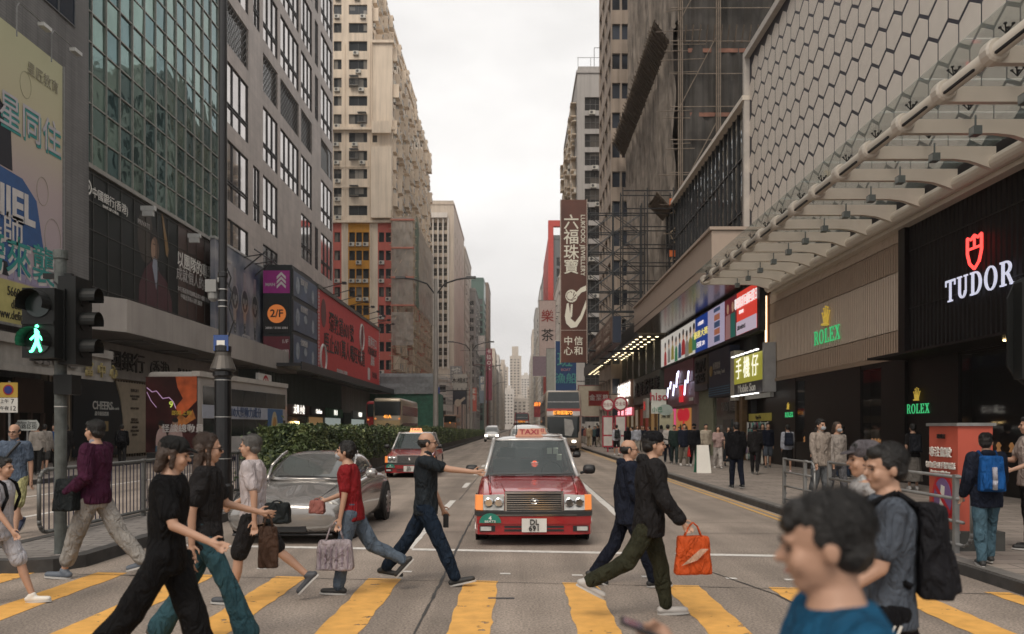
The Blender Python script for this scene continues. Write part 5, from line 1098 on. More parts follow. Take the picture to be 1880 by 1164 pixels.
r = thing('lamp_post', 'tall black ornamental lamp post with camera, on the island by the shrub', 'street lamp', (-6.02,16.7,.14))
b = MB(); b.lathe((0,0,0),[(.2,0),(.2,.35),(.165,.4),(.165,2.55),(.2,2.6),(.2,2.68),(.26,2.72),(.15,2.95),(.15,3.05),(.17,3.1),(.17,3.2),(.085,3.25),(.085,4.6),(.1,4.62),(.1,4.7),(.085,4.72),(.08,12)],18); b.build('post', mat('post_black', (.010,.010,.011), .3, var=.1), r, smooth=False)
b = MB()
for z in (.9,1.75,2.5): b.lathe((0,0,z),[(.172,0),(.172,.015)],18)
for z in (4.0,4.12,4.35): b.lathe((0,0,z),[(.1,0),(.1,.02)],14)
b.build('band', mat('band_silver', (.45,.44,.42), .4, .6), r)
b = MB(); b.lathe((0,0,2.7),[(.24,0),(.255,.04),(.16,.3),(.16,.5)],18); b.build('base_collar', mat('collar_bronze', (.10,.09,.08), .5, .4), r)
b = MB(); b.box(-.32,-.1,-.12,.12,4.3,4.55); b.lathe((-.2,-.0,4.12),[(.05,0),(.1,.05),(.11,.16),(.1,.18)],12); b.box(-.1,.0,-.05,.05,4.5,4.6); b.build('camera_housing', mat('camera_grey', (.22,.22,.21), .5), r)
b = MB(); b.tube([(.09,-.02,4.5),(.2,-.02,4.3),(.13,-.02,4.0),(.22,-.02,3.7),(.12,-.02,3.4)],.018,6); b.tube([(.09,-.02,4.8),(.17,-.02,4.6),(.12,-.02,4.4)],.018,6); b.build('cable', BLK, r)
b = MB(); b.box(-.15,.15,-.12,-.1,3.1,3.42); b.build('notice_plate', mat('plate_blue', (.03,.07,.22), .5), r); b = MB(); b.box(-.08,.08,-.13,-.121,3.15,3.31); b.build('plate_patch', WT, r)
r = thing('street_lamp', 'slim dark red street lamp post in the median far ahead', 'street lamp', (-6.0,165,0)); b = MB(); b.bar((0,0,0),(0,0,14),.16,8,.12); b.tube([(0,0,14),(-1.5,0,14.4),(-3,0,14.3)],.07,6); b.build('post', mat('dark_red_post', (.10,.02,.02), .5), r)

# ======== traffic signals
CASE = mat('signal_case', (.009,.010,.010), .5, var=.1, spec=.25)
def visor(b, cx, cz, rr, L_, T=None):
    n = 12; P = []
    for k in range(n+1): a = math.pi*(-.12+1.24*k/n); P.append((cx+rr*math.cos(a), cz+rr*math.sin(a)))
    for (x0,z0),(x1,z1) in zip(P,P[1:]): b.quad((x0,0,z0),(x1,0,z1),(x1,-L_*.95,z1),(x0,-L_*.95,z0)); b.quad((x0*.98+cx*.02,0,z0*.98+cz*.02),(x0*.98+cx*.02,-L_*.95,z0*.98+cz*.02),(x1*.98+cx*.02,-L_*.95,z1*.98+cz*.02),(x1*.98+cx*.02,0,z1*.98+cz*.02))
r = thing('traffic_signal', 'signal pole on the island showing a lit green walking man', 'traffic light', (-5.58,9.98,.14))
b = MB(); b.lathe((0,0,0),[(.075,0),(.07,.05),(.07,3.6),(.085,3.6),(.085,3.7),(.0,3.72)],18); b.build('pole', mat('pole_grey', (.085,.095,.09), .6, .2, var=.5, sc_=6, bump=.4, bs=25), r)
b = MB(); 
for z in (1.93,2.1,3.15,3.25): b.lathe((0,0,z-.14),[(.073,0),(.073,.012)],18)
b.build('band', mat('band_silver', (0.1,0,0)), r)
b = MB(); b.box(-.4,-.02,-.30,-.12,2.36,3.18); b.box(-.42,0,-.12,-.09,2.34,3.2); b.box(-.4,-.02,-.32,-.301,2.75,2.79); k = b.build('walk_signal', CASE, r); k.location = (.17,-.1,0)
b = MB(Matrix.Translation((-.21,-.30,0))); visor(b,0,2.98,.16,.2); b.build('visor', CASE, k); b = MB(Matrix.Translation((-.21,-.30,0))); visor(b,0,2.55,.16,.2); b.build('visor', CASE, k)
gm_ = glow('walk_green', (.1,1,.45), 4.5); b = MB(Matrix.Translation((-.21,-.325,2.43)))
for p, q, r1, r2 in (((0,.27),(0,.12),.028,.022),((-.01,.2),(-.075,.14),.014,.012),((.01,.2),(.07,.13),.014,.012),((0,.12),(-.06,.0),.02,.015),((0,.12),(.045,.01),.02,.015),((-.06,.0),(-.085,.0),.012,.01),((.045,.01),(.03,0),.012,.01)): b.bar((p[0],0,p[1]),(q[0],0,q[1]),r1,8,r2)
b.lathe((0,0,.295),[(.008,-.02),(.022,0),(.008,.02)],10); b.build('walking_man', gm_, k)
b = MB(); b.lathe((-.21,-.31,2.55),[(.145,0),(.145,-.005)],20,0,'y'); b.lathe((-.21,-.31,2.98),[(.145,0),(.145,-.005)],20,0,'y'); b.build('lens', mat('lens_dark', (.01,.02,.018), .2), k)
b = MB(); b.box(.07,.28,-.18,.2,2.3,3.36); k = b.build('vehicle_signal', CASE, r)
Tv = Matrix.Translation((.28,0,0))@Matrix.Rotation(R(90),4,'Z')
for z in (3.12,2.83,2.5): b = MB(Tv); visor(b,0,z,.12,.2); b.lathe((0,-.005,z),[(.11,0),(.11,-.01)],16,0,'y'); b.build('visor', CASE, k)
b = MB(); b.box(-.02,.2,-.12,.1,1.94,2.18); b.build('control_box', CASE, r)
b = MB(); b.box(-.2,.15,-.03,.03,3.36,3.42); b.tube([(-.02,-.1,3.3),(.05,-.14,3.25),(.07,-.14,3.0)],.012,6); b.build('bracket', CASE, r)
r = thing('traffic_signal', 'black signal head seen from behind, at the right edge in front of the white lettering', 'traffic light', (5.55,8.5,.13))
b = MB(); b.lathe((.1,.1,0),[(.07,0),(.07,3.5),(.06,3.55)],14); b.build('pole', BLK, r)
b = MB(); b.extz([(-.36,-.1),(-.3,-.15),(.0,-.15),(.05,-.1),(.05,.05),(-.36,.05)],2.05,3.05); b.prism([(-.36,2.1),(-.42,2.2),(-.42,2.9),(-.34,3.08),(-.2,3.14),(.05,3.14),(.05,2.0),(-.25,2.0)],.051,.08); k = b.build('signal_head', CASE, r)
for z in (2.25,2.57,2.88): b = MB(Matrix.Translation((-.15,-.15,0))); visor(b,.1,z,.13,.22); b.build('visor', CASE, k)
# parking signs on far left pavement
r = thing('parking_sign', 'yellow and white parking plate on a pole before the dark shop front', 'sign', (-15.25,24.5,.13))
b = MB(); b.bar((0,.03,0),(0,.03,2.95),.035,8); b.build('pole', GREY, r); b = MB(); b.box(-.27,.27,-.02,.0,2.45,2.9); b.build('upper_plate', mat('plate_yellow', (.5,.33,.06), .5), r); b = MB(); b.box(-.27,.27,-.02,.0,2.0,2.44); b.build('lower_plate', WT, r)
b = MB(); b.lathe((0,-.025,2.68),[(.16,0),(.16,-.004)],20,0,'y'); b.build('round_mark', mat('mark_red', (.35,.03,.03), .5), r); b = MB(); b.lathe((0,-.031,2.68),[(.12,0),(.12,-.004)],20,0,'y'); b.build('round_mark', mat('mark_blue', (.03,.04,.2), .5), r)
text('7', r, .12,2.33,.15, INK); text('12', r, .13,2.12,.15, INK); text('上午', r, -.12,2.33,.1, INK); text('午夜', r, -.12,2.12,.1, INK)
r = thing('street_name_sign', 'pale grey pointed street name plate under the parking sign', 'sign', (-14.95,24.9,.13)); b = MB(); b.prism([(-.34,1.6),(-.26,1.46),(.3,1.46),(.38,1.6),(.38,1.66),(.3,1.78),(-.26,1.78),(-.34,1.66)],-.02,0); b.build('plate', mat('plate_pale', (.4,.42,.4), .5), r); b = MB(); b.bar((0,.03,0),(0,.03,1.75),.03,8); b.build('pole', GREY, r); text('Nelson Street', r, 0,1.7,.08, INK); text('奶路臣街', r, 0,1.57,.12, INK)
# orange cabinet
r = thing('utility_cabinet', 'orange-red utility cabinet with a no-phones poster on a concrete plinth', 'cabinet', (6.0,10.35,.13))
ORG = mat('cabinet_orange', (.47,.085,.05), .6, var=.12, sc_=2, streak=.15)
b = MB(); b.box(-.42,.02,0,.72,.24,1.57); b.build('body', ORG, r); b = MB(); b.box(-.45,.05,-.03,.75,1.57,1.61); b.build('lid', GREY, r); b = MB(); b.box(-.62,.12,-.1,.9,-.02,.24); b.build('plinth', mat('plinth_dark', (.06,.06,.055), .8, var=.4, sc_=3), r)
S = Matrix.Translation((-.42,.72,0))@Matrix.Rotation(R(-90),4,'Z')
text('專注駕駛', r, 0,0,.105, WT, M=S@Matrix.Translation((.34,-.01,1.22)), bold=.02); text('切勿使用手提電話', r, 0,0,.07, WT, M=S@Matrix.Translation((.34,-.01,1.05)), bold=.01); text('Do not use mobile phone', r, 0,0,.035, WT, M=S@Matrix.Translation((.34,-.01,.97))); text('路政署', r, 0,0,.05, INK, M=S@Matrix.Translation((.36,-.01,1.43)))
b = MB(S); b.prism(ell(.36,.62,.27,.33,28),-.006,-.001,0); b.prism(ell(.36,.62,.22,.27,28),-.01,-.007,1); b.prism([(.28,.45),(.38,.43),(.42,.78),(.33,.8)],-.014,-.011,2); b.prism([(.14,.78),(.18,.82),(.58,.46),(.54,.42)],-.018,-.015,0); b.build('no_phone_poster', [mat('sign_red2', (.5,.02,.03), .5), mat('poster_purple', (.2,.12,.28), .5), WT], r)
# hydrant, bus stops
r = thing('fire_hydrant', 'dark red fire hydrant on the right kerb beside the bus stop', 'hydrant', (5.75,43,.13)); b = MB(); b.lathe((0,0,0),[(.2,0),(.2,.06),(.13,.08),(.12,.6),(.17,.64),(.15,.75),(.07,.85),(.04,.9)],14); b.bar((-.24,0,.5),(.24,0,.5),.07,10); b.bar((0,-.22,.45),(0,0,.45),.08,10); b.build('body', mat('hydrant_red', (.17,.02,.03), .4), r)
RW = mat('stop_red', (.32,.03,.05), .5)
def busstop(x, y, lab, disc=.42, panel=True, green=False):
    o = thing('bus_stop_pole', lab, 'bus stop', (x,y,.13), 0, 'bus stop poles on the right kerb'); b = MB(); b.bar((0,0,0),(0,0,3.0),.05,8); b.build('pole', RW if not green else GREY, o)
    b = MB(); b.lathe((0,-.02,3.0),[(disc,0),(disc,-.04)],22,0,'y'); b.build('disc', RW if not green else mat('disc_green', (.12,.3,.2), .5), o); b = MB(); b.lathe((0,-.065,3.0),[(disc*.75,0),(disc*.75,-.01)],22,0,'y'); b.build('disc_face', WT, o); text('巴士站', o, 0,3.0,.2, RW, -.09)
    if panel: b = MB(); b.box(-.35,.35,-.06,.06,.3,2.3); q = b.build('timetable', RW, o); b = MB(); b.box(-.27,.27,-.075,-.061,.4,1.0); b.box(-.27,.27,-.075,-.061,1.1,2.2); b.build('timetable_sheet', mat('sheet_pale', (.5,.48,.45), .6), q)
busstop(5.75,52,'red and white bus stop pole nearest the bus front'); busstop(6.3,50,'red and white bus stop pole with timetable just right of the first',.45); 
r = thing('bus_shelter_sign', 'white lightbox sign with green minibus plate on the arcade pavement', 'sign', (7.6,44,.13)); b = MB(); b.box(-.4,.4,-.06,.06,2.3,3.6); b.build('lightbox', mat('lightbox_white', (.5,.52,.48), .5), r); b = MB(); b.bar((0,0,0),(0,0,2.3),.05,8); b.build('pole', DK, r); text('hiso', r, 0,3.2,.45, RW, -.08, bold=.015); b = MB(); b.prism(ell(.35,2.5,.4,.3,18),-.1,-.065); b.build('round_plate', mat('plate_grey', (.3,.36,.33), .5), r); text('小巴', r, -.1,2.5,.22, mat('green_letter', (.02,.2,.1), .5), -.12)
r = thing('notice_board', 'yellow edged notice board on a post behind the bus queue', 'sign', (8.35,46,.13)); b = MB(); b.box(-.4,.4,-.05,.05,1.0,2.5); b.build('board', mat('board_cream', (.45,.43,.3), .6), r); b = MB(); b.box(-.05,.05,0,.05,0,1); b.build('post', DK, r); b = MB(); b.box(-.44,-.4,-.06,.06,1,2.5); b.box(.4,.44,-.06,.06,1,2.5); b.build('edge', MC['plate_yellow'], r); text('通告', r, 0,2.2,.2, INK, -.07)
r = thing('sandwich_board', 'white and green A-board leaning on the right kerb', 'sign', (6.35,28,.13)); b = MB(); b.add([(-.25,-.2,0),(.25,-.2,0),(.2,0,.95),(-.2,0,.95),(-.25,-.17,0),(.25,-.17,0),(.2,.03,.95),(-.2,.03,.95)],[(0,1,2,3),(7,6,5,4),(0,4,5,1),(1,5,6,2),(2,6,7,3),(3,7,4,0)]); b.build('front_board', WT, r); b = MB(); b.add([(-.25,.3,0),(.25,.3,0),(.2,.04,.95),(-.2,.04,.95)],[(3,2,1,0)]); b.build('rear_board', mat('board_green', (.03,.16,.1), .5), r)
# left-far rooftop boards
def lboard(label, X0, d, z0, W, H, m, texts=(), cage=True):
    o = thing('roof_billboard', label, 'billboard', (X0,d,0)); b = MB(); b.box(0,W,0,.3,z0,z0+H); b.build('board', m, o); b = MB()
    for k in range(4): b.bar((k*W/3,.4,0),(k*W/3,.4,z0+H+.6),.09,5)
    for k in range(5): b.bar((-5,.5,z0+k*H/4),(W,.5,z0+k*H/4),.06,5)
    b.build('frame', GREY, o)
    for s_, x, z, h, tm in texts: text(s_, o, x, z, h, tm, -.05, bold=.015)
    return o
d = 170; xx = lambda px, d: (px-VX)*d/F0
lboard('white rooftop board with black brush mark above the low white block',xx(832,d),d,CZ+(VY-716)*d/F0,xx(857,d)-xx(832,d),3.3,mat('board_white', (.5,.48,.44), .6),(('木棉紅',1.4,1.68+69*d/F0+1.9,.9,INK),))
lboard('black and cream rooftop board with a rabbit-like drawing, under the white one',xx(832,d),d-.5,CZ+(VY-742)*(d-.5)/F0,xx(856,d)-xx(832,d),2.8,mat('board_ink', (.04,.045,.06), .6))
b = MB(); X_ = xx(832,d)
b.prism(ell(X_+1.0,6.8+.2,.7,.8,14),-.02,-.005); b.prism([(X_+1.4,7.6),(X_+2.4,8.3),(X_+2.6,7.9),(X_+1.7,7.1)],-.02,-.005)
o = b.build('drawing', mat('board_creamy', (.5,.42,.34), .6), None); o.parent = [q for q in bpy.data.objects if q.name.startswith('roof_billboard')][-1]; o.location = (-X_,0,-.2)
o = thing('shop_sign', 'red cartoon-roofed shop sign above the street stalls, beyond the cream bus', 'sign', (-15.2,112,1.6)); o.scale = (.55,1,1); b = MB(); b.box(-2.0,3.2,0,.5,4.4,5.9); b.build('board', glow('lit_red', (.4,.03,.03), .2), o)
b = MB(); b.prism([(-.3,4.6),(2.0,4.6),(2.0,6.2),(.85,7.2),(-.3,6.2)],-.2,-.02); b.build('gable', WT, o); b = MB(); b.lathe((.85,-.22,5.7),[(.55,0),(.55,-.02),(.2,-.02)],16,0,'y'); b.build('round_mark', MC['sign_red2'], o)
for k in range(4): b = MB(); b.box(3.3+k*.45,3.6+k*.45,0,.3,4.4,6.4); b.build('flag_banner', glow('lit_%s' % ['pale','redd','pale','redd'][k], [(.5,.5,.45),(.4,.05,.05)][k%2], .2), o)
b = MB(); b.box(5.2,8.2,-.1,.3,3.9,5.6); b.build('banner_board', glow('lit_blue', (.02,.05,.25), .2), o)
o = thing('hoarding', 'green netted hoarding and pale sheet at the foot of the scaffold', 'hoarding', (-19.5,104,0))
netsheet(20,6,lambda u,v: (u*9,.2+.2*noise.noise(Vector((u*6,v*3,1))),6.0+v*2.6)).build('pale_sheet', mat('sheet_blue_grey', (.25,.27,.28), .8, var=.2), o, smooth=True)
b = MB(); b.box(.2,9.5,.5,6,0,6.0); b.build('stall', mat('stall_green', (.04,.13,.09), .8, var=.3), o)
# street-side vertical signs, far left
for k, (px, y0, y1, d, wd, m, s_, lab) in enumerate(((878,616,652,240,2.0,mat('sign_white2', (.45,.45,.44), .6),'酒樓','white stacked vertical sign far down the left row'),(892,640,735,200,1.5,mat('sign_wine', (.22,.05,.08), .6),'卡拉OK','tall wine-red vertical banner far down the left row'),(862,712,755,150,1.3,mat('sign_coral', (.5,.12,.09), .6),'藥房','coral and yellow vertical sign left of the second lamp post'),(880,690,740,215,2.2,mat('sign_mix', (.2,.25,.3), .6),'匯豐','grey-blue stacked sign boards below the white sign'),(826,672,700,178,2.6,mat('sign_grey3', (.3,.3,.3), .6),'按摩','grey rooftop sign beside the low white block'))):
    x0 = (px-VX)*d/F0; z0 = CZ+(VY-y1)*d/F0; z1 = CZ+(VY-y0)*d/F0
    o = board('hanging_sign', lab, x0, d, z0, wd, z1-z0, m, .3, 0, [(c, wd/2, z1-(i+.6)*wd*.9, wd*.6, WT) for i, c in enumerate(s_)], None, [((0,.1,z1-.5),(-14-x0,.1,z1-.5))])
# ======== vehicles (front towards -y)
TYRE = mat('tyre', (.018,.018,.018), .8, var=.1); RIM = mat('rim', (.4,.4,.4), .3, .8); CHR = mat('chrome', (.6,.6,.6), .12, 1, var=0)
CG = mat('car_glass', (.03,.045,.045), .03, var=0, spec=1, alpha=.62); UND = mat('under_dark', (.01,.01,.01), .9, var=0)
LEN = mat('lamp_lens', (.5,.5,.48), .08, var=.2, sc_=20, spec=1, coat=1); AMB = glow('amber_lamp', (.9,.28,.07), .75); HL = glow('headlamp_on', (1,.93,.8), 8)
def paint(n, c): return mat(n, c, .25, .25, var=.03, coat=1, spec=.6)
def loft(secs, mf, name, mats, parent, sub=2, cap=True):
    b = MB(); n = len(secs[0][1]); full = []
    for y, P in secs:
        ring = [(x,y,z) for x,z in P]+[(-x,y,z) for x,z in reversed(P) if abs(x) > 1e-6]
        full.append(ring)
    m_ = len(full[0])
    for rg in full: b.v += rg
    for i in range(len(full)-1):
        for j in range(m_):
            k = (j+1)%m_; jj = j if j < n-1 else (m_-1-j if j >= n else n-1)
            b.f.append([i*m_+j, i*m_+k, (i+1)*m_+k, (i+1)*m_+j]); b.m.append(mf(i, min(jj, n-2)))
    if cap:
        b.f.append(list(range(m_-1,-1,-1))); b.m.append(mf(0,0)); b.f.append([(len(full)-1)*m_+j for j in range(m_)]); b.m.append(mf(len(full)-2,0))
    o = b.build(name, mats, parent, smooth=True)
    if sub: s_ = o.modifiers.new('s','SUBSURF'); s_.levels = s_.render_levels = sub
    return o
def wheel(parent, x, y, r_=.31, w_=.2, spokes=6):
    s_ = 1 if x > 0 else -1; b = MB(); b.lathe((x,y,r_),[(r_*.62,-w_/2),(r_*.93,-w_/2),(r_,-w_*.35),(r_,w_*.35),(r_*.93,w_/2),(r_*.62,w_/2)],28,0,'x'); o = b.build('wheel', TYRE, parent)
    b = MB(); b.lathe((x+s_*w_*.40,y,r_),[(r_*.66,0),(r_*.6,s_*.02)],24,0,'x')
    b.lathe((x+s_*w_*.45,y,r_),[(r_*.15,0),(r_*.12,s_*.02)],12,1,'x')
    for k in range(spokes): a = 6.2832*k/spokes; b.bar((x+s_*w_*.46,y+r_*.1*math.cos(a),r_+r_*.1*math.sin(a)),(x+s_*w_*.46,y+r_*.6*math.cos(a),r_+r_*.6*math.sin(a)),r_*.09,6,m=1)
    b.build('rim', [UND, RIM], o)
def plate(parent, s_, x, y, z, w_, h_, two=None):
    b = MB(); b.box(x-w_/2,x+w_/2,y-.012,y,z-h_/2,z+h_/2); o = b.build('number_plate', mat('plate_white', (.62,.6,.56), .5), parent)
    if two: text(s_, o, x, z+h_*.23, h_*.42, INK, y-.02, bold=.015); text(two, o, x, z-h_*.23, h_*.42, INK, y-.02, bold=.015)
    else: text(s_, o, x, z, h_*.72, INK, y-.02, bold=.015)
def taxi(label, x, y, rz=0, lit=False, detail=True, grp='red urban taxis on the road'):
    t = thing('taxi', label, 'taxi', (x,y,0), rz, grp)
    RP = paint('taxi_red', (.34,.014,.018)); SP = paint('taxi_silver', (.42,.41,.40))
    def prof(w_, hz, zb=.2): return [(0,zb),(w_*.88,zb),(w_*.97,zb+.07),(w_,zb+.22),(w_,.56),(w_*.985,.66),(w_*.955,min(.8,hz-.05)),(w_*.92,hz-.01),(w_*.8,hz),(w_*.4,hz+.012),(0,hz+.015)]
    secs = [(.11,prof(.79,.69,.3)),(.13,prof(.815,.72,.24)),(.2,prof(.832,.745,.2)),(.5,prof(.842,.80)),(.95,prof(.847,.86)),(1.3,prof(.847,.905)),(1.42,prof(.847,.93)),(2.4,prof(.847,.94)),(3.6,prof(.847,.94)),(4.1,prof(.845,.95)),(4.5,prof(.84,.93)),(4.6,prof(.82,.88)),(4.64,prof(.79,.8))]
    loft(secs, lambda i,j: 0, 'body', [RP], t, 1)
    for s_ in (-1,1):      # hood creases
        b = MB(); b.bar((s_*.62,.16,.745),(s_*.66,1.36,.915),.02,6,.03); b.bar((s_*.40,.14,.745),(s_*.47,.75,.842),.014,6,.004); b.build('hood_crease', RP, t, smooth=True)
    # greenhouse
    bz, tz = .925, 1.475; fb, ft, rt, rb = 1.32, 2.02, 3.2, 3.75; wb, wt = .735, .585
    gl = MB(); P = lambda u,v: ((wb+(wt-wb)*v)*u, fb+(ft-fb)*v-.10*(1-u*u), bz+(tz-bz)*v)
    for i in range(10):
        for k in range(4): u0 = -1+.2*i; gl.quad(P(u0,k/4),P(u0+.2,k/4),P(u0+.2,(k+1)/4),P(u0,(k+1)/4))
    gl.build('windscreen', CG, t, smooth=True)
    gl = MB(); gl.quad((wb,rb,bz),(-wb,rb,bz),(-wt,rt,tz),(wt,rt,tz)); gl.build('rear_window', CG, t)
    for s_ in (-1,1):
        gl = MB(); gl.quad((s_*wb,fb+.05,bz),(s_*wb,rb-.05,bz),(s_*wt,rt,tz),(s_*wt,ft,tz)); gl.build('side_window', CG, t)
        b = MB(); b.bar((s_*wb,fb,bz-.02),(s_*wt,ft,tz),.035,8); b.bar((s_*wb,rb,bz-.02),(s_*wt,rt,tz),.05,8); b.bar((s_*(wb+.0),2.5,bz),(s_*wt,2.5,tz),.03,6); b.bar((s_*(wb+.02),fb+.02,bz),(s_*(wb+.02),rb,bz),.03,6); b.bar((s_*(wt+.005),ft-.03,tz+.005),(s_*(wt+.005),rt+.03,tz+.005),.035,8); b.build('pillar', SP, t, smooth=True)
    rp = lambda w_, z: [(0,tz-.03),(w_*.9,tz-.03),(w_,tz),(w_*.93,z-.015),(w_*.6,z),(0,z+.006)]
    loft([(ft-.07,rp(.55,tz+.012)),(ft-.03,rp(.59,tz+.03)),(ft+.15,rp(.6,tz+.055)),(2.6,rp(.6,tz+.065)),(rt-.1,rp(.6,tz+.05)),(rt+.05,rp(.57,tz+.015))], lambda i,j: 0, 'roof', [SP], t, 1)
    b = MB(); b.prism([(-.21,0),(.21,0),(.185,.115),(-.185,.115)],0,.11); b.T = None
    s_ = b.build('roof_sign', glow('sign_lit', (1,.5,.26), 1.5) if lit else mat('taxi_sign', (.55,.30,.22), .5), t, M=Matrix.Translation((0,2.15,tz+.07))) if False else None
    b = MB(Matrix.Translation((0,2.12,tz+.075))); b.box(-.23,.23,.0,.13,-.02,.0); b.prism([(-.21,.001),(.21,.001),(.185,.11),(-.185,.11)],.01,.12)
    s_ = b.build('roof_sign', glow('sign_lit', (1,.42,.18), 1.6) if lit else glow('taxi_sign', (.62,.30,.2), .45), t)
    text('TAXI', s_, 0, tz+.13, .088, MC['stop_red'], 2.125, bold=.02, sx=1.25)
    # interior
    b = MB(); b.box(-.66,.66,1.5,1.75,.7,.95); b.box(-.62,.62,3.2,3.4,.5,1.1); 
    for s_ in (-1,1): b.box(s_*.36-.22,s_*.36+.22,2.35,2.5,.5,1.15); b.box(s_*.36-.13,s_*.36+.13,2.38,2.46,1.17,1.34)
    b.build('seats', mat('seat_grey', (.13,.13,.13), .8), t)
    b = MB(); 
    for k in range(16): a0, a1 = k*.3927, (k+1)*.3927; b.bar((.36+.17*math.cos(a0),1.95,.95+.17*math.sin(a0)),(.36+.17*math.cos(a1),1.95,.95+.17*math.sin(a1)),.014,6)
    b.build('steering_wheel', BLK, t)
    for sx, sy, sr in ((-.845+.09,.86,.3),(.845-.09,.86,.3),(-.755,3.68,.3),(.755,3.68,.3)): wheel(t, sx, sy, .31, .19)
    b = MB(); b.box(-.78,.78,.3,4.4,.16,.3)
    for s_ in (-1,1):
        for yy in (.86,3.68): b.lathe((s_*.835,yy,.33),[(.36,-.012),(.36,.012)],22,0,'x')
    b.build('underbody', UND, t)
    # front end
    b = MB(); b.extz([(-.835,.16),(-.80,.03),(-.6,-.02),(.6,-.02),(.80,.03),(.835,.16),(.835,.6),(-.835,.6)],.17,.32,0); b.extz([(-.84,.17),(-.81,.02),(-.6,-.035),(.6,-.035),(.81,.02),(.84,.17),(.84,.62),(-.84,.62)],.321,.43,0); b.extz([(-.845,.18),(-.815,.01),(-.6,-.045),(.6,-.045),(.815,.01),(.845,.18),(.845,.64),(-.845,.64)],.431,.50,1)
    bp = b.build('bumper', [RP, mat('bumper_black', (.02,.02,.02), .45)], t)
    b = MB(); b.box(-.6,.6,-.052,-.046,.445,.452); b.box(-.84,-.6,-.04,.02,.4455,.4515) if False else None; b.build('bumper_trim', CHR, bp)
    b = MB()
    for z in (.215,.265): b.box(-.42,.42,-.027,-.021,z,z+.03)
    for s_ in (-1,1): b.box(s_*.66-.11,s_*.66+.11,-.028,-.0,.215,.295)
    b.build('bumper_slot', BLK, bp)
    for s_ in (-1,1): b = MB(); b.box(s_*.68-.075,s_*.68+.075,-.04,-.01,.228,.285); b.build('fog_lamp', LEN, bp)
    b = MB(); b.box(-.40,.40,.02,.1,.50,.735,1); b.build('grille_backing', [BLK, BLK], t)
    b = MB(); b.box(-.415,-.385,-.02,.1,.495,.745); b.box(.385,.415,-.02,.1,.495,.745); b.box(-.415,.415,-.025,.1,.745,.775); b.box(-.385,.385,-.02,.1,.490,.505)
    for k in range(7): b.box(-.385,.385,-.005,.02,.522+k*.031,.533+k*.031)
    b.build('grille', CHR, t)
    b = MB(); P = ell(0,.64,.055,.037,20); b.tube([(x_,-.02,z_) for x_,z_ in P+[P[0]]],.006,5); P = ell(0,.64,.018,.036,14); b.tube([(x_,-.024,z_) for x_,z_ in P+[P[0]]],.005,5); P = ell(0,.658,.035,.014,14); b.tube([(x_,-.024,z_) for x_,z_ in P+[P[0]]],.005,5); b.build('badge', CHR, t)
    for s_ in (-1,1):
        b = MB(); b.add([(s_*.425,.0,.51),(s_*.72,.03,.51),(s_*.72,.05,.72),(s_*.425,.01,.735),(s_*.425,.13,.51),(s_*.72,.15,.51),(s_*.72,.15,.72),(s_*.425,.13,.735)],[(0,1,2,3),(7,6,5,4),(0,4,5,1),(1,5,6,2),(2,6,7,3),(3,7,4,0)]); h = b.build('headlight', LEN, t)
        b = MB(); b.lathe((s_*.5,-.005,.62),[(.07,0),(.05,-.012)],16,0,'y'); b.lathe((s_*.64,.015,.62),[(.07,0),(.05,-.012)],16,0,'y'); b.build('reflector', CHR, h)
        b = MB(); b.add([(s_*.725,.035,.51),(s_*.82,.09,.51),(s_*.815,.11,.715),(s_*.725,.055,.72),(s_*.725,.16,.51),(s_*.846,.26,.51),(s_*.84,.26,.715),(s_*.725,.16,.72)],[(0,1,2,3),(0,4,5,1),(1,5,6,2),(2,6,7,3),(3,7,4,0)]); b.build('indicator_lamp', AMB, t)
        b = MB(); b.bar((s_*.79,1.42,.96),(s_*.9,1.40,.99),.022,6); b.lathe((s_*.93,1.40,1.02),[(.02,-.10),(.062,-.085),(.075,-.04),(.075,.04),(.062,.08),(.02,.095)],14,0,'x'); b.build('wing_mirror', BLK, t, smooth=True)
    b = MB(); b.bar((-.6,1.23,.945),(.02,1.2,.96),.012,5); b.bar((.04,1.2,.945),(.66,1.24,.96),.012,5); b.build('wiper', BLK, t)
    b = MB(); b.box(-.17,.17,.0,.0,.0,.0); 
    plate(t, 'DL', .0 if detail else 0, -.05, .305, .35, .19, '691')
    b = MB(); P = [(-.16+.16,0)]; b.prism([(.155*math.cos(a*.2618)-.62, .34+.135*math.sin(a*.2618)) for a in range(0,13)],-.065,-.05); s_ = b.build('seat_plate', mat('seat_green', (.015,.17,.12), .4), t)
    text('4', s_, -.62,.405,.065, WT, -.07, bold=.02); text('SEATS', s_, -.62,.36,.028, WT, -.07, bold=.015, sx=1.6)
    if detail:
        b = MB(); b.lathe((.065,1.50,1.10),[(.05,0),(.05,-.01)],18,0,'y'); o = b.build('for_hire_disc', glow('hire_red', (1,.12,.05), 1.6), t); text('空車', o, .065,1.10,.05, WT, 1.48)
        b = MB()
        for xx_, zz_ in ((.32,1.3),(.42,1.3),(.47,1.2)): b.box(xx_-.04,xx_+.04,1.80+(zz_-1.3)*1.2,1.805+(zz_-1.3)*1.2,zz_-.05,zz_+.05)
        b.build('licence_sticker', mat('sticker', (.5,.6,.5), .6), t)
        b = MB(); b.bar((-.2,2.9,1.5),(-.2,3.0,1.95),.006,4); b.build('aerial', BLK, t)
    return t
taxi('red taxi with silver roof waiting at the stop line, plate DL 691', .235, 11.55, 1.0)
taxi('red taxi with lit roof sign driving in the left lane behind the grey sports car', -3.62, 27.3, 1, True, False)
taxi('red taxi queued directly behind the front taxi, mostly hidden', .55, 18.6, 1, False, False)
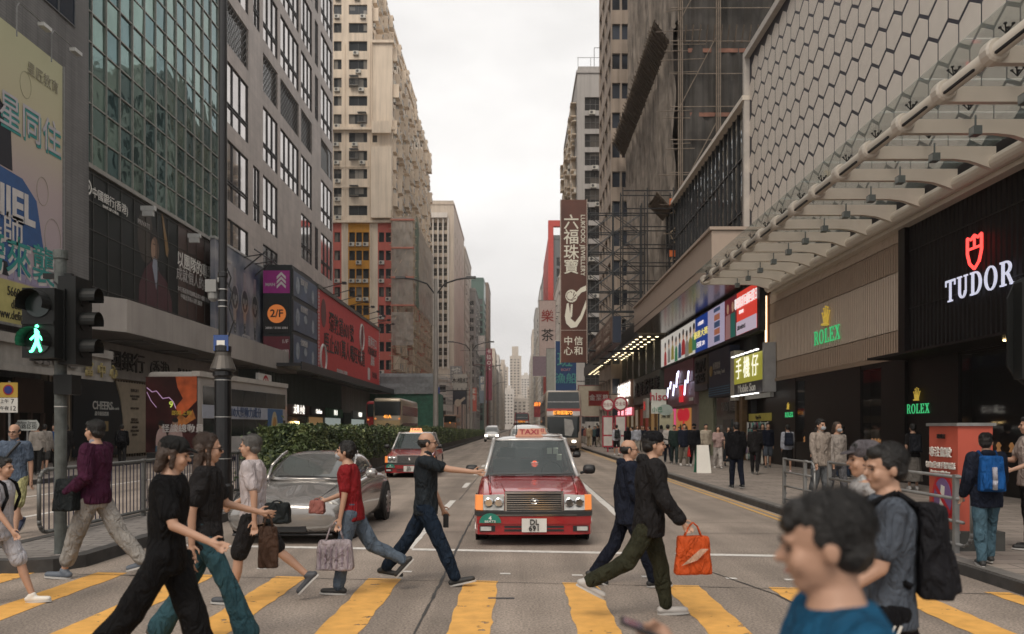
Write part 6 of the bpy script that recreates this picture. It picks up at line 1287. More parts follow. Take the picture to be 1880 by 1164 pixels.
# sports car
def coupe():
    t = thing('sports_car', 'dark grey low sports coupe with pop-eyed headlights waiting left of the taxi', 'car', (-3.38,11.65,0), -1)
    GP_ = mat('coupe_grey', (.31,.295,.28), .24, .65, var=.03, coat=1)
    S_ = [(0.0,[(0,.24),(.42,.24),(.6,.26),(.66,.36),(.66,.43),(.6,.5),(.45,.54),(.2,.555),(0,.56)]),
     (.10,[(0,.15),(.58,.15),(.76,.19),(.81,.34),(.80,.45),(.73,.55),(.5,.595),(.2,.61),(0,.615)]),
     (.32,[(0,.14),(.7,.14),(.84,.18),(.875,.38),(.86,.54),(.75,.66),(.52,.655),(.2,.66),(0,.665)]),
     (.7,[(0,.14),(.75,.14),(.87,.2),(.90,.42),(.885,.63),(.77,.755),(.52,.715),(.2,.725),(0,.73)]),
     (1.1,[(0,.14),(.75,.14),(.87,.2),(.90,.42),(.885,.67),(.78,.805),(.54,.77),(.2,.79),(0,.795)]),
     (1.5,[(0,.14),(.75,.14),(.86,.2),(.885,.42),(.875,.69),(.80,.83),(.6,.835),(.25,.86),(0,.87)]),
     (2.1,[(0,.14),(.75,.14),(.85,.2),(.875,.42),(.87,.7),(.81,.85),(.66,.88),(.3,.9),(0,.9)]),
     (2.8,[(0,.14),(.75,.14),(.86,.2),(.885,.42),(.885,.71),(.82,.865),(.66,.9),(.3,.91),(0,.91)]),
     (3.4,[(0,.14),(.75,.14),(.88,.22),(.925,.44),(.925,.70),(.84,.865),(.62,.91),(.3,.94),(0,.95)]),
     (3.9,[(0,.16),(.7,.16),(.85,.24),(.91,.44),(.90,.68),(.80,.82),(.55,.88),(.25,.9),(0,.91)]),
     (4.25,[(0,.25),(.6,.25),(.75,.3),(.80,.44),(.79,.62),(.68,.72),(.45,.78),(.2,.8),(0,.8)]),(4.34,[(0,.3),(.5,.3),(.64,.34),(.7,.44),(.69,.58),(.6,.65),(.4,.7),(.2,.72),(0,.72)])]
    loft(S_, lambda i,j: 0, 'body', [GP_], t, 2)
    def gp(w_, top, base=.84): h = top-base; return [(0,base-.05),(w_,base-.02),(w_*.985,base+h*.25),(w_*.90,base+h*.62),(w_*.74,base+h*.92),(w_*.45,base+h*.99),(0,top)]
    G = [(1.34,gp(.60,.875)),(1.6,gp(.70,1.01)),(1.9,gp(.745,1.15)),(2.15,gp(.76,1.24)),(2.5,gp(.765,1.29)),(2.9,gp(.755,1.28)),(3.3,gp(.70,1.19)),(3.7,gp(.6,1.05)),(4.0,gp(.45,.93))]
    loft(G, lambda i,j: 1 if (i <= 2 and j >= 3) or (j in (1,2) and 1 <= i <= 5) else 0, 'cabin', [GP_, mat('coupe_glass', (.16,.165,.16), .06, .55, var=0, spec=1, alpha=.86)], t, 2)
    for s_ in (-1,1):
        b = MB(); b.tube([(s_*.62,1.36,.86),(s_*.685,1.75,1.05),(s_*.62,2.1,1.215),(s_*.6,2.3,1.27)],.026,8); b.build('pillar', GP_, t, smooth=True)
        b = MB(Matrix.Translation((s_*.665,.30,.545))@Matrix.Rotation(R(-52),4,'X')@Matrix.Rotation(s_*R(20),4,'Y')); b.lathe((0,0,0),[(.135,-.03),(.128,.01),(.09,.035),(.02,.045)],22); h = b.build('headlight', LEN, t, smooth=True)
        b = MB(Matrix.Translation((s_*.665,.27,.55))@Matrix.Rotation(R(-52),4,'X')); b.lathe((0,0,.03),[(.06,0),(.04,.03)],14); b.build('reflector', CHR, h)
        b = MB(); b.extz([(s_*.40,.045),(s_*.62,.11),(s_*.75,.2),(s_*.75,.3),(s_*.4,.3)][::s_],.2,.33); b.build('air_intake', BLK, t)
        b = MB(); b.box(s_*.52-.11,s_*.52+.11,.035,.06,.365,.385); b.build('running_light', glow('drl_white', (1,1,1), 3), t)
        b = MB(); b.bar((s_*.80,1.65,.86),(s_*.92,1.62,.92),.018,6); b.lathe((s_*.98,1.62,.94),[(.02,-.1),(.075,-.06),(.085,0),(.07,.07),(.02,.1)],12,0,'x'); b.build('wing_mirror', GP_, t, smooth=True)
        for yy, rr_ in ((.93,.325),(3.36,.33)):
            wheel(t, s_*(.80 if yy < 2 else .835), yy, rr_, .22, 10); b = MB(); b.lathe((s_*(.885 if yy < 2 else .918),yy,.335),[(.37,-.03),(.375,.012)],26,0,'x'); b.build('wheel_arch', UND, t)
        b = MB(); b.bar((s_*.46,.12,.615),(s_*.60,1.3,.84),.006,4); b.build('bonnet_seam', UND, t)
    b = MB(); b.extz([(-.36,.02),(.36,.02),(.4,.2),(-.4,.2)],.19,.315); b.box(-.3,.3,.015,.02,.245,.25,0); b.build('lower_grille', BLK, t)
    b = MB(); b.bar((-.72,.1,.14),(.72,.1,.14),.02,8); b.build('front_lip', BLK, t)
    plate(t, 'JN 891', -.12, -.012, .415, .5, .115)
    b = MB(); b.prism([(-.028,.555),(0,.54),(.028,.555),(.028,.61),(-.028,.61)],.04,.06); b.build('badge', MC['badge_gold'], t)
    b = MB(); b.tube([(.58,1.33,.875),(.1,1.36,.90),(-.45,1.36,.905)],.012,5); b.build('wiper', BLK, t)
    b = MB(); 
    for s_ in (-1,1): b.box(s_*.34-.2,s_*.34+.2,2.25,2.4,.4,1.0); b.box(s_*.34-.11,s_*.34+.11,2.28,2.36,1.0,1.14)
    b.build('seats', MC['seat_grey'], t)
    return t
coupe()
# buses
def bus(label, x, y, rz, L_, body, side_m=None, face='front', dest=None, route=None, H=4.25, W=2.5, accent=None, group='double-deck buses', rear_m=None, side='R', lit=False):
    t = thing('double_decker_bus', label, 'bus', (x,y,0), rz, group); hw = W/2
    b = MB(); n = 8
    def rr_(k, ins, rf=.22): 
        P = []
        for cx, cy, a0 in ((hw-rf,L_-rf,0),(-hw+rf,L_-rf,90),(-hw+rf,rf,180),(hw-rf,rf,270)):
            for q in range(5): a = R(a0+q*22.5); P.append((cx+(rf-ins)*math.cos(a), cy+(rf-ins)*math.sin(a)))
        return P
    lv = [(.28,0),(1.2,0),(2.4,0),(3.7,0),(4.02,.02),(4.17,.08),(4.24,.2)]; fr_sl = (0,0,.02,.1,.16,.2,.28) if face == 'front' else (0,)*7
    rings = [[(px_*(1 if z < 3 else .985), py_+(s_ if py_ < L_/2 else 0), z) for px_, py_ in rr_(0,ins)] for (z,ins), s_ in zip(lv, fr_sl)]
    m_ = len(rings[0])
    for rg in rings: b.v += rg
    for i in range(len(rings)-1):
        for j in range(m_): k = (j+1)%m_; b.f.append([i*m_+j,i*m_+k,(i+1)*m_+k,(i+1)*m_+j]); b.m.append(0)
    b.f.append([(len(rings)-1)*m_+j for j in range(m_)]); b.m.append(0); b.f.append(list(range(m_-1,-1,-1))); b.m.append(0)
    b.build('body', body, t, smooth=True)
    BG = mat('bus_glass', (.02,.026,.027), .12, var=.3, sc_=1, spec=.6)
    for s_ in (-1,1):
        for (z0,z1) in ((1.25,2.1),(2.75,3.6)):
            b = MB(); nn_ = int((L_-1.2)/1.45)
            b.box(s_*hw-.012,s_*hw+.012,.5,L_-.5,z0,z1,0)
            k = b.build('window_band', BG, t)
            b = MB()
            for q in range(1,nn_): b.box(s_*hw-.018,s_*hw+.018,.5+q*(L_-1)/nn_-.03,.5+q*(L_-1)/nn_+.03,z0,z1)
            b.build('window_pillar', DK, k)
        for yy in (2.4,L_-3): wheel(t, s_*(hw-.14), yy, .48, .28, 8)
    if face == 'front':
        b = MB(); b.extz([(-hw+.14,.02),(-hw+.3,-.015),(hw-.3,-.015),(hw-.14,.02),(hw-.14,.1),(-hw+.14,.1)],.98,2.42); b.build('lower_windscreen', BG, t)
        def slab(z0, z1, y0, y1, w0, w1, m, nm): b = MB(); b.add([(-w0,y0,z0),(w0,y0,z0),(w1,y1,z1),(-w1,y1,z1),(-w0,y0+.1,z0),(w0,y0+.1,z0),(w1,y1+.1,z1),(-w1,y1+.1,z1)],[(0,1,2,3),(0,4,5,1),(1,5,6,2),(2,6,7,3),(3,7,4,0)]); return b.build(nm, m, t)
        slab(3.0,4.12,-.0,.12,hw-.14,hw-.2,BG,'upper_windscreen'); slab(3.42,3.46,-.012+.03,.03,hw-.16,hw-.16,mat('rail_pale', (.4,.4,.4), .4),'hand_rail')
        slab(2.8,2.98,-.03,-.015,hw-.1,hw-.1,accent,'accent_band')
        slab(2.5,2.8,-.03,-.03,hw-.12,hw-.12,mat('bus_white', (.6,.57,.56), .4),'destination_panel')
        b = MB(); b.box(-.62,.62,-.05,-.032,2.52,2.84); d = b.build('destination_display', mat('display_black', (.03,.012,.01), .4), t); text(dest, d, -.22,2.68,.23, glow('led_orange', (1,.36,.05), 2.4), -.06, bold=.015, sx=.8); text(route, d, .4,2.68,.25, glow('led_orange', (1,.36,.05), 2.4), -.06, bold=.015, sx=.8)
        b = MB(); b.lathe((0,-.03,.6),[(.01,0),(.01,-.0)],4) if False else None
        for s_ in (-1,1): b = MB(); b.extz([(s_*.6,-.03),(s_*1.1,.03),(s_*1.15,.1),(s_*.6,.06)][::s_],.66,.8); b.build('headlight', HL if s_ > 0 else LEN, t)
        b = MB(); b.box(-.9,.9,-.03,.03,.3,.42); b.build('bumper', DK, t); plate(t,'TU 4417',0,-.04,.5,.5,.12)
        b = MB()
        for s_ in (-1,1): b.bar((s_*1.2,0,2.5),(s_*1.38,-.25,2.4),.02,5); b.box(s_*1.36-.1,s_*1.36+.1,-.3,-.22,1.95,2.4)
        b.build('wing_mirror', DK, t)
        b = MB(); b.bar((-.5,-.03,1.0),(.0,-.03,1.5),.012,5); b.bar((.5,-.03,1.0),(.9,-.03,1.5),.012,5); b.build('wiper', BLK, t)
        b = MB(); b.prism([(.1,1.15),(.55,1.1),(.72,1.6),(.6,2.2),(.05,2.3)],-.022,-.018); b.build('painted_reflection', mat('reflection_grey', (.3,.3,.29), .3, var=.2), t)  # pale reflection painted as a patch on the lower windscreen
    else:
        if rear_m: b = MB(); b.box(-hw+.04,hw-.04,-.02,.02,.55,4.0); b.build('rear_poster', rear_m, t)
        else:
            b = MB(); b.extz([(-hw+.18,-.03),(hw-.18,-.03),(hw-.1,.05),(-hw+.1,.05)],2.72,3.95); b.build('rear_window', BG, t)
            b = MB(); b.box(-hw+.1,hw-.1,-.03,.02,.55,1.45); b.build('engine_panel', BLK, t)
            for s_ in (-1,1): b = MB(); b.lathe((s_*(hw-.22),-.03,2.45),[(.09,0),(.09,-.03)],12,0,'y'); b.build('tail_light', AMB, t)
        b = MB(); b.box(-hw+.1,hw-.1,-.05,.0,.3,.52); b.build('bumper', DK, t)
        if route: text(route, t, -.0,2.62 if not rear_m else 2.72,.3, glow('led_orange', (1,.36,.05)) if not rear_m else glow('led_green', (.5,.6,.1), 1), -.045, bold=.015)
        if not rear_m: plate(t,'RX 2508',0,-.05,.42,.5,.12)
    if side_m:
        b = MB(); s_ = 1 if side == 'R' else -1
        b.box(s_*hw-.01,s_*hw+.02,.4,L_-.9,2.12,2.74,0); b.box(s_*hw-.01,s_*hw+.02,.6,L_-1.2,.5,1.24,1) ; b.build('side_panel', side_m, t)
    return t
KC = mat('bus_champagne', (.38,.31,.22), .3, .35, var=.05, coat=.5); RB_ = mat('bus_red', (.32,.02,.025), .3, var=.05, coat=.6); WB_ = mat('bus_pale', (.40,.37,.34), .3, .2, var=.05, coat=.5)
t = bus('champagne double-decker facing the camera with orange 87D display', 3.15, 56, 0, 12, mat('bus_bronze', (.42,.36,.30), .3, .3, coat=.5), face='front', dest='紅磡鐵路', route='87D', accent=mat('accent_red', (.42,.07,.06), .4))
bus('champagne double-decker seen from behind with route 41A, above the hedge', -11.25, 70.7, 0, 11.5, KC, face='rear', route='41A')
b = MB(); b.box(-1.1,1.1,-.035,-.021,1.46,2.3); k = b.build('rear_poster', mat('poster_tan', (.45,.32,.16), .5, var=.15), [o for o in bpy.data.objects if o.name.startswith('double_decker')][-1])
b = MB(); b.prism(ell(-.0,1.75,.16,.2,12),-.05,-.04,1); b.prism(ell(0,1.85,.2,.24,12),-.04,-.036,0); b.prism([(-.3,1.47),(.3,1.47),(.12,1.62),(-.12,1.62)],-.045,-.041,0); b.build('poster_picture', [INK, mat('face_lit', (0.1,0,0))], k)
o = bus('red and black double-decker at the bank bus stop, lightning film poster on its back', -15.75, 37.2, -4.2, 11.6, WB_, side_m=[mat('ad_pale_blue', (.36,.38,.44), .5), mat('ad_white', (.42,.41,.40), .5, var=.2, sc_=2)], face='rear', route='9', rear_m=mat('film_poster', (.045,.012,.012), .4, var=.8, sc_=1.2))
FM = mat('film_fire', (.5,.10,.03), .5, var=.6, sc_=1.6)
b = MB()
b.prism([(.2,4.0),(1.2,4.0),(1.2,2.9),(.8,2.5),(.4,2.2),(.2,2.6),(.55,3.0),(.3,3.5)],-.03,-.021,0); b.prism([(.1,1.9),(.4,2.3),(.7,2.1),(1.0,2.5),(1.15,2.1),(.5,1.7)],-.035,-.031,1)
b.prism(ell(-.45,1.0,.28,.7,14),-.04,-.036,2); b.prism(ell(.2,1.1,.36,.75,14),-.04,-.036,2); b.prism(ell(-.45,1.78,.13,.17,12),-.046,-.041,3); b.prism(ell(.2,1.9,.14,.18,12),-.046,-.041,3); b.prism(ell(-.45,1.88,.15,.13,12),-.05,-.047,5); b.prism(ell(.2,2.02,.15,.11,12),-.05,-.047,5)
b.prism([(-.75,.58),(.5,.58),(.55,.9),(-.72,.85)],-.054,-.051,4)
b.tube([(-1.18,3.45,),] if False else [(-1.15,-.03,3.5),(-.9,-.03,3.3),(-.7,-.03,3.35),(-.4,-.03,3.0),(-.1,-.03,3.05),(.1,-.03,2.85),(.22,-.03,2.55)],.02,4,6); b.tube([(-1.15,-.03,3.3),(-.95,-.03,2.9),(-.7,-.03,2.6)],.015,4,6)
b.build('poster_picture', [FM, mat('film_orange', (.55,.2,.05), .5, var=.5), mat('film_white', (.4,.28,.26), .5, var=.2), mat('face_lit', (0.1,0,0)), mat('film_blue', (.05,.12,.18), .5), INK, glow('lightning', (.5,.3,.5), .6)], o)
text('怪談總動員', o, .55,1.62,.3, MCW, -.06, bold=.025); text('即將上映', o, .5,2.33,.18, glow('film_yellow', (.5,.35,.05), .3), -.05)
S = Matrix.Translation((1.25,0,0))@Matrix.Rotation(R(90),4,'Z')
text('精選10大髮動力成分', o, 0,0,.42, mat('ad_navy', (.05,.08,.16), .5), M=S@Matrix.Translation((4.8,-.03,2.42)), bold=.02)
b = MB(S); b.box(8.3,10.6,-.03,-.021,.55,2.72,0); b.prism(ell(9.3,1.6,.5,1.0,16),-.036,-.031,1); b.prism(ell(9.3,1.6,.3,.7,16),-.042,-.037,2); b.build('side_poster', [mat('ad_blue', (.05,.12,.25), .5), mat('ad_cream', (.45,.38,.25), .5), mat('ad_orange', (.4,.2,.05), .5), INK], o)
b = MB(); b.box(.95,1.32,.0,11.4,4.02,4.26); b.build('roof_edge', mat('bus_trim', (.45,.42,.38), .4), o)
bus('red double-decker mostly hidden behind the 41A bus', -13.4, 79, 0, 11, RB_, face='rear', route='271')
bus('grey-sided double-decker farther along the left kerb', -13.6, 120, 0, 11, mat('bus_grey', (.22,.22,.23), .4, var=.2), face='rear', route='2')
bus('brown double-decker farthest along the left kerb', -13.2, 160, 0, 11, mat('bus_tan', (.28,.17,.11), .4), face='rear', route='6')
bus('dark red double-decker far ahead in the middle lane', .75, 140, 0, 11, mat('bus_maroon', (.22,.03,.035), .4), face='front', dest='尖沙咀', route='1A', accent=mat('accent_red', (.4,0,0)))
def van(label, x, y, W, H, L_, pm, rz=0):
    t = thing('van', label, 'van', (x,y,0), rz); hw = W/2
    P = lambda w_, h_: [(0,.25),(w_*.9,.25),(w_,.4),(w_,.95),(w_*.97,1.05),(w_*.86,h_-.12),(w_*.75,h_-.02),(0,h_)] if h_ > 1.2 else [(0,.25),(w_*.9,.25),(w_,.4),(w_,.6),(w_*.98,.75),(w_*.9,h_-.05),(w_*.7,h_),(0,h_+.01)]
    loft([(0,P(hw*.92,.85)),(.15,P(hw,.95)),(.7,P(hw,1.08)),(1.15,P(hw,H-.18)),(1.6,P(hw,H)),(L_-.3,P(hw,H)),(L_,P(hw*.95,H-.15))], lambda i,j: 0, 'body', [pm], t, 1)
    gl = MB(); gl.quad((-hw*.86,.62,1.08),(hw*.86,.62,1.08),(hw*.76,1.12,H-.2),(-hw*.76,1.12,H-.2)); gl.build('windscreen', CG, t)
    for s_ in (-1,1):
        b = MB(); b.box(s_*hw*.72-.13,s_*hw*.72+.13,-.04,.05,.68,.84); b.build('headlight', HL if L_ < 4.6 else LEN, t)
        gl = MB(); gl.quad((s_*(hw*.985),1.2,1.1),(s_*(hw*.985),L_-.5,1.1),(s_*(hw*.9),L_-.6,H-.2),(s_*(hw*.9),1.5,H-.2)); gl.build('side_window', CG, t)
        for yy in (.85,L_-.9): wheel(t, s_*(hw-.1), yy, .33, .2)
    b = MB(); b.box(-.6,.6,-.04,.02,.3,.55); b.build('grille', BLK, t); plate(t,'VH 306',0,-.05,.45,.45,.11); return t
van('white people carrier in the middle lane behind the two taxis', .5, 33.5, 1.85, 1.83, 4.9, paint('van_white', (.55,.54,.52)))
van('small white van with headlights on, far ahead in the left lane', -3.0, 95, 1.8, 1.95, 4.5, paint('van_white2', (.58,.57,.55)))
taxi('red taxi far behind the people carrier with only its roof sign showing', .6, 46, 0, False, False)
# ======== people
def capsule(b, p, q, r1, r2, n=10, m=0, fl=1.0, up=None):
    p = Vector(p); q = Vector(q); d = q-p; L_ = d.length
    d = d.normalized() if L_ > 1e-6 else Vector((0,0,1)); a = (up.cross(d) if up is not None else d.orthogonal()).normalized(); c = d.cross(a)
    rings = [(-math.cos(t)*r1, math.sin(t)*r1) for t in (.35,.8,1.2)]+[(0,r1)]+[(L_*k/3, r1+(r2-r1)*k/3) for k in (1,2)]+[(L_,r2)]+[(L_+math.cos(t)*r2, math.sin(t)*r2) for t in (1.2,.8,.35)]
    vs = []
    for h, r_ in rings:
        for i in range(n): t = 6.28319*i/n; vs.append(p+d*h+a*math.cos(t)*r_+c*math.sin(t)*r_*fl)
    fs = [(j*n+i, j*n+(i+1)%n, (j+1)*n+(i+1)%n, (j+1)*n+i) for j in range(len(rings)-1) for i in range(n)]
    fs += [tuple(range(n-1,-1,-1)), tuple(range((len(rings)-1)*n, len(rings)*n))]; b.add(vs, fs, m); return b
def ellipsoid(b, c, r, T=None, n=12, m=0):
    vs = []; K = 7
    for j in range(1,K):
        t = math.pi*j/K
        for i in range(n): a = 6.28319*i/n; vs.append(Vector(c)+Vector((r[0]*math.sin(t)*math.cos(a), r[1]*math.sin(t)*math.sin(a), -r[2]*math.cos(t))))
    if T is not None: vs = [T@v for v in vs]
    fs = [(j*n+i, j*n+(i+1)%n, (j+1)*n+(i+1)%n, (j+1)*n+i) for j in range(K-2) for i in range(n)]+[tuple(range(n-1,-1,-1)), tuple(range((K-2)*n,(K-1)*n))]
    b.add(vs, fs, m); return b
def ringloft(b, rings, n=18, m=0):          # rings: (centre Vector, axis x Vector, axis y Vector, rx, ry)
    vs = []
    for c, ax, ay, rx, ry in rings:
        for i in range(n): t = 6.28319*i/n; vs.append(c+ax*math.cos(t)*rx+ay*math.sin(t)*ry)
    fs = [(j*n+i, j*n+(i+1)%n, (j+1)*n+(i+1)%n, (j+1)*n+i) for j in range(len(rings)-1) for i in range(n)]+[tuple(range(n-1,-1,-1)), tuple(range((len(rings)-1)*n, len(rings)*n))]
    b.add(vs, fs, m); return b
TX1 = bpy.data.textures.new('folds', 'CLOUDS'); TX1.noise_scale = .15; TX1.noise_depth = 3
TX2 = bpy.data.textures.new('strands', 'CLOUDS'); TX2.noise_scale = .035; TX2.noise_depth = 2
def soft(o, vox, smooth=4, disp=0., tex=None, fac=.6):
    m = o.modifiers.new('r','REMESH'); m.mode = 'VOXEL'; m.voxel_size = vox; m.use_smooth_shade = True
    if disp: d = o.modifiers.new('d','DISPLACE'); d.texture = tex or TX1; d.strength = disp; d.mid_level = .33; d.texture_coords = 'GLOBAL'
    s_ = o.modifiers.new('s','SMOOTH'); s_.iterations = smooth; s_.factor = fac
    PEND.append(o); return o
def cloth(name, c, rough=.85, var=.22):
    if name in MC: return MC[name]
    m = mat(name, [v*.85 for v in c], rough, var=var, sc_=9, bump=1.0, bs=8, spec=.1)
    for n in m.node_tree.nodes:
        if n.type == 'BUMP':
            n.inputs['Distance'].default_value = .07; z = n.inputs['Height'].links[0].from_node; z.inputs['Distortion'].default_value = 1.2; z.inputs['Detail'].default_value = 3
            g = m.node_tree.nodes.new('ShaderNodeNewGeometry'); mp = m.node_tree.nodes.new('ShaderNodeMapping'); mp.inputs['Scale'].default_value = (1.5,1.5,.7); mp.inputs['Rotation'].default_value = (.5,.4,0)
            m.node_tree.links.new(g.outputs['Position'], mp.inputs[0]); m.node_tree.links.new(mp.outputs[0], z.inputs['Vector'])
    return m
def skinm(k=0):
    m = mat('skin_%d' % k, ((.40,.235,.16),(.33,.18,.115),(.46,.29,.21))[k], .5, var=.07, sc_=12, spec=.4)
    return m
HAIRB = mat('hair_dark', (.005,.004,.0035), .5, var=.3, sc_=30, bump=.6, bs=90); HAIRG = mat('hair_grey', (.09,.085,.08), .6, var=.4, sc_=40, bump=.6, bs=90); HAIRW = mat('hair_brown', (.035,.018,.010), .5, var=.3, sc_=30, bump=.6, bs=90)
def strands(b, HM, m, root, kind):
    n = 1500 if kind != 'curly' else 900
    for _ in range(n):
        a_ = random.uniform(0,6.2832); u = random.uniform(-.25,1); rr = math.sqrt(max(0,1-u*u)); d = Vector((rr*math.cos(a_), rr*math.sin(a_), u))
        if d.y > .35 and d.z < .62: continue
        p = Vector((.083*d.x,-.024+.097*d.y,.048+.086*d.z)); t = Vector((d.x*.4+random.gauss(0,.25), (-.6 if d.y < .3 else .5)+random.gauss(0,.2), -.6+random.gauss(0,.2))); t = (t-d*t.dot(d)).normalized(); s_ = d.cross(t)*.0011; L_ = random.uniform(.015,.04)
        P = [p, p+t*L_*.5+d*.004, p+t*L_+d*random.uniform(-.001,.005)-Vector((0,0,.002))]
        b.add([HM@(P[0]-s_),HM@(P[0]+s_),HM@(P[1]+s_),HM@(P[1]-s_),HM@P[2]], [(0,1,2,3),(3,2,4)])
    b.build('hair_strands', m, root)
def V(*a): return Vector(a)
def person(label, x, y, z, rz, H=1.7, top='shirt', tc=(.1,.1,.1), sleeve='short', bot='pants', bc=(.05,.05,.06), shoe=(.05,.05,.05), hair='short', hm=None, hip=(0,0), knee=(3,3), sh=(0,0), ab=(7,7), el=(12,12), lean=0, head=(0,0), sk=0,
           fem=False, lod=1, glasses=False, mask=False, cap=None, group=None, foot=None, capc=(.02,.02,.02), inner=None, elf=(0,0), toe=(0,0), stripe=None):
    s = H/1.72; root = thing('person', label, 'person', (x,y,z), rz, group); nr = lod == 1
    vox = .0075 if lod == 1 else (.018 if lod == 2 else .026)
    ax = V(1,0,0)
    def rx(v, a): return Matrix.Rotation(R(a),3,'X')@v
    hipz = .90
    J = {}
    lows = []
    for k, sd_ in ((0,-1),(1,1)):          # 0 = left leg (-x), 1 = right
        h = V(sd_*.09,0,hipz); kn = h+rx(V(0,0,-.43),hip[k]); an = kn+rx(V(0,0,-.39),hip[k]-knee[k]); J['h%d'%k], J['k%d'%k], J['a%d'%k] = h, kn, an
        fa = (foot[k] if foot else (0 if abs(hip[k]-knee[k]) < 24 else (hip[k]-knee[k])*.75)); J['f%d'%k] = fa
        tt = an+Matrix.Rotation(R(-toe[k]),3,'Z')@(Matrix.Rotation(R(fa),3,'X')@V(0,.16,-.045)); hl = an+Matrix.Rotation(R(fa),3,'X')@V(0,-.05,-.055); J['t%d'%k], J['e%d'%k] = tt, hl
        lows += [tt.z-.03, hl.z-.03]
    drop = -min(lows); 
    for k in J:
        if isinstance(J[k], Vector): J[k] = J[k]+V(0,0,drop)
    hz = hipz+drop; O = V(0,0,hz); TL_ = Matrix.Rotation(R(-lean),3,'X')
    def B(p): return O+TL_@(V(*p)-V(0,0,.90))       # torso-space point (standing coords) -> leaned
    sw = .165 if not fem else .145
    for k, sd_ in ((0,-1),(1,1)):
        s0 = B((sd_*sw,0,1.395)); a_ = ab[k]*sd_
        d1 = Matrix.Rotation(R(sh[k]),3,'X')@(Matrix.Rotation(R(-a_),3,'Y')@V(0,0,-1)); d2 = Matrix.Rotation(R(sh[k]+el[k]),3,'X')@(Matrix.Rotation(R(-a_*.4+sd_*elf[k]),3,'Y')@V(0,0,-1))
        e = s0+d1*.285; w_ = e+d2*.25; J['s%d'%k], J['b%d'%k], J['w%d'%k], J['d%d'%k] = s0, e, w_, d2
    hc = B((0,.018,1.588)); HR = Matrix.Rotation(R(head[0]),3,'Z')@Matrix.Rotation(R(-head[1]),3,'X'); HM = Matrix.Translation(hc)@HR.to_4x4()
    J['hc'] = hc
    SC = Matrix.Diagonal((s,s,s,1))
    def nb(): return MB(SC)
    n_ = 12 if nr else 8
    # body
    b = nb(); g = 1 if not fem else .93
    tr = [(.84,.155,.105),(.93,.158,.11),(1.03,.138 if not fem else .122,.10),(1.12,.142,.10),(1.26,.162*g,.11),(1.35,.165*g,.105),(1.41,.13*g,.09),(1.455,.07,.065),(1.49,.055,.055)]
    ringloft(b, [(B((0,0,z_)),ax,TL_@V(0,1,0),a_,c_) for z_,a_,c_ in tr], 16)
    capsule(b, B((0,0,1.43)), hc+HR@V(0,-.02,-.05), .052*g, .047*g, n_)
    ellipsoid(b, (0,-.012,.032), (.073,.092,.088), HM, 14); ellipsoid(b, (0,.022,-.03), (.06,.066,.082), HM, 14); ellipsoid(b, (0,.045,-.078), (.038,.036,.03), HM)
    for q in (-1,1): ellipsoid(b, (q*.033,.062,-.028), (.026,.024,.03), HM, 8); ellipsoid(b, (q*.074,-.006,-.008), (.012,.02,.032), HM, 8)
    capsule(b, HM@V(0,.084,.012), HM@V(0,.103,-.018), .008, .0135, 8); ellipsoid(b, (0,.078,.022), (.046,.016,.012), HM, 8); ellipsoid(b, (0,.083,-.05), (.022,.011,.009), HM, 8)
    for k, sd_ in ((0,-1),(1,1)):
        capsule(b, B((sd_*.09,0,1.40)), J['s%d'%k], .05, .05, n_); capsule(b, J['s%d'%k], J['b%d'%k], .047*g, .037*g, n_); capsule(b, J['b%d'%k], J['w%d'%k], .037*g, .024, n_)
        d2 = J['d%d'%k]; w_ = J['w%d'%k]; sdv = TL_@V(0,1,0); fw = (sdv-d2*sdv.dot(d2)).normalized() if abs(sdv.dot(d2)) < .95 else V(0,0,1)-d2*d2.z; fw = fw.normalized(); nn_ = d2.cross(fw)*(-sd_)  # nn_: palm normal side
        if lod < 3:
            pc = w_+d2*.05; capsule(b, w_, w_+d2*.07+fw*.012, .022, .026, 8, fl=.62, up=fw); capsule(b, w_+d2*.01-fw*.01, w_+d2*.075-fw*.014, .02, .022, 8, fl=.62, up=fw)
            for fi, (o_, ln) in enumerate(((.031,.072),(.011,.082),(-.010,.076),(-.029,.058))):
                f0 = w_+d2*.078+fw*o_; cu = nn_*(-.28-.05*fi); dd1 = (d2+cu*.6+fw*o_*3).normalized(); f1 = f0+dd1*ln*.5; dd2 = (d2+cu*2.2+fw*o_*3).normalized(); capsule(b, f0, f1, .0088, .008, 6); capsule(b, f1, f1+dd2*ln*.5, .008, .0068, 6)
            t0 = w_+d2*.022+fw*.024; t1 = t0+(d2*.6+fw*.75-nn_*.2).normalized()*.036; capsule(b, t0, t1, .0115, .0095, 6); capsule(b, t1, t1+(d2*.9+fw*.25-nn_*.3).normalized()*.03, .0095, .008, 6)
        else: capsule(b, w_, w_+d2*.13, .025, .02, 6)
        capsule(b, J['h%d'%k]+V(0,0,.02), J['k%d'%k], .078, .053, n_); capsule(b, J['k%d'%k], J['k%d'%k]*.65+J['a%d'%k]*.35+V(0,-.01,0), .048, .049, n_); capsule(b, J['k%d'%k]*.65+J['a%d'%k]*.35+V(0,-.01,0), J['a%d'%k], .048, .031, n_); capsule(b, J['e%d'%k], J['t%d'%k], .03, .026, 8)
    body = soft(b.build('body', skinm(sk), root, smooth=True), vox, 2, 0)
    # eyes, glasses, mask
    if lod < 3:
        e = nb()
        for q in (-1,1): ellipsoid(e, (q*.03,.0805,.004), (.013,.008,.005), HM, 10)
        e.build('eyes', mat('eye_dark', (.02,.015,.012), .25), root, smooth=True)
        e = nb()
        for q in (-1,1): e.tube([HM@V(q*.015,.094,.021),HM@V(q*.032,.094,.0255),HM@V(q*.05,.084,.02)],.0035*s,5)
        e.build('eyebrows', HAIRB, root)
        if not mask: e = nb(); ellipsoid(e, (0,.0905,-.050), (.02,.005,.0045), HM, 10); e.build('lips', mat('lip', (.26,.10,.085), .45), root, smooth=True)
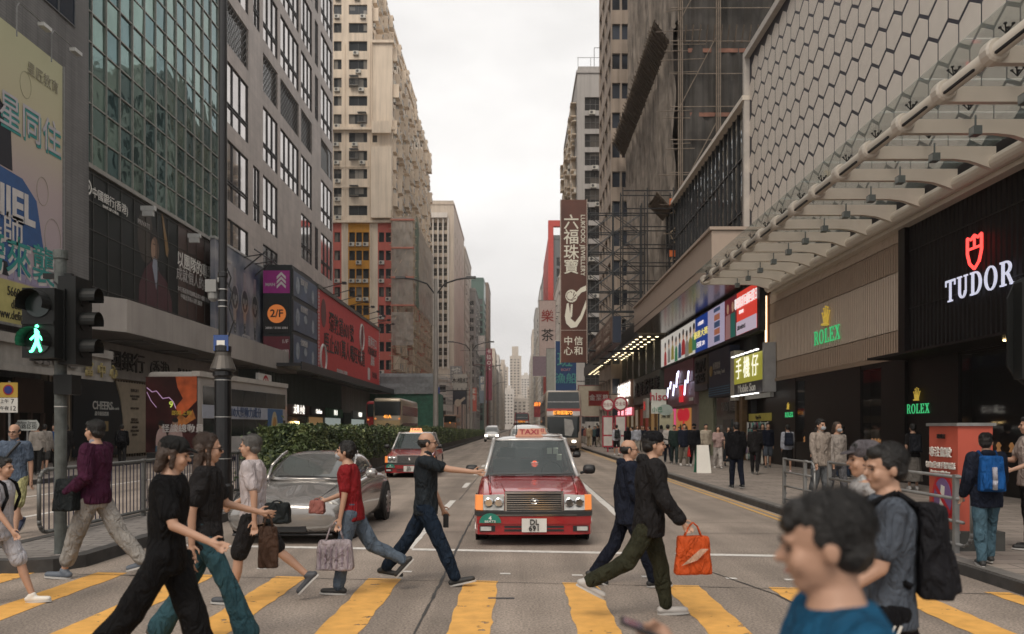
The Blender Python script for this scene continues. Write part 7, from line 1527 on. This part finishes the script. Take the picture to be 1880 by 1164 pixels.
    if glasses:
        e = nb(); dark = glasses == 'dark'
        for q in (-1,1):
            if dark: ellipsoid(e, (q*.034,.092,.002), (.03,.006,.022), HM, 12)
            P = [HM@V(q*.034+.028*math.cos(t*.6283), .098, .002+.019*math.sin(t*.6283)) for t in range(11)]; e.tube(P, .0025, 5); e.tube([HM@V(q*.062,.094,.006),HM@V(q*.08,.0,.008)], .0028, 5)
        e.tube([HM@V(-.007,.1,.006),HM@V(.007,.1,.006)], .0025, 5); e.build('glasses', mat('glasses_black', (.015,.012,.012), .25), root)
    if mask: e = nb(); ellipsoid(e, (0,.062,-.045), (.056,.05,.046), HM, 14); e.build('face_mask', cloth('mask_'+mask, (.42,.45,.48) if mask == 'white' else (.02,.02,.025)), root, smooth=True)
    # hair
    hmm = hm or HAIRB; e = nb()
    if hair != 'bald':
        ellipsoid(e, (0,-.024,.048), (.080,.094,.083), HM, 14); ellipsoid(e, (0,-.05,-.005), (.073,.06,.07), HM, 12)
        for q in (-1,1): ellipsoid(e, (q*.066,-.012,.022), (.014,.04,.034), HM, 8)
    else:
        ellipsoid(e, (0,-.034,.004), (.0765,.078,.058), HM, 14)
        for q in (-1,1): ellipsoid(e, (q*.066,-.012,.012), (.013,.04,.034), HM, 8)
    if hair in ('short','fringe'): ellipsoid(e, (0,.045,.082), (.058,.038,.032), HM, 10)
    if hair == 'fringe': ellipsoid(e, (0,.072,.058), (.05,.018,.022), HM, 10)
    if hair == 'curly':
        for k in range(26): a_ = k*2.4; r_ = .3+.7*(k/26); ellipsoid(e, (.075*r_*math.cos(a_), -.03+.08*r_*math.sin(a_), .1-.10*r_*r_*1.1), (.03,.03,.03), HM, 6)
    if hair in ('long','bob'):
        L_ = .22 if hair == 'long' else .10
        for q in (-1,0,1): capsule(e, HM@V(q*.05,-.06,0), HM@V(q*.06,-.075,-L_), .045, .03, 8)
        for q in (-1,1): capsule(e, HM@V(q*.068,-.0,.02), HM@V(q*.072,.01,-L_*.8), .022, .014, 8)
    soft(e.build('hair', hmm, root, smooth=True), vox*1.0, 1, .014 if hair != 'curly' else .03, TX2, .4)
    if cap:
        e = nb(); ellipsoid(e, (0,-.012,.062), (.088,.105,.078), HM, 16); soft(e.build('cap', cloth('cap_'+cap, capc), root, smooth=True), vox, 1)
        e = nb(); T_ = HM
        vs = [T_@V(.075*math.sin(t)*1.0, (.075+.075*math.cos(t)), .055-.02*math.cos(t)) for t in (-1.5,-1.0,-.5,0,.5,1.0,1.5)]; vs2 = [v+HR@V(0,0,.008) for v in vs]
        e.add(vs+vs2, [tuple(range(6,-1,-1)), tuple(range(7,14))]+[(i,(i+1)%7,7+(i+1)%7,7+i) for i in range(7)]); e.build('cap_brim', MC['cap_'+cap], root)
    # top
    if nr and hair in ('short','fringe','long','bob','curly') and not cap:
        strands(nb(), HM, hmm, root, hair)
    CM = cloth('cloth_%02d%02d%02d' % tuple(int(c*99) for c in tc), tc); of = .016 if top == 'shirt' else .03
    if top == 'jacket': of = .034
    hem = {'shirt':.82,'sweater':.84,'jacket':.76,'tank':.84,'tucked':.93}[top]; b = nb()
    tr2 = [(hem,.168+of*.5,.118+of*.6)]+[(z_,a_+of,c_+of*.9) for z_,a_,c_ in tr[1:] if z_ > hem+.03 and z_ < 1.45]+[(1.452,.074+of*.5,.07+of*.5)]
    ringloft(b, [(B((0,0,z_)),ax,TL_@V(0,1,0),a_,c_) for z_,a_,c_ in tr2], 20)
    for k, sd_ in ((0,-1),(1,1)):
        capsule(b, B((sd_*.085,0,1.39)), J['s%d'%k]+V(0,0,-.005), .055+of*.6, .052+of*.6, n_)
        el_ = J['b%d'%k]; wr = J['w%d'%k]; fl_ = .02 if top in ('sweater','jacket') else .012
        if sleeve == 'short': q = J['s%d'%k].lerp(el_, .68); capsule(b, J['s%d'%k], q, .052+of*.8, .047+of*.8, n_)
        elif sleeve == 'long': capsule(b, J['s%d'%k], el_, .053+of*.8, .045+of*.8, n_); capsule(b, el_, wr.lerp(el_,.06), .045+of*.8, .034+of*.6, n_)
        else: capsule(b, J['s%d'%k], J['s%d'%k].lerp(el_,.12), .05+of, .045+of, n_)
    if top == 'jacket': ellipsoid(b, B((0,-.075,1.45)), (.085,.06,.05), None, 10)
    soft(b.build('top', CM, root, smooth=True), vox*1.1, 4, .032 if nr else .026)
    if inner: b = nb(); capsule(b, B((0,.004,1.435)), B((0,.008,1.475)), .066, .06, 12); b.build('collar', cloth('collar_%02d' % int(inner[0]*99), inner), root, smooth=True)
    # bottom
    BM = cloth('cloth_%02d%02d%02d' % tuple(int(c*99) for c in bc), bc); b = nb()
    ringloft(b, [(O+V(0,0,z_-.9),ax,V(0,1,0),a_,c_) for z_,a_,c_ in ((.79,.15,.10),(.84,.168,.118),(.92,.168,.118),(.99,.150,.108),(1.02,.145,.10))], 18)
    for k in (0,1):
        h, kn, an = J['h%d'%k], J['k%d'%k], J['a%d'%k]
        if bot == 'shorts': q = h.lerp(kn,.88); capsule(b, h, q, .092, .088, n_)
        elif bot == 'wide': capsule(b, h, kn, .097, .09, n_); capsule(b, kn, an.lerp(kn,.08), .088, .098, n_)
        elif bot == 'flare': capsule(b, h, kn, .09, .065, n_); capsule(b, kn, an.lerp(kn,.06), .065, .092, n_)
        elif bot == 'crop': capsule(b, h, kn, .097, .084, n_); capsule(b, kn, an.lerp(kn,.30 if k == 0 else .05), .084, .072, n_)
        elif bot == 'skirt': pass
        else: capsule(b, h, kn, .094, .075, n_); capsule(b, kn, an.lerp(kn,.04), .075, .06, n_)
    if bot == 'skirt': ringloft(b, [(O+V(0,0,z_-.9),ax,V(0,1,0),a_,c_) for z_,a_,c_ in ((.22,.25,.23),(.5,.21,.19),(.84,.168,.122),(.95,.155,.112))], 18)
    soft(b.build({'skirt':'skirt','shorts':'shorts'}.get(bot,'trousers'), BM, root, smooth=True), vox*1.1, 4, .030 if nr else .026)
    if stripe:
        b = nb(); k = stripe-1; sd_ = -1 if k == 0 else 1
        for o_ in (-.028,0,.028): b.tube([J['h%d'%k]+V(sd_*.092,o_,-.05), J['k%d'%k]+V(sd_*.072,o_*.8,0), J['a%d'%k]+V(sd_*.062,o_*.7,.03)], .007, 5)
        b.build('leg_stripe', WT, root)
    # shoes
    SM = mat('shoe_%02d%02d%02d' % tuple(int(c*99) for c in shoe), shoe, .6, var=.1); SO = mat('shoe_sole', (.45,.44,.42), .6)
    for k in (0,1):
        e = nb(); t_, h_ = J['t%d'%k], J['e%d'%k]; upv = (J['a%d'%k]-(t_+h_)*.5).normalized()
        fd = (t_-h_).normalized(); sdv = fd.cross(V(0,0,1)).normalized() if abs(fd.z) < .95 else V(1,0,0); un = sdv.cross(fd).normalized()
        capsule(e, h_+un*.012, t_+un*.004+fd*.01, .041, .037, 12, fl=.85, up=un); capsule(e, h_+un*.03+fd*.03, J['a%d'%k]-un*.0, .045, .042, 10)
        so = soft(e.build('shoe', SM, root, smooth=True), max(vox,.01), 2)
        e = nb(); P = []
        for t in range(14):
            a_ = 6.28319*t/14; cc = h_.lerp(t_,.5)+fd*.01; P.append(cc+fd*math.cos(a_)*.148+sdv*math.sin(a_)*(.044+.006*math.cos(a_)))
        e.add([p-un*.030 for p in P]+[p-un*.012 for p in P], [tuple(range(13,-1,-1)),tuple(range(14,28))]+[(i,(i+1)%14,14+(i+1)%14,14+i) for i in range(14)]); e.build('sole', SO, root)
    W = Matrix.Translation((x,y,z))@Matrix.Rotation(R(rz),4,'Z')@SC
    J['_W'] = W; J['_B'] = B; J['_H'] = HM
    return J
def worldthing(name, label, cat, W, make, group=None):
    p = W.translation; root = thing(name, label, cat, tuple(p), 0, group); make(root, Matrix.Translation(-p)@W); return root
def backpack(J, label, c, col2=None, big=1., vox=.012, name='backpack'):
    B = J['_B']; p = B((0,-.2,1.2)); Wp = J['_W']
    def mk(root, T):
        b = MB(T); W0 = V(0,0,0)
        def bx_(x_,y0,y1,z0,z1): b.add([B(p_) for p_ in ((-x_,y0,z0),(x_,y0,z0),(x_,y1,z0),(-x_,y1,z0),(-x_*.82,y0+.03,z1),(x_*.82,y0+.03,z1),(x_*.86,y1,z1),(-x_*.86,y1,z1))],[(0,3,2,1),(4,5,6,7),(0,1,5,4),(1,2,6,5),(2,3,7,6),(3,0,4,7)])
        bx_(.15,-.27,-.12,.97,1.42); bx_(.115,-.31,-.24,1.0,1.2)
        soft(b.build('bag_body', cloth('pack_%02d%02d' % (int(c[0]*99),int(c[2]*99)), c, .7), root, smooth=True), vox, 9, .012)
        b = MB(T)
        for q in (-1,1): b.tube([B((q*.085,-.13,1.40)),B((q*.10,-.02,1.475)),B((q*.11,.10,1.42)),B((q*.12,.145,1.28)),B((q*.13,.09,1.12)),B((q*.14,-.08,1.03))], .018, 6)
        b.build('strap', cloth('strap_%02d' % int(c[2]*99), [v*.6 for v in c], .8), root, smooth=True)
        if col2: b = MB(T); b.tube([B((0,-.315,1.0)),B((0,-.325,1.12)),B((0,-.30,1.28))], .03, 8); b.build('bag_stripe', cloth('pack_stripe', col2), root, smooth=True)
    W = Wp@Matrix.Translation(p); return worldthing(name, label, 'backpack', W, lambda r_, T: mk(r_, T@Matrix.Translation(-p)))
def handbag(J, k, label, c, w_=.16, h_=.3, t_=.06, name='shopping_bag', drop=.12, mark=None, vox=.012, off=(0,0,0), cat='bag', n2=None):
    p = J['w%d'%k]+J['d%d'%k]*.09+V(*off); W = J['_W']@Matrix.Translation(p)
    def mk(root, T):
        b = MB(T); z0 = -drop
        b.add([(-t_,-w_,z0-h_),(t_,-w_,z0-h_),(t_,w_,z0-h_),(-t_,w_,z0-h_),(-t_*.45,-w_*.86,z0),(t_*.45,-w_*.86,z0),(t_*.45,w_*.86,z0),(-t_*.45,w_*.86,z0)], [(0,3,2,1),(4,5,6,7),(0,1,5,4),(1,2,6,5),(2,3,7,6),(3,0,4,7)])
        o = b.build('bag_body', cloth('bag_%02d%02d%02d' % tuple(int(v*99) for v in c), c, .55), root, smooth=True); soft(o, vox, 3, .03)
        b = MB(T)
        for q in (-1,1): b.tube([(q*t_*.4,-w_*.5,z0-.02),(q*.012,-w_*.25,z0+drop*.7),(q*.006,0,z0+drop),(q*.012,w_*.25,z0+drop*.7),(q*.4*t_,w_*.5,z0-.02)], .007, 6)
        b.build('handle', cloth('bag_%02d%02d%02d' % tuple(int(v*99) for v in c), c), root, smooth=True)
        if mark: mark(root, T, z0)
    return worldthing(name, label, cat, W, mk)

# ---- the crossing
J = person('man in blue-grey T-shirt, glasses and pale yellow shorts walking towards the camera',-7.75,12.6,0,188,1.77,'shirt',(.10,.13,.18),'short','shorts',(.42,.40,.20),(.03,.04,.08),'bald',glasses=True,hip=(18,-16),knee=(8,34),sh=(-10,12),el=(14,22),sk=0,head=(0,6),inner=(.12,.14,.18))
def mk(root, T): b = MB(T); b.tube([V(-.13,.13,1.42),V(-.02,.16,1.28),V(.12,.15,1.1),V(.17,.03,1.0)], .02, 6); b.build('strap', BLK, root)
worldthing('crossbody_strap','dark crossbody strap over the blue-grey T-shirt','bag',J['_W'],mk)
J = person('boy in white T-shirt and white shorts walking right at the left edge',-4.92,7.75,0,-88,1.46,'shirt',(.46,.46,.50),'short','shorts',(.50,.50,.54),(.62,.60,.55),'short',hip=(26,-20),knee=(6,24),sh=(-18,16),el=(10,22),lean=3)
backpack(J,'black backpack worn by the boy in white',(.015,.015,.018))
J = person('tall man in dark purple sweater and pale cropped trousers striding left',-4.72,9.15,0,86,1.83,'sweater',(.055,.014,.035),'long','crop',(.30,.285,.265),(.10,.12,.15),'short',hip=(23,-27),knee=(4,16),sh=(-6,10),el=(55,30),ab=(14,10),lean=0,head=(-12,0),inner=(.3,.3,.34),foot=(0,-18))
handbag(J,0,'dark sling bag hugged by the man in the purple sweater',(.012,.015,.016),.11,.32,.09,'sling_bag',.0,vox=.014,off=(.03,-.06,.2))
J = person('woman in black cap, black T-shirt and black wide trousers striding right, close',-2.30,5.35,0,-84,1.66,'shirt',(.009,.009,.010),'short','wide',(.007,.007,.008),(.02,.02,.02),'bob',HAIRW,hip=(20,-30),knee=(6,10),sh=(-5,18),el=(20,48),ab=(10,14),fem=True,cap='black',head=(6,10),lean=3)
handbag(J,0,'black handbag hung behind the woman in the black cap',(.012,.012,.013),.15,.20,.06,'handbag',.2,off=(0,-.12,.32))
J = person('woman in dark sunglasses, black top and teal flared jeans behind the black cap',-2.38,6.25,0,-80,1.68,'shirt',(.02,.019,.02),'short','flare',(.035,.085,.105),(.05,.04,.03),'long',HAIRW,hip=(-22,26),knee=(10,6),sh=(24,-14),el=(50,14),ab=(10,8),fem=True,glasses='dark',head=(10,4))
handbag(J,0,'long tan bag swinging from the woman in teal flared jeans',(.07,.04,.028),.08,.34,.045,'tote_bag',.1)
J = person('grey-haired man in white T-shirt, black shorts and slippers walking left',-2.53,7.85,0,90,1.64,'shirt',(.52,.47,.48),'short','shorts',(.013,.013,.014),(.05,.055,.065),'short',HAIRG,hip=(17,-30),knee=(7,20),sh=(-16,8),el=(14,52),ab=(6,6),lean=2,foot=(0,-48),sk=0)
handbag(J,0,'black shoulder bag on the man in the white T-shirt',(.018,.018,.018),.13,.2,.06,'shoulder_bag',.02,off=(0,-.22,.28))
J = person('woman with curly dark hair, mask and red T-shirt carrying a big checked bag, walking left',-1.68,8.3,0,92,1.56,'shirt',(.24,.018,.022),'short','pants',(.10,.13,.17),(.015,.015,.015),'curly',hip=(12,-30),knee=(6,34),sh=(2,10),el=(8,60),ab=(8,8),lean=5,fem=True,mask='white',foot=(0,-50))
def chk(root, T, z0):
    for sx_ in (-1,1):
        b = MB(T)
        for k in range(6): b.box(sx_*.087-.004,sx_*.087+.004,-.16+.06*k,-.145+.06*k,z0-.30,z0-.06)
        b.build('check_pattern', cloth('check_mauve', (.29,.235,.28)), root)
handbag(J,0,'large pale mauve checked shopping bag held by the woman in red',(.36,.31,.33),.2,.32,.085,'shopping_bag',.2,chk,vox=.016,off=(0,.04,.05))
handbag(J,1,'small pink plastic bag held up by the woman in the red T-shirt',(.33,.13,.11),.09,.15,.06,'plastic_bag',.02,off=(0,.02,.05))
J = person('man in dark grey polo and glasses striding right, one arm out to the taxi',-.98,8.75,0,-92,1.70,'shirt',(.022,.028,.034),'short','pants',(.014,.024,.042),(.012,.012,.014),'bald',hip=(-30,24),knee=(8,-0),sh=(8,74),el=(16,10),ab=(8,4),glasses=True,head=(10,2),inner=(.03,.035,.04),foot=(-12,10))
def mk(root, T): b = MB(T); b.box(-.008,.008,-.03,.03,-.13,.02); b.build('phone_body', BLK, root)
worldthing('phone','black phone in the trailing hand of the man in the dark polo','phone',J['_W']@Matrix.Translation(J['w0']+J['d0']*.12),mk)
J = person('balding man in dark navy jacket and glasses, left of the black-jacketed man',1.17,8.65,0,-90,1.60,'jacket',(.016,.020,.034),'long','pants',(.012,.015,.026),(.015,.015,.015),'bald',hip=(-20,22),knee=(16,4),sh=(-14,12),el=(14,20),ab=(12,8),glasses=True,head=(-6,3))
J = person('man in black jacket and olive trousers carrying an orange bag, walking right',1.17,7.25,0,-90,1.67,'jacket',(.011,.014,.018),'long','pants',(.035,.036,.022),(.42,.40,.38),'short',hip=(15,-30),knee=(6,34),sh=(-6,14),el=(14,24),ab=(8,12),cap='navy',capc=(.012,.012,.014),foot=(0,-30),lean=2)
def swh(root, T, z0):
    for sx_ in (-1,1): b = MB(T); b.add([(sx_*.092,-.12,z0-.25),(sx_*.092,.02,z0-.20),(sx_*.092,.12,z0-.1),(sx_*.092,.05,z0-.1),(sx_*.092,-.02,z0-.16)],[(0,1,2,3,4)]); b.build('swoosh_mark', cloth('mark_cream', (.55,.35,.25)), root)
handbag(J,1,'bright orange plastic bag with pale mark carried by the man in the black jacket',(.55,.085,.02),.16,.33,.07,'plastic_bag',.12,swh,vox=.014,off=(0,.05,.05))
J = person('man in blue T-shirt very close to the camera, facing left over a phone',.70,1.70,0,84,1.565,'shirt',(.014,.085,.17),'short','pants',(.02,.02,.03),(.05,.05,.05),'fringe',hip=(12,-12),knee=(4,10),sh=(22,22),el=(104,100),ab=(10,6),lean=4,head=(-8,8),sk=0,elf=(0,0))
def mk(root, T): b = MB(T); b.box(-.037,.037,-.075,.075,-.004,.004,0); b.box(-.034,.034,-.07,.07,.0042,.005,1); b.build('phone_body', [BLK, mat('phone_screen', (.06,.07,.09), .1)], root)
worldthing('phone','dark phone held low by the man in the blue T-shirt','phone',J['_W']@Matrix.Translation((J['w1']+J['d1']*.12))@Matrix.Rotation(R(20),4,'X'),mk)
J = person('man in grey-blue T-shirt and white-striped black trousers with black backpack, walking left',1.75,3.85,0,74,1.63,'shirt',(.085,.10,.125),'short','pants',(.010,.010,.012),(.2,.2,.2),'short',hip=(16,-22),knee=(4,16),sh=(14,-16),el=(40,22),ab=(8,10),stripe=1,head=(20,4))
backpack(J,'black backpack on the man in the grey-blue T-shirt',(.012,.012,.014))
J = person('man in grey cap and white collar half hidden behind the grey-blue T-shirt',2.12,4.95,0,84,1.63,'shirt',(.38,.37,.37),'short','pants',(.04,.04,.05),(.1,.1,.1),'short',hip=(18,-22),knee=(6,18),sh=(-10,12),el=(20,30),cap='grey',capc=(.12,.11,.12),inner=(.5,.5,.5))
J = person('boy in navy hoodie, jeans and black cap walking away on the right pavement',5.28,9.2,.13,-12,1.5,'jacket',(.012,.016,.035),'long','pants',(.07,.13,.17),(.02,.02,.02),'short',hip=(-6,22),knee=(4,24),sh=(-12,14),el=(40,20),ab=(14,8),cap='black',head=(-25,0))
backpack(J,'bright blue backpack with pale stripe on the boy in the black cap',(.012,.085,.28),(.4,.4,.46))
J = person('man in beige polo and black trousers standing at the right edge',6.52,10.4,.13,80,1.70,'shirt',(.40,.34,.30),'short','pants',(.012,.012,.015),(.02,.02,.02),'short',hip=(4,-4),sh=(10,24),el=(60,70),head=(-10,0))
# ---- right pavement
g3 = 'pedestrians on the right pavement'
def ped(label, px, d, rz, top, tc, bot, bc, H=1.68, **k):
    k.setdefault('lod', 2 if d < 26 else 3); k.setdefault('sleeve','long'); k.setdefault('hip',(12,-12)); k.setdefault('knee',(4,14)); k.setdefault('sh',(-8,8))
    z = k.pop('z', .13); return person(label, (px-VX)*d/F0, d, z, rz, H, top, tc, bot=bot, bc=bc, group=k.pop('group', g3), **k)
ped('masked man in beige shirt behind the far railing',1506,15.6,200,'shirt',(.33,.28,.24),'pants',(.14,.15,.16),1.72,mask='white',lod=1,inner=(.35,.3,.26),group=None,hip=(8,-8))
ped('masked woman in pale top beside the masked man in beige',1537,16.2,195,'shirt',(.36,.32,.29),'pants',(.12,.12,.13),1.68,mask='white',fem=True,hair='bob',hm=HAIRW,lod=2,group=None)
J = ped('person in black top and long grey skirt facing the boutique window',1676,20.3,-8,'shirt',(.012,.012,.014),'skirt',(.17,.155,.14),1.66,sleeve='short',fem=True,shoe=(.5,.48,.46),group=None,hip=(0,0),knee=(2,2)); backpack(J,'black backpack of the person in the grey skirt',(.02,.022,.028))
J = ped('person in white shirt and dark shorts with black backpack under the small green sign',1446,27.8,-5,'shirt',(.42,.44,.50),'shorts',(.015,.015,.02),1.66,shoe=(.5,.4,.42),hip=(0,0),knee=(2,2),group=None); backpack(J,'dark backpack worn under the small green boutique sign',(.02,.025,.04))
J = ped('man all in black walking away near the kerb',1352,20.8,4,'jacket',(.010,.010,.012),'pants',(.014,.017,.030),1.70,shoe=(.015,.015,.015),hip=(8,-8),sh=(4,-4),el=(10,30),group=None)
J = ped('person in dark coat with a white tote bag beside the phone shop',1386,27,-20,'jacket',(.014,.014,.015),'pants',(.012,.012,.014),1.66,el=(60,30),group=None); handbag(J,1,'white tote bag on the arm of the person in the dark coat',(.46,.43,.38),.15,.28,.05,'tote_bag',.2,vox=.02)
J = ped('woman in pale pink top and white trousers looking at her phone',1318,31,178,'sweater',(.45,.32,.30),'wide',(.52,.48,.45),1.62,fem=True,hair='long',el=(95,95),sh=(10,10),hm=HAIRB,shoe=(.6,.58,.56),group=None)
J = ped('woman in dark dress right behind the woman in pale pink',1337,32.5,176,'tank',(.03,.03,.035),'skirt',(.03,.03,.035),1.60,fem=True,hair='long',sleeve='none',group=None)
J = ped('man in cream T-shirt and black trousers wearing a backpack',1296,33,178,'shirt',(.48,.42,.34),'pants',(.012,.012,.013),1.72,group=None); 
J = ped('masked man in black sweater and white shoes holding a red bag',1274,32.2,176,'sweater',(.010,.011,.014),'pants',(.012,.013,.018),1.72,mask='black',cap='navy',shoe=(.6,.6,.58),group=None,el=(40,10)); handbag(J,1,'red plastic bag held by the masked man in the black sweater',(.50,.03,.03),.14,.28,.06,'plastic_bag',.1,vox=.022); handbag(J,0,'small pale bag at the waist of the masked man in black',(.4,.37,.33),.08,.16,.05,'pouch',.05,vox=.02)
J = ped('man in dark blue jacket and beige trousers left of the masked man in black',1256,33,180,'jacket',(.016,.020,.035),'pants',(.20,.175,.14),1.72,shoe=(.6,.58,.56),group=None); handbag(J,0,'white paper bag held by the man in the dark blue jacket',(.42,.38,.34),.1,.2,.05,'paper_bag',.1,vox=.02)
ped('man in dark green jacket, fourth left of the woman in pink',1238,34.5,170,'jacket',(.02,.035,.032),'pants',(.03,.045,.045),1.68,group=None)
ped('person in white top walking away left of the dark green jacket',1226,36,0,'shirt',(.45,.42,.40),'pants',(.02,.02,.022),1.70,group=None,hair='curly')
J = ped('person in white shirt and dark shorts with backpack near the fire hydrant',1132,45,3,'shirt',(.46,.46,.50),'shorts',(.015,.016,.02),1.72,shoe=(.6,.6,.6),group=None); backpack(J,'dark grey backpack near the fire hydrant',(.03,.035,.035),vox=.02)
ped('person in beige clothes walking away just right of the bus',1082,66,0,'jacket',(.42,.34,.24),'wide',(.40,.32,.22),1.75,group=None)
crowd = [(1152,46,'jacket',(.01,.01,.012),'in black behind the white-shirted backpacker'),(1160,48,'shirt',(.36,.38,.45),'in pale blue shirt by the bus stops'),(1170,47,'shirt',(.40,.42,.48),'in white shirt facing the arcade'),(1181,50,'jacket',(.02,.02,.022),'in dark jacket between two white shirts'),(1192,49,'shirt',(.30,.05,.06),'in dark red top under the neon signs'),
 (1203,47,'jacket',(.012,.012,.014),'in black jacket by the white lightbox sign'),(1214,45,'shirt',(.42,.38,.38),'in pale top right of the lightbox sign'),(1147,55,'shirt',(.05,.06,.1),'in navy top behind the bus stops'),(1122,58,'jacket',(.03,.05,.05),'in dark teal near the second bus stop pole'),(1113,60,'shirt',(.4,.36,.33),'in cream top behind the first bus stop pole'),
 (1098,64,'jacket',(.02,.02,.025),'in black at the arcade entrance'),(1091,68,'shirt',(.05,.09,.1),'in green-grey behind the beige clothes'),(1075,74,'shirt',(.3,.12,.10),'in coral top farthest along the kerb'),(1070,80,'jacket',(.03,.04,.07),'in navy farthest beside the bus'),(1400,33,'jacket',(.012,.012,.013),'in black beside the racks of phone cases'),(1410,31,'shirt',(.02,.02,.022),'in black top right of the phone racks'),
 (1500,24,'shirt',(.03,.03,.03),'in black vest looking into the first display window'),(1545,25,'jacket',(.012,.012,.014),'in black by the lit display window'),(1345,38,'jacket',(.02,.02,.025),'in dark clothes behind the man all in black'),(1248,40,'shirt',(.2,.18,.18),'in grey top in front of the orange poster'),(1178,53,'shirt',(.5,.47,.44),'in bright white far in the queue'),(1137,62,'jacket',(.015,.03,.05),'in dark blue far in the queue')]
for k, (px, d, tp, c, lb) in enumerate(crowd):
    ped('person '+lb, px, d, random.choice((0,180,170,10,90,-90)), tp, c, random.choice(('pants','pants','wide','shorts')), random.choice(((.015,.016,.02),(.05,.07,.11),(.3,.27,.22),(.09,.1,.13),(.4,.38,.34))), random.uniform(1.58,1.76), hair=random.choice(('short','short','bob','long')), fem=k%3 == 0, hip=random.choice(((10,-10),(-12,12),(2,-2))), group='people waiting along the arcade')
# ---- left pavement
for px, d, tp, c, bt, bc, lb in ((224,32.5,'jacket',(.010,.010,.011),'pants',(.012,.012,.013),'man in black with a backpack walking away before the cream poster wall'),(68,26.5,'shirt',(.42,.38,.34),'pants',(.03,.03,.03),'woman in pale top behind the man in glasses'),(82,27.5,'jacket',(.33,.30,.27),'shorts',(.06,.06,.06),'boy in light jacket with a patterned bag on the far left pavement'),(100,29,'shirt',(.02,.07,.2),'pants',(.02,.02,.02),'person in bright blue half hidden by the signal pole'),(122,31,'jacket',(.012,.012,.012),'pants',(.02,.02,.02),'person in black between the signal pole and the purple sweater'),(60,29,'shirt',(.03,.03,.035),'pants',(.03,.03,.03),'person in dark top farther behind the man in glasses')):
    X_ = (px-VX)*d/F0; J = person(lb, X_, d, .13 if X_ < -14.4 else .0, random.choice((0,180,20)), 1.68, tp, c, 'long', bt, bc, lod=2 if d < 30 else 3, hair='short' if 'man' in lb or 'boy' in lb else 'bob', hip=(12,-12), knee=(4,14), sh=(-8,8))
    if px == 224: backpack(J,'black backpack before the cream poster wall',(.014,.014,.016),vox=.018)
# ======== city air
m = bpy.data.materials.new('haze_air'); m.use_nodes = True; t = m.node_tree; t.nodes.clear(); o_ = t.nodes.new('ShaderNodeOutputMaterial'); v = t.nodes.new('ShaderNodeVolumePrincipled')
v.inputs['Color'].default_value = (.93,.88,.84,1); v.inputs['Density'].default_value = .00027; v.inputs['Anisotropy'].default_value = .2; t.links.new(v.outputs[0], o_.inputs['Volume'])
b = MB(); b.box(-430,430,-45,1310,-1.1,95); h = b.build('haze', m, None, kind='stuff')
h['label'] = 'thin warm city haze filling the whole street'; h['category'] = 'haze'
finalise()
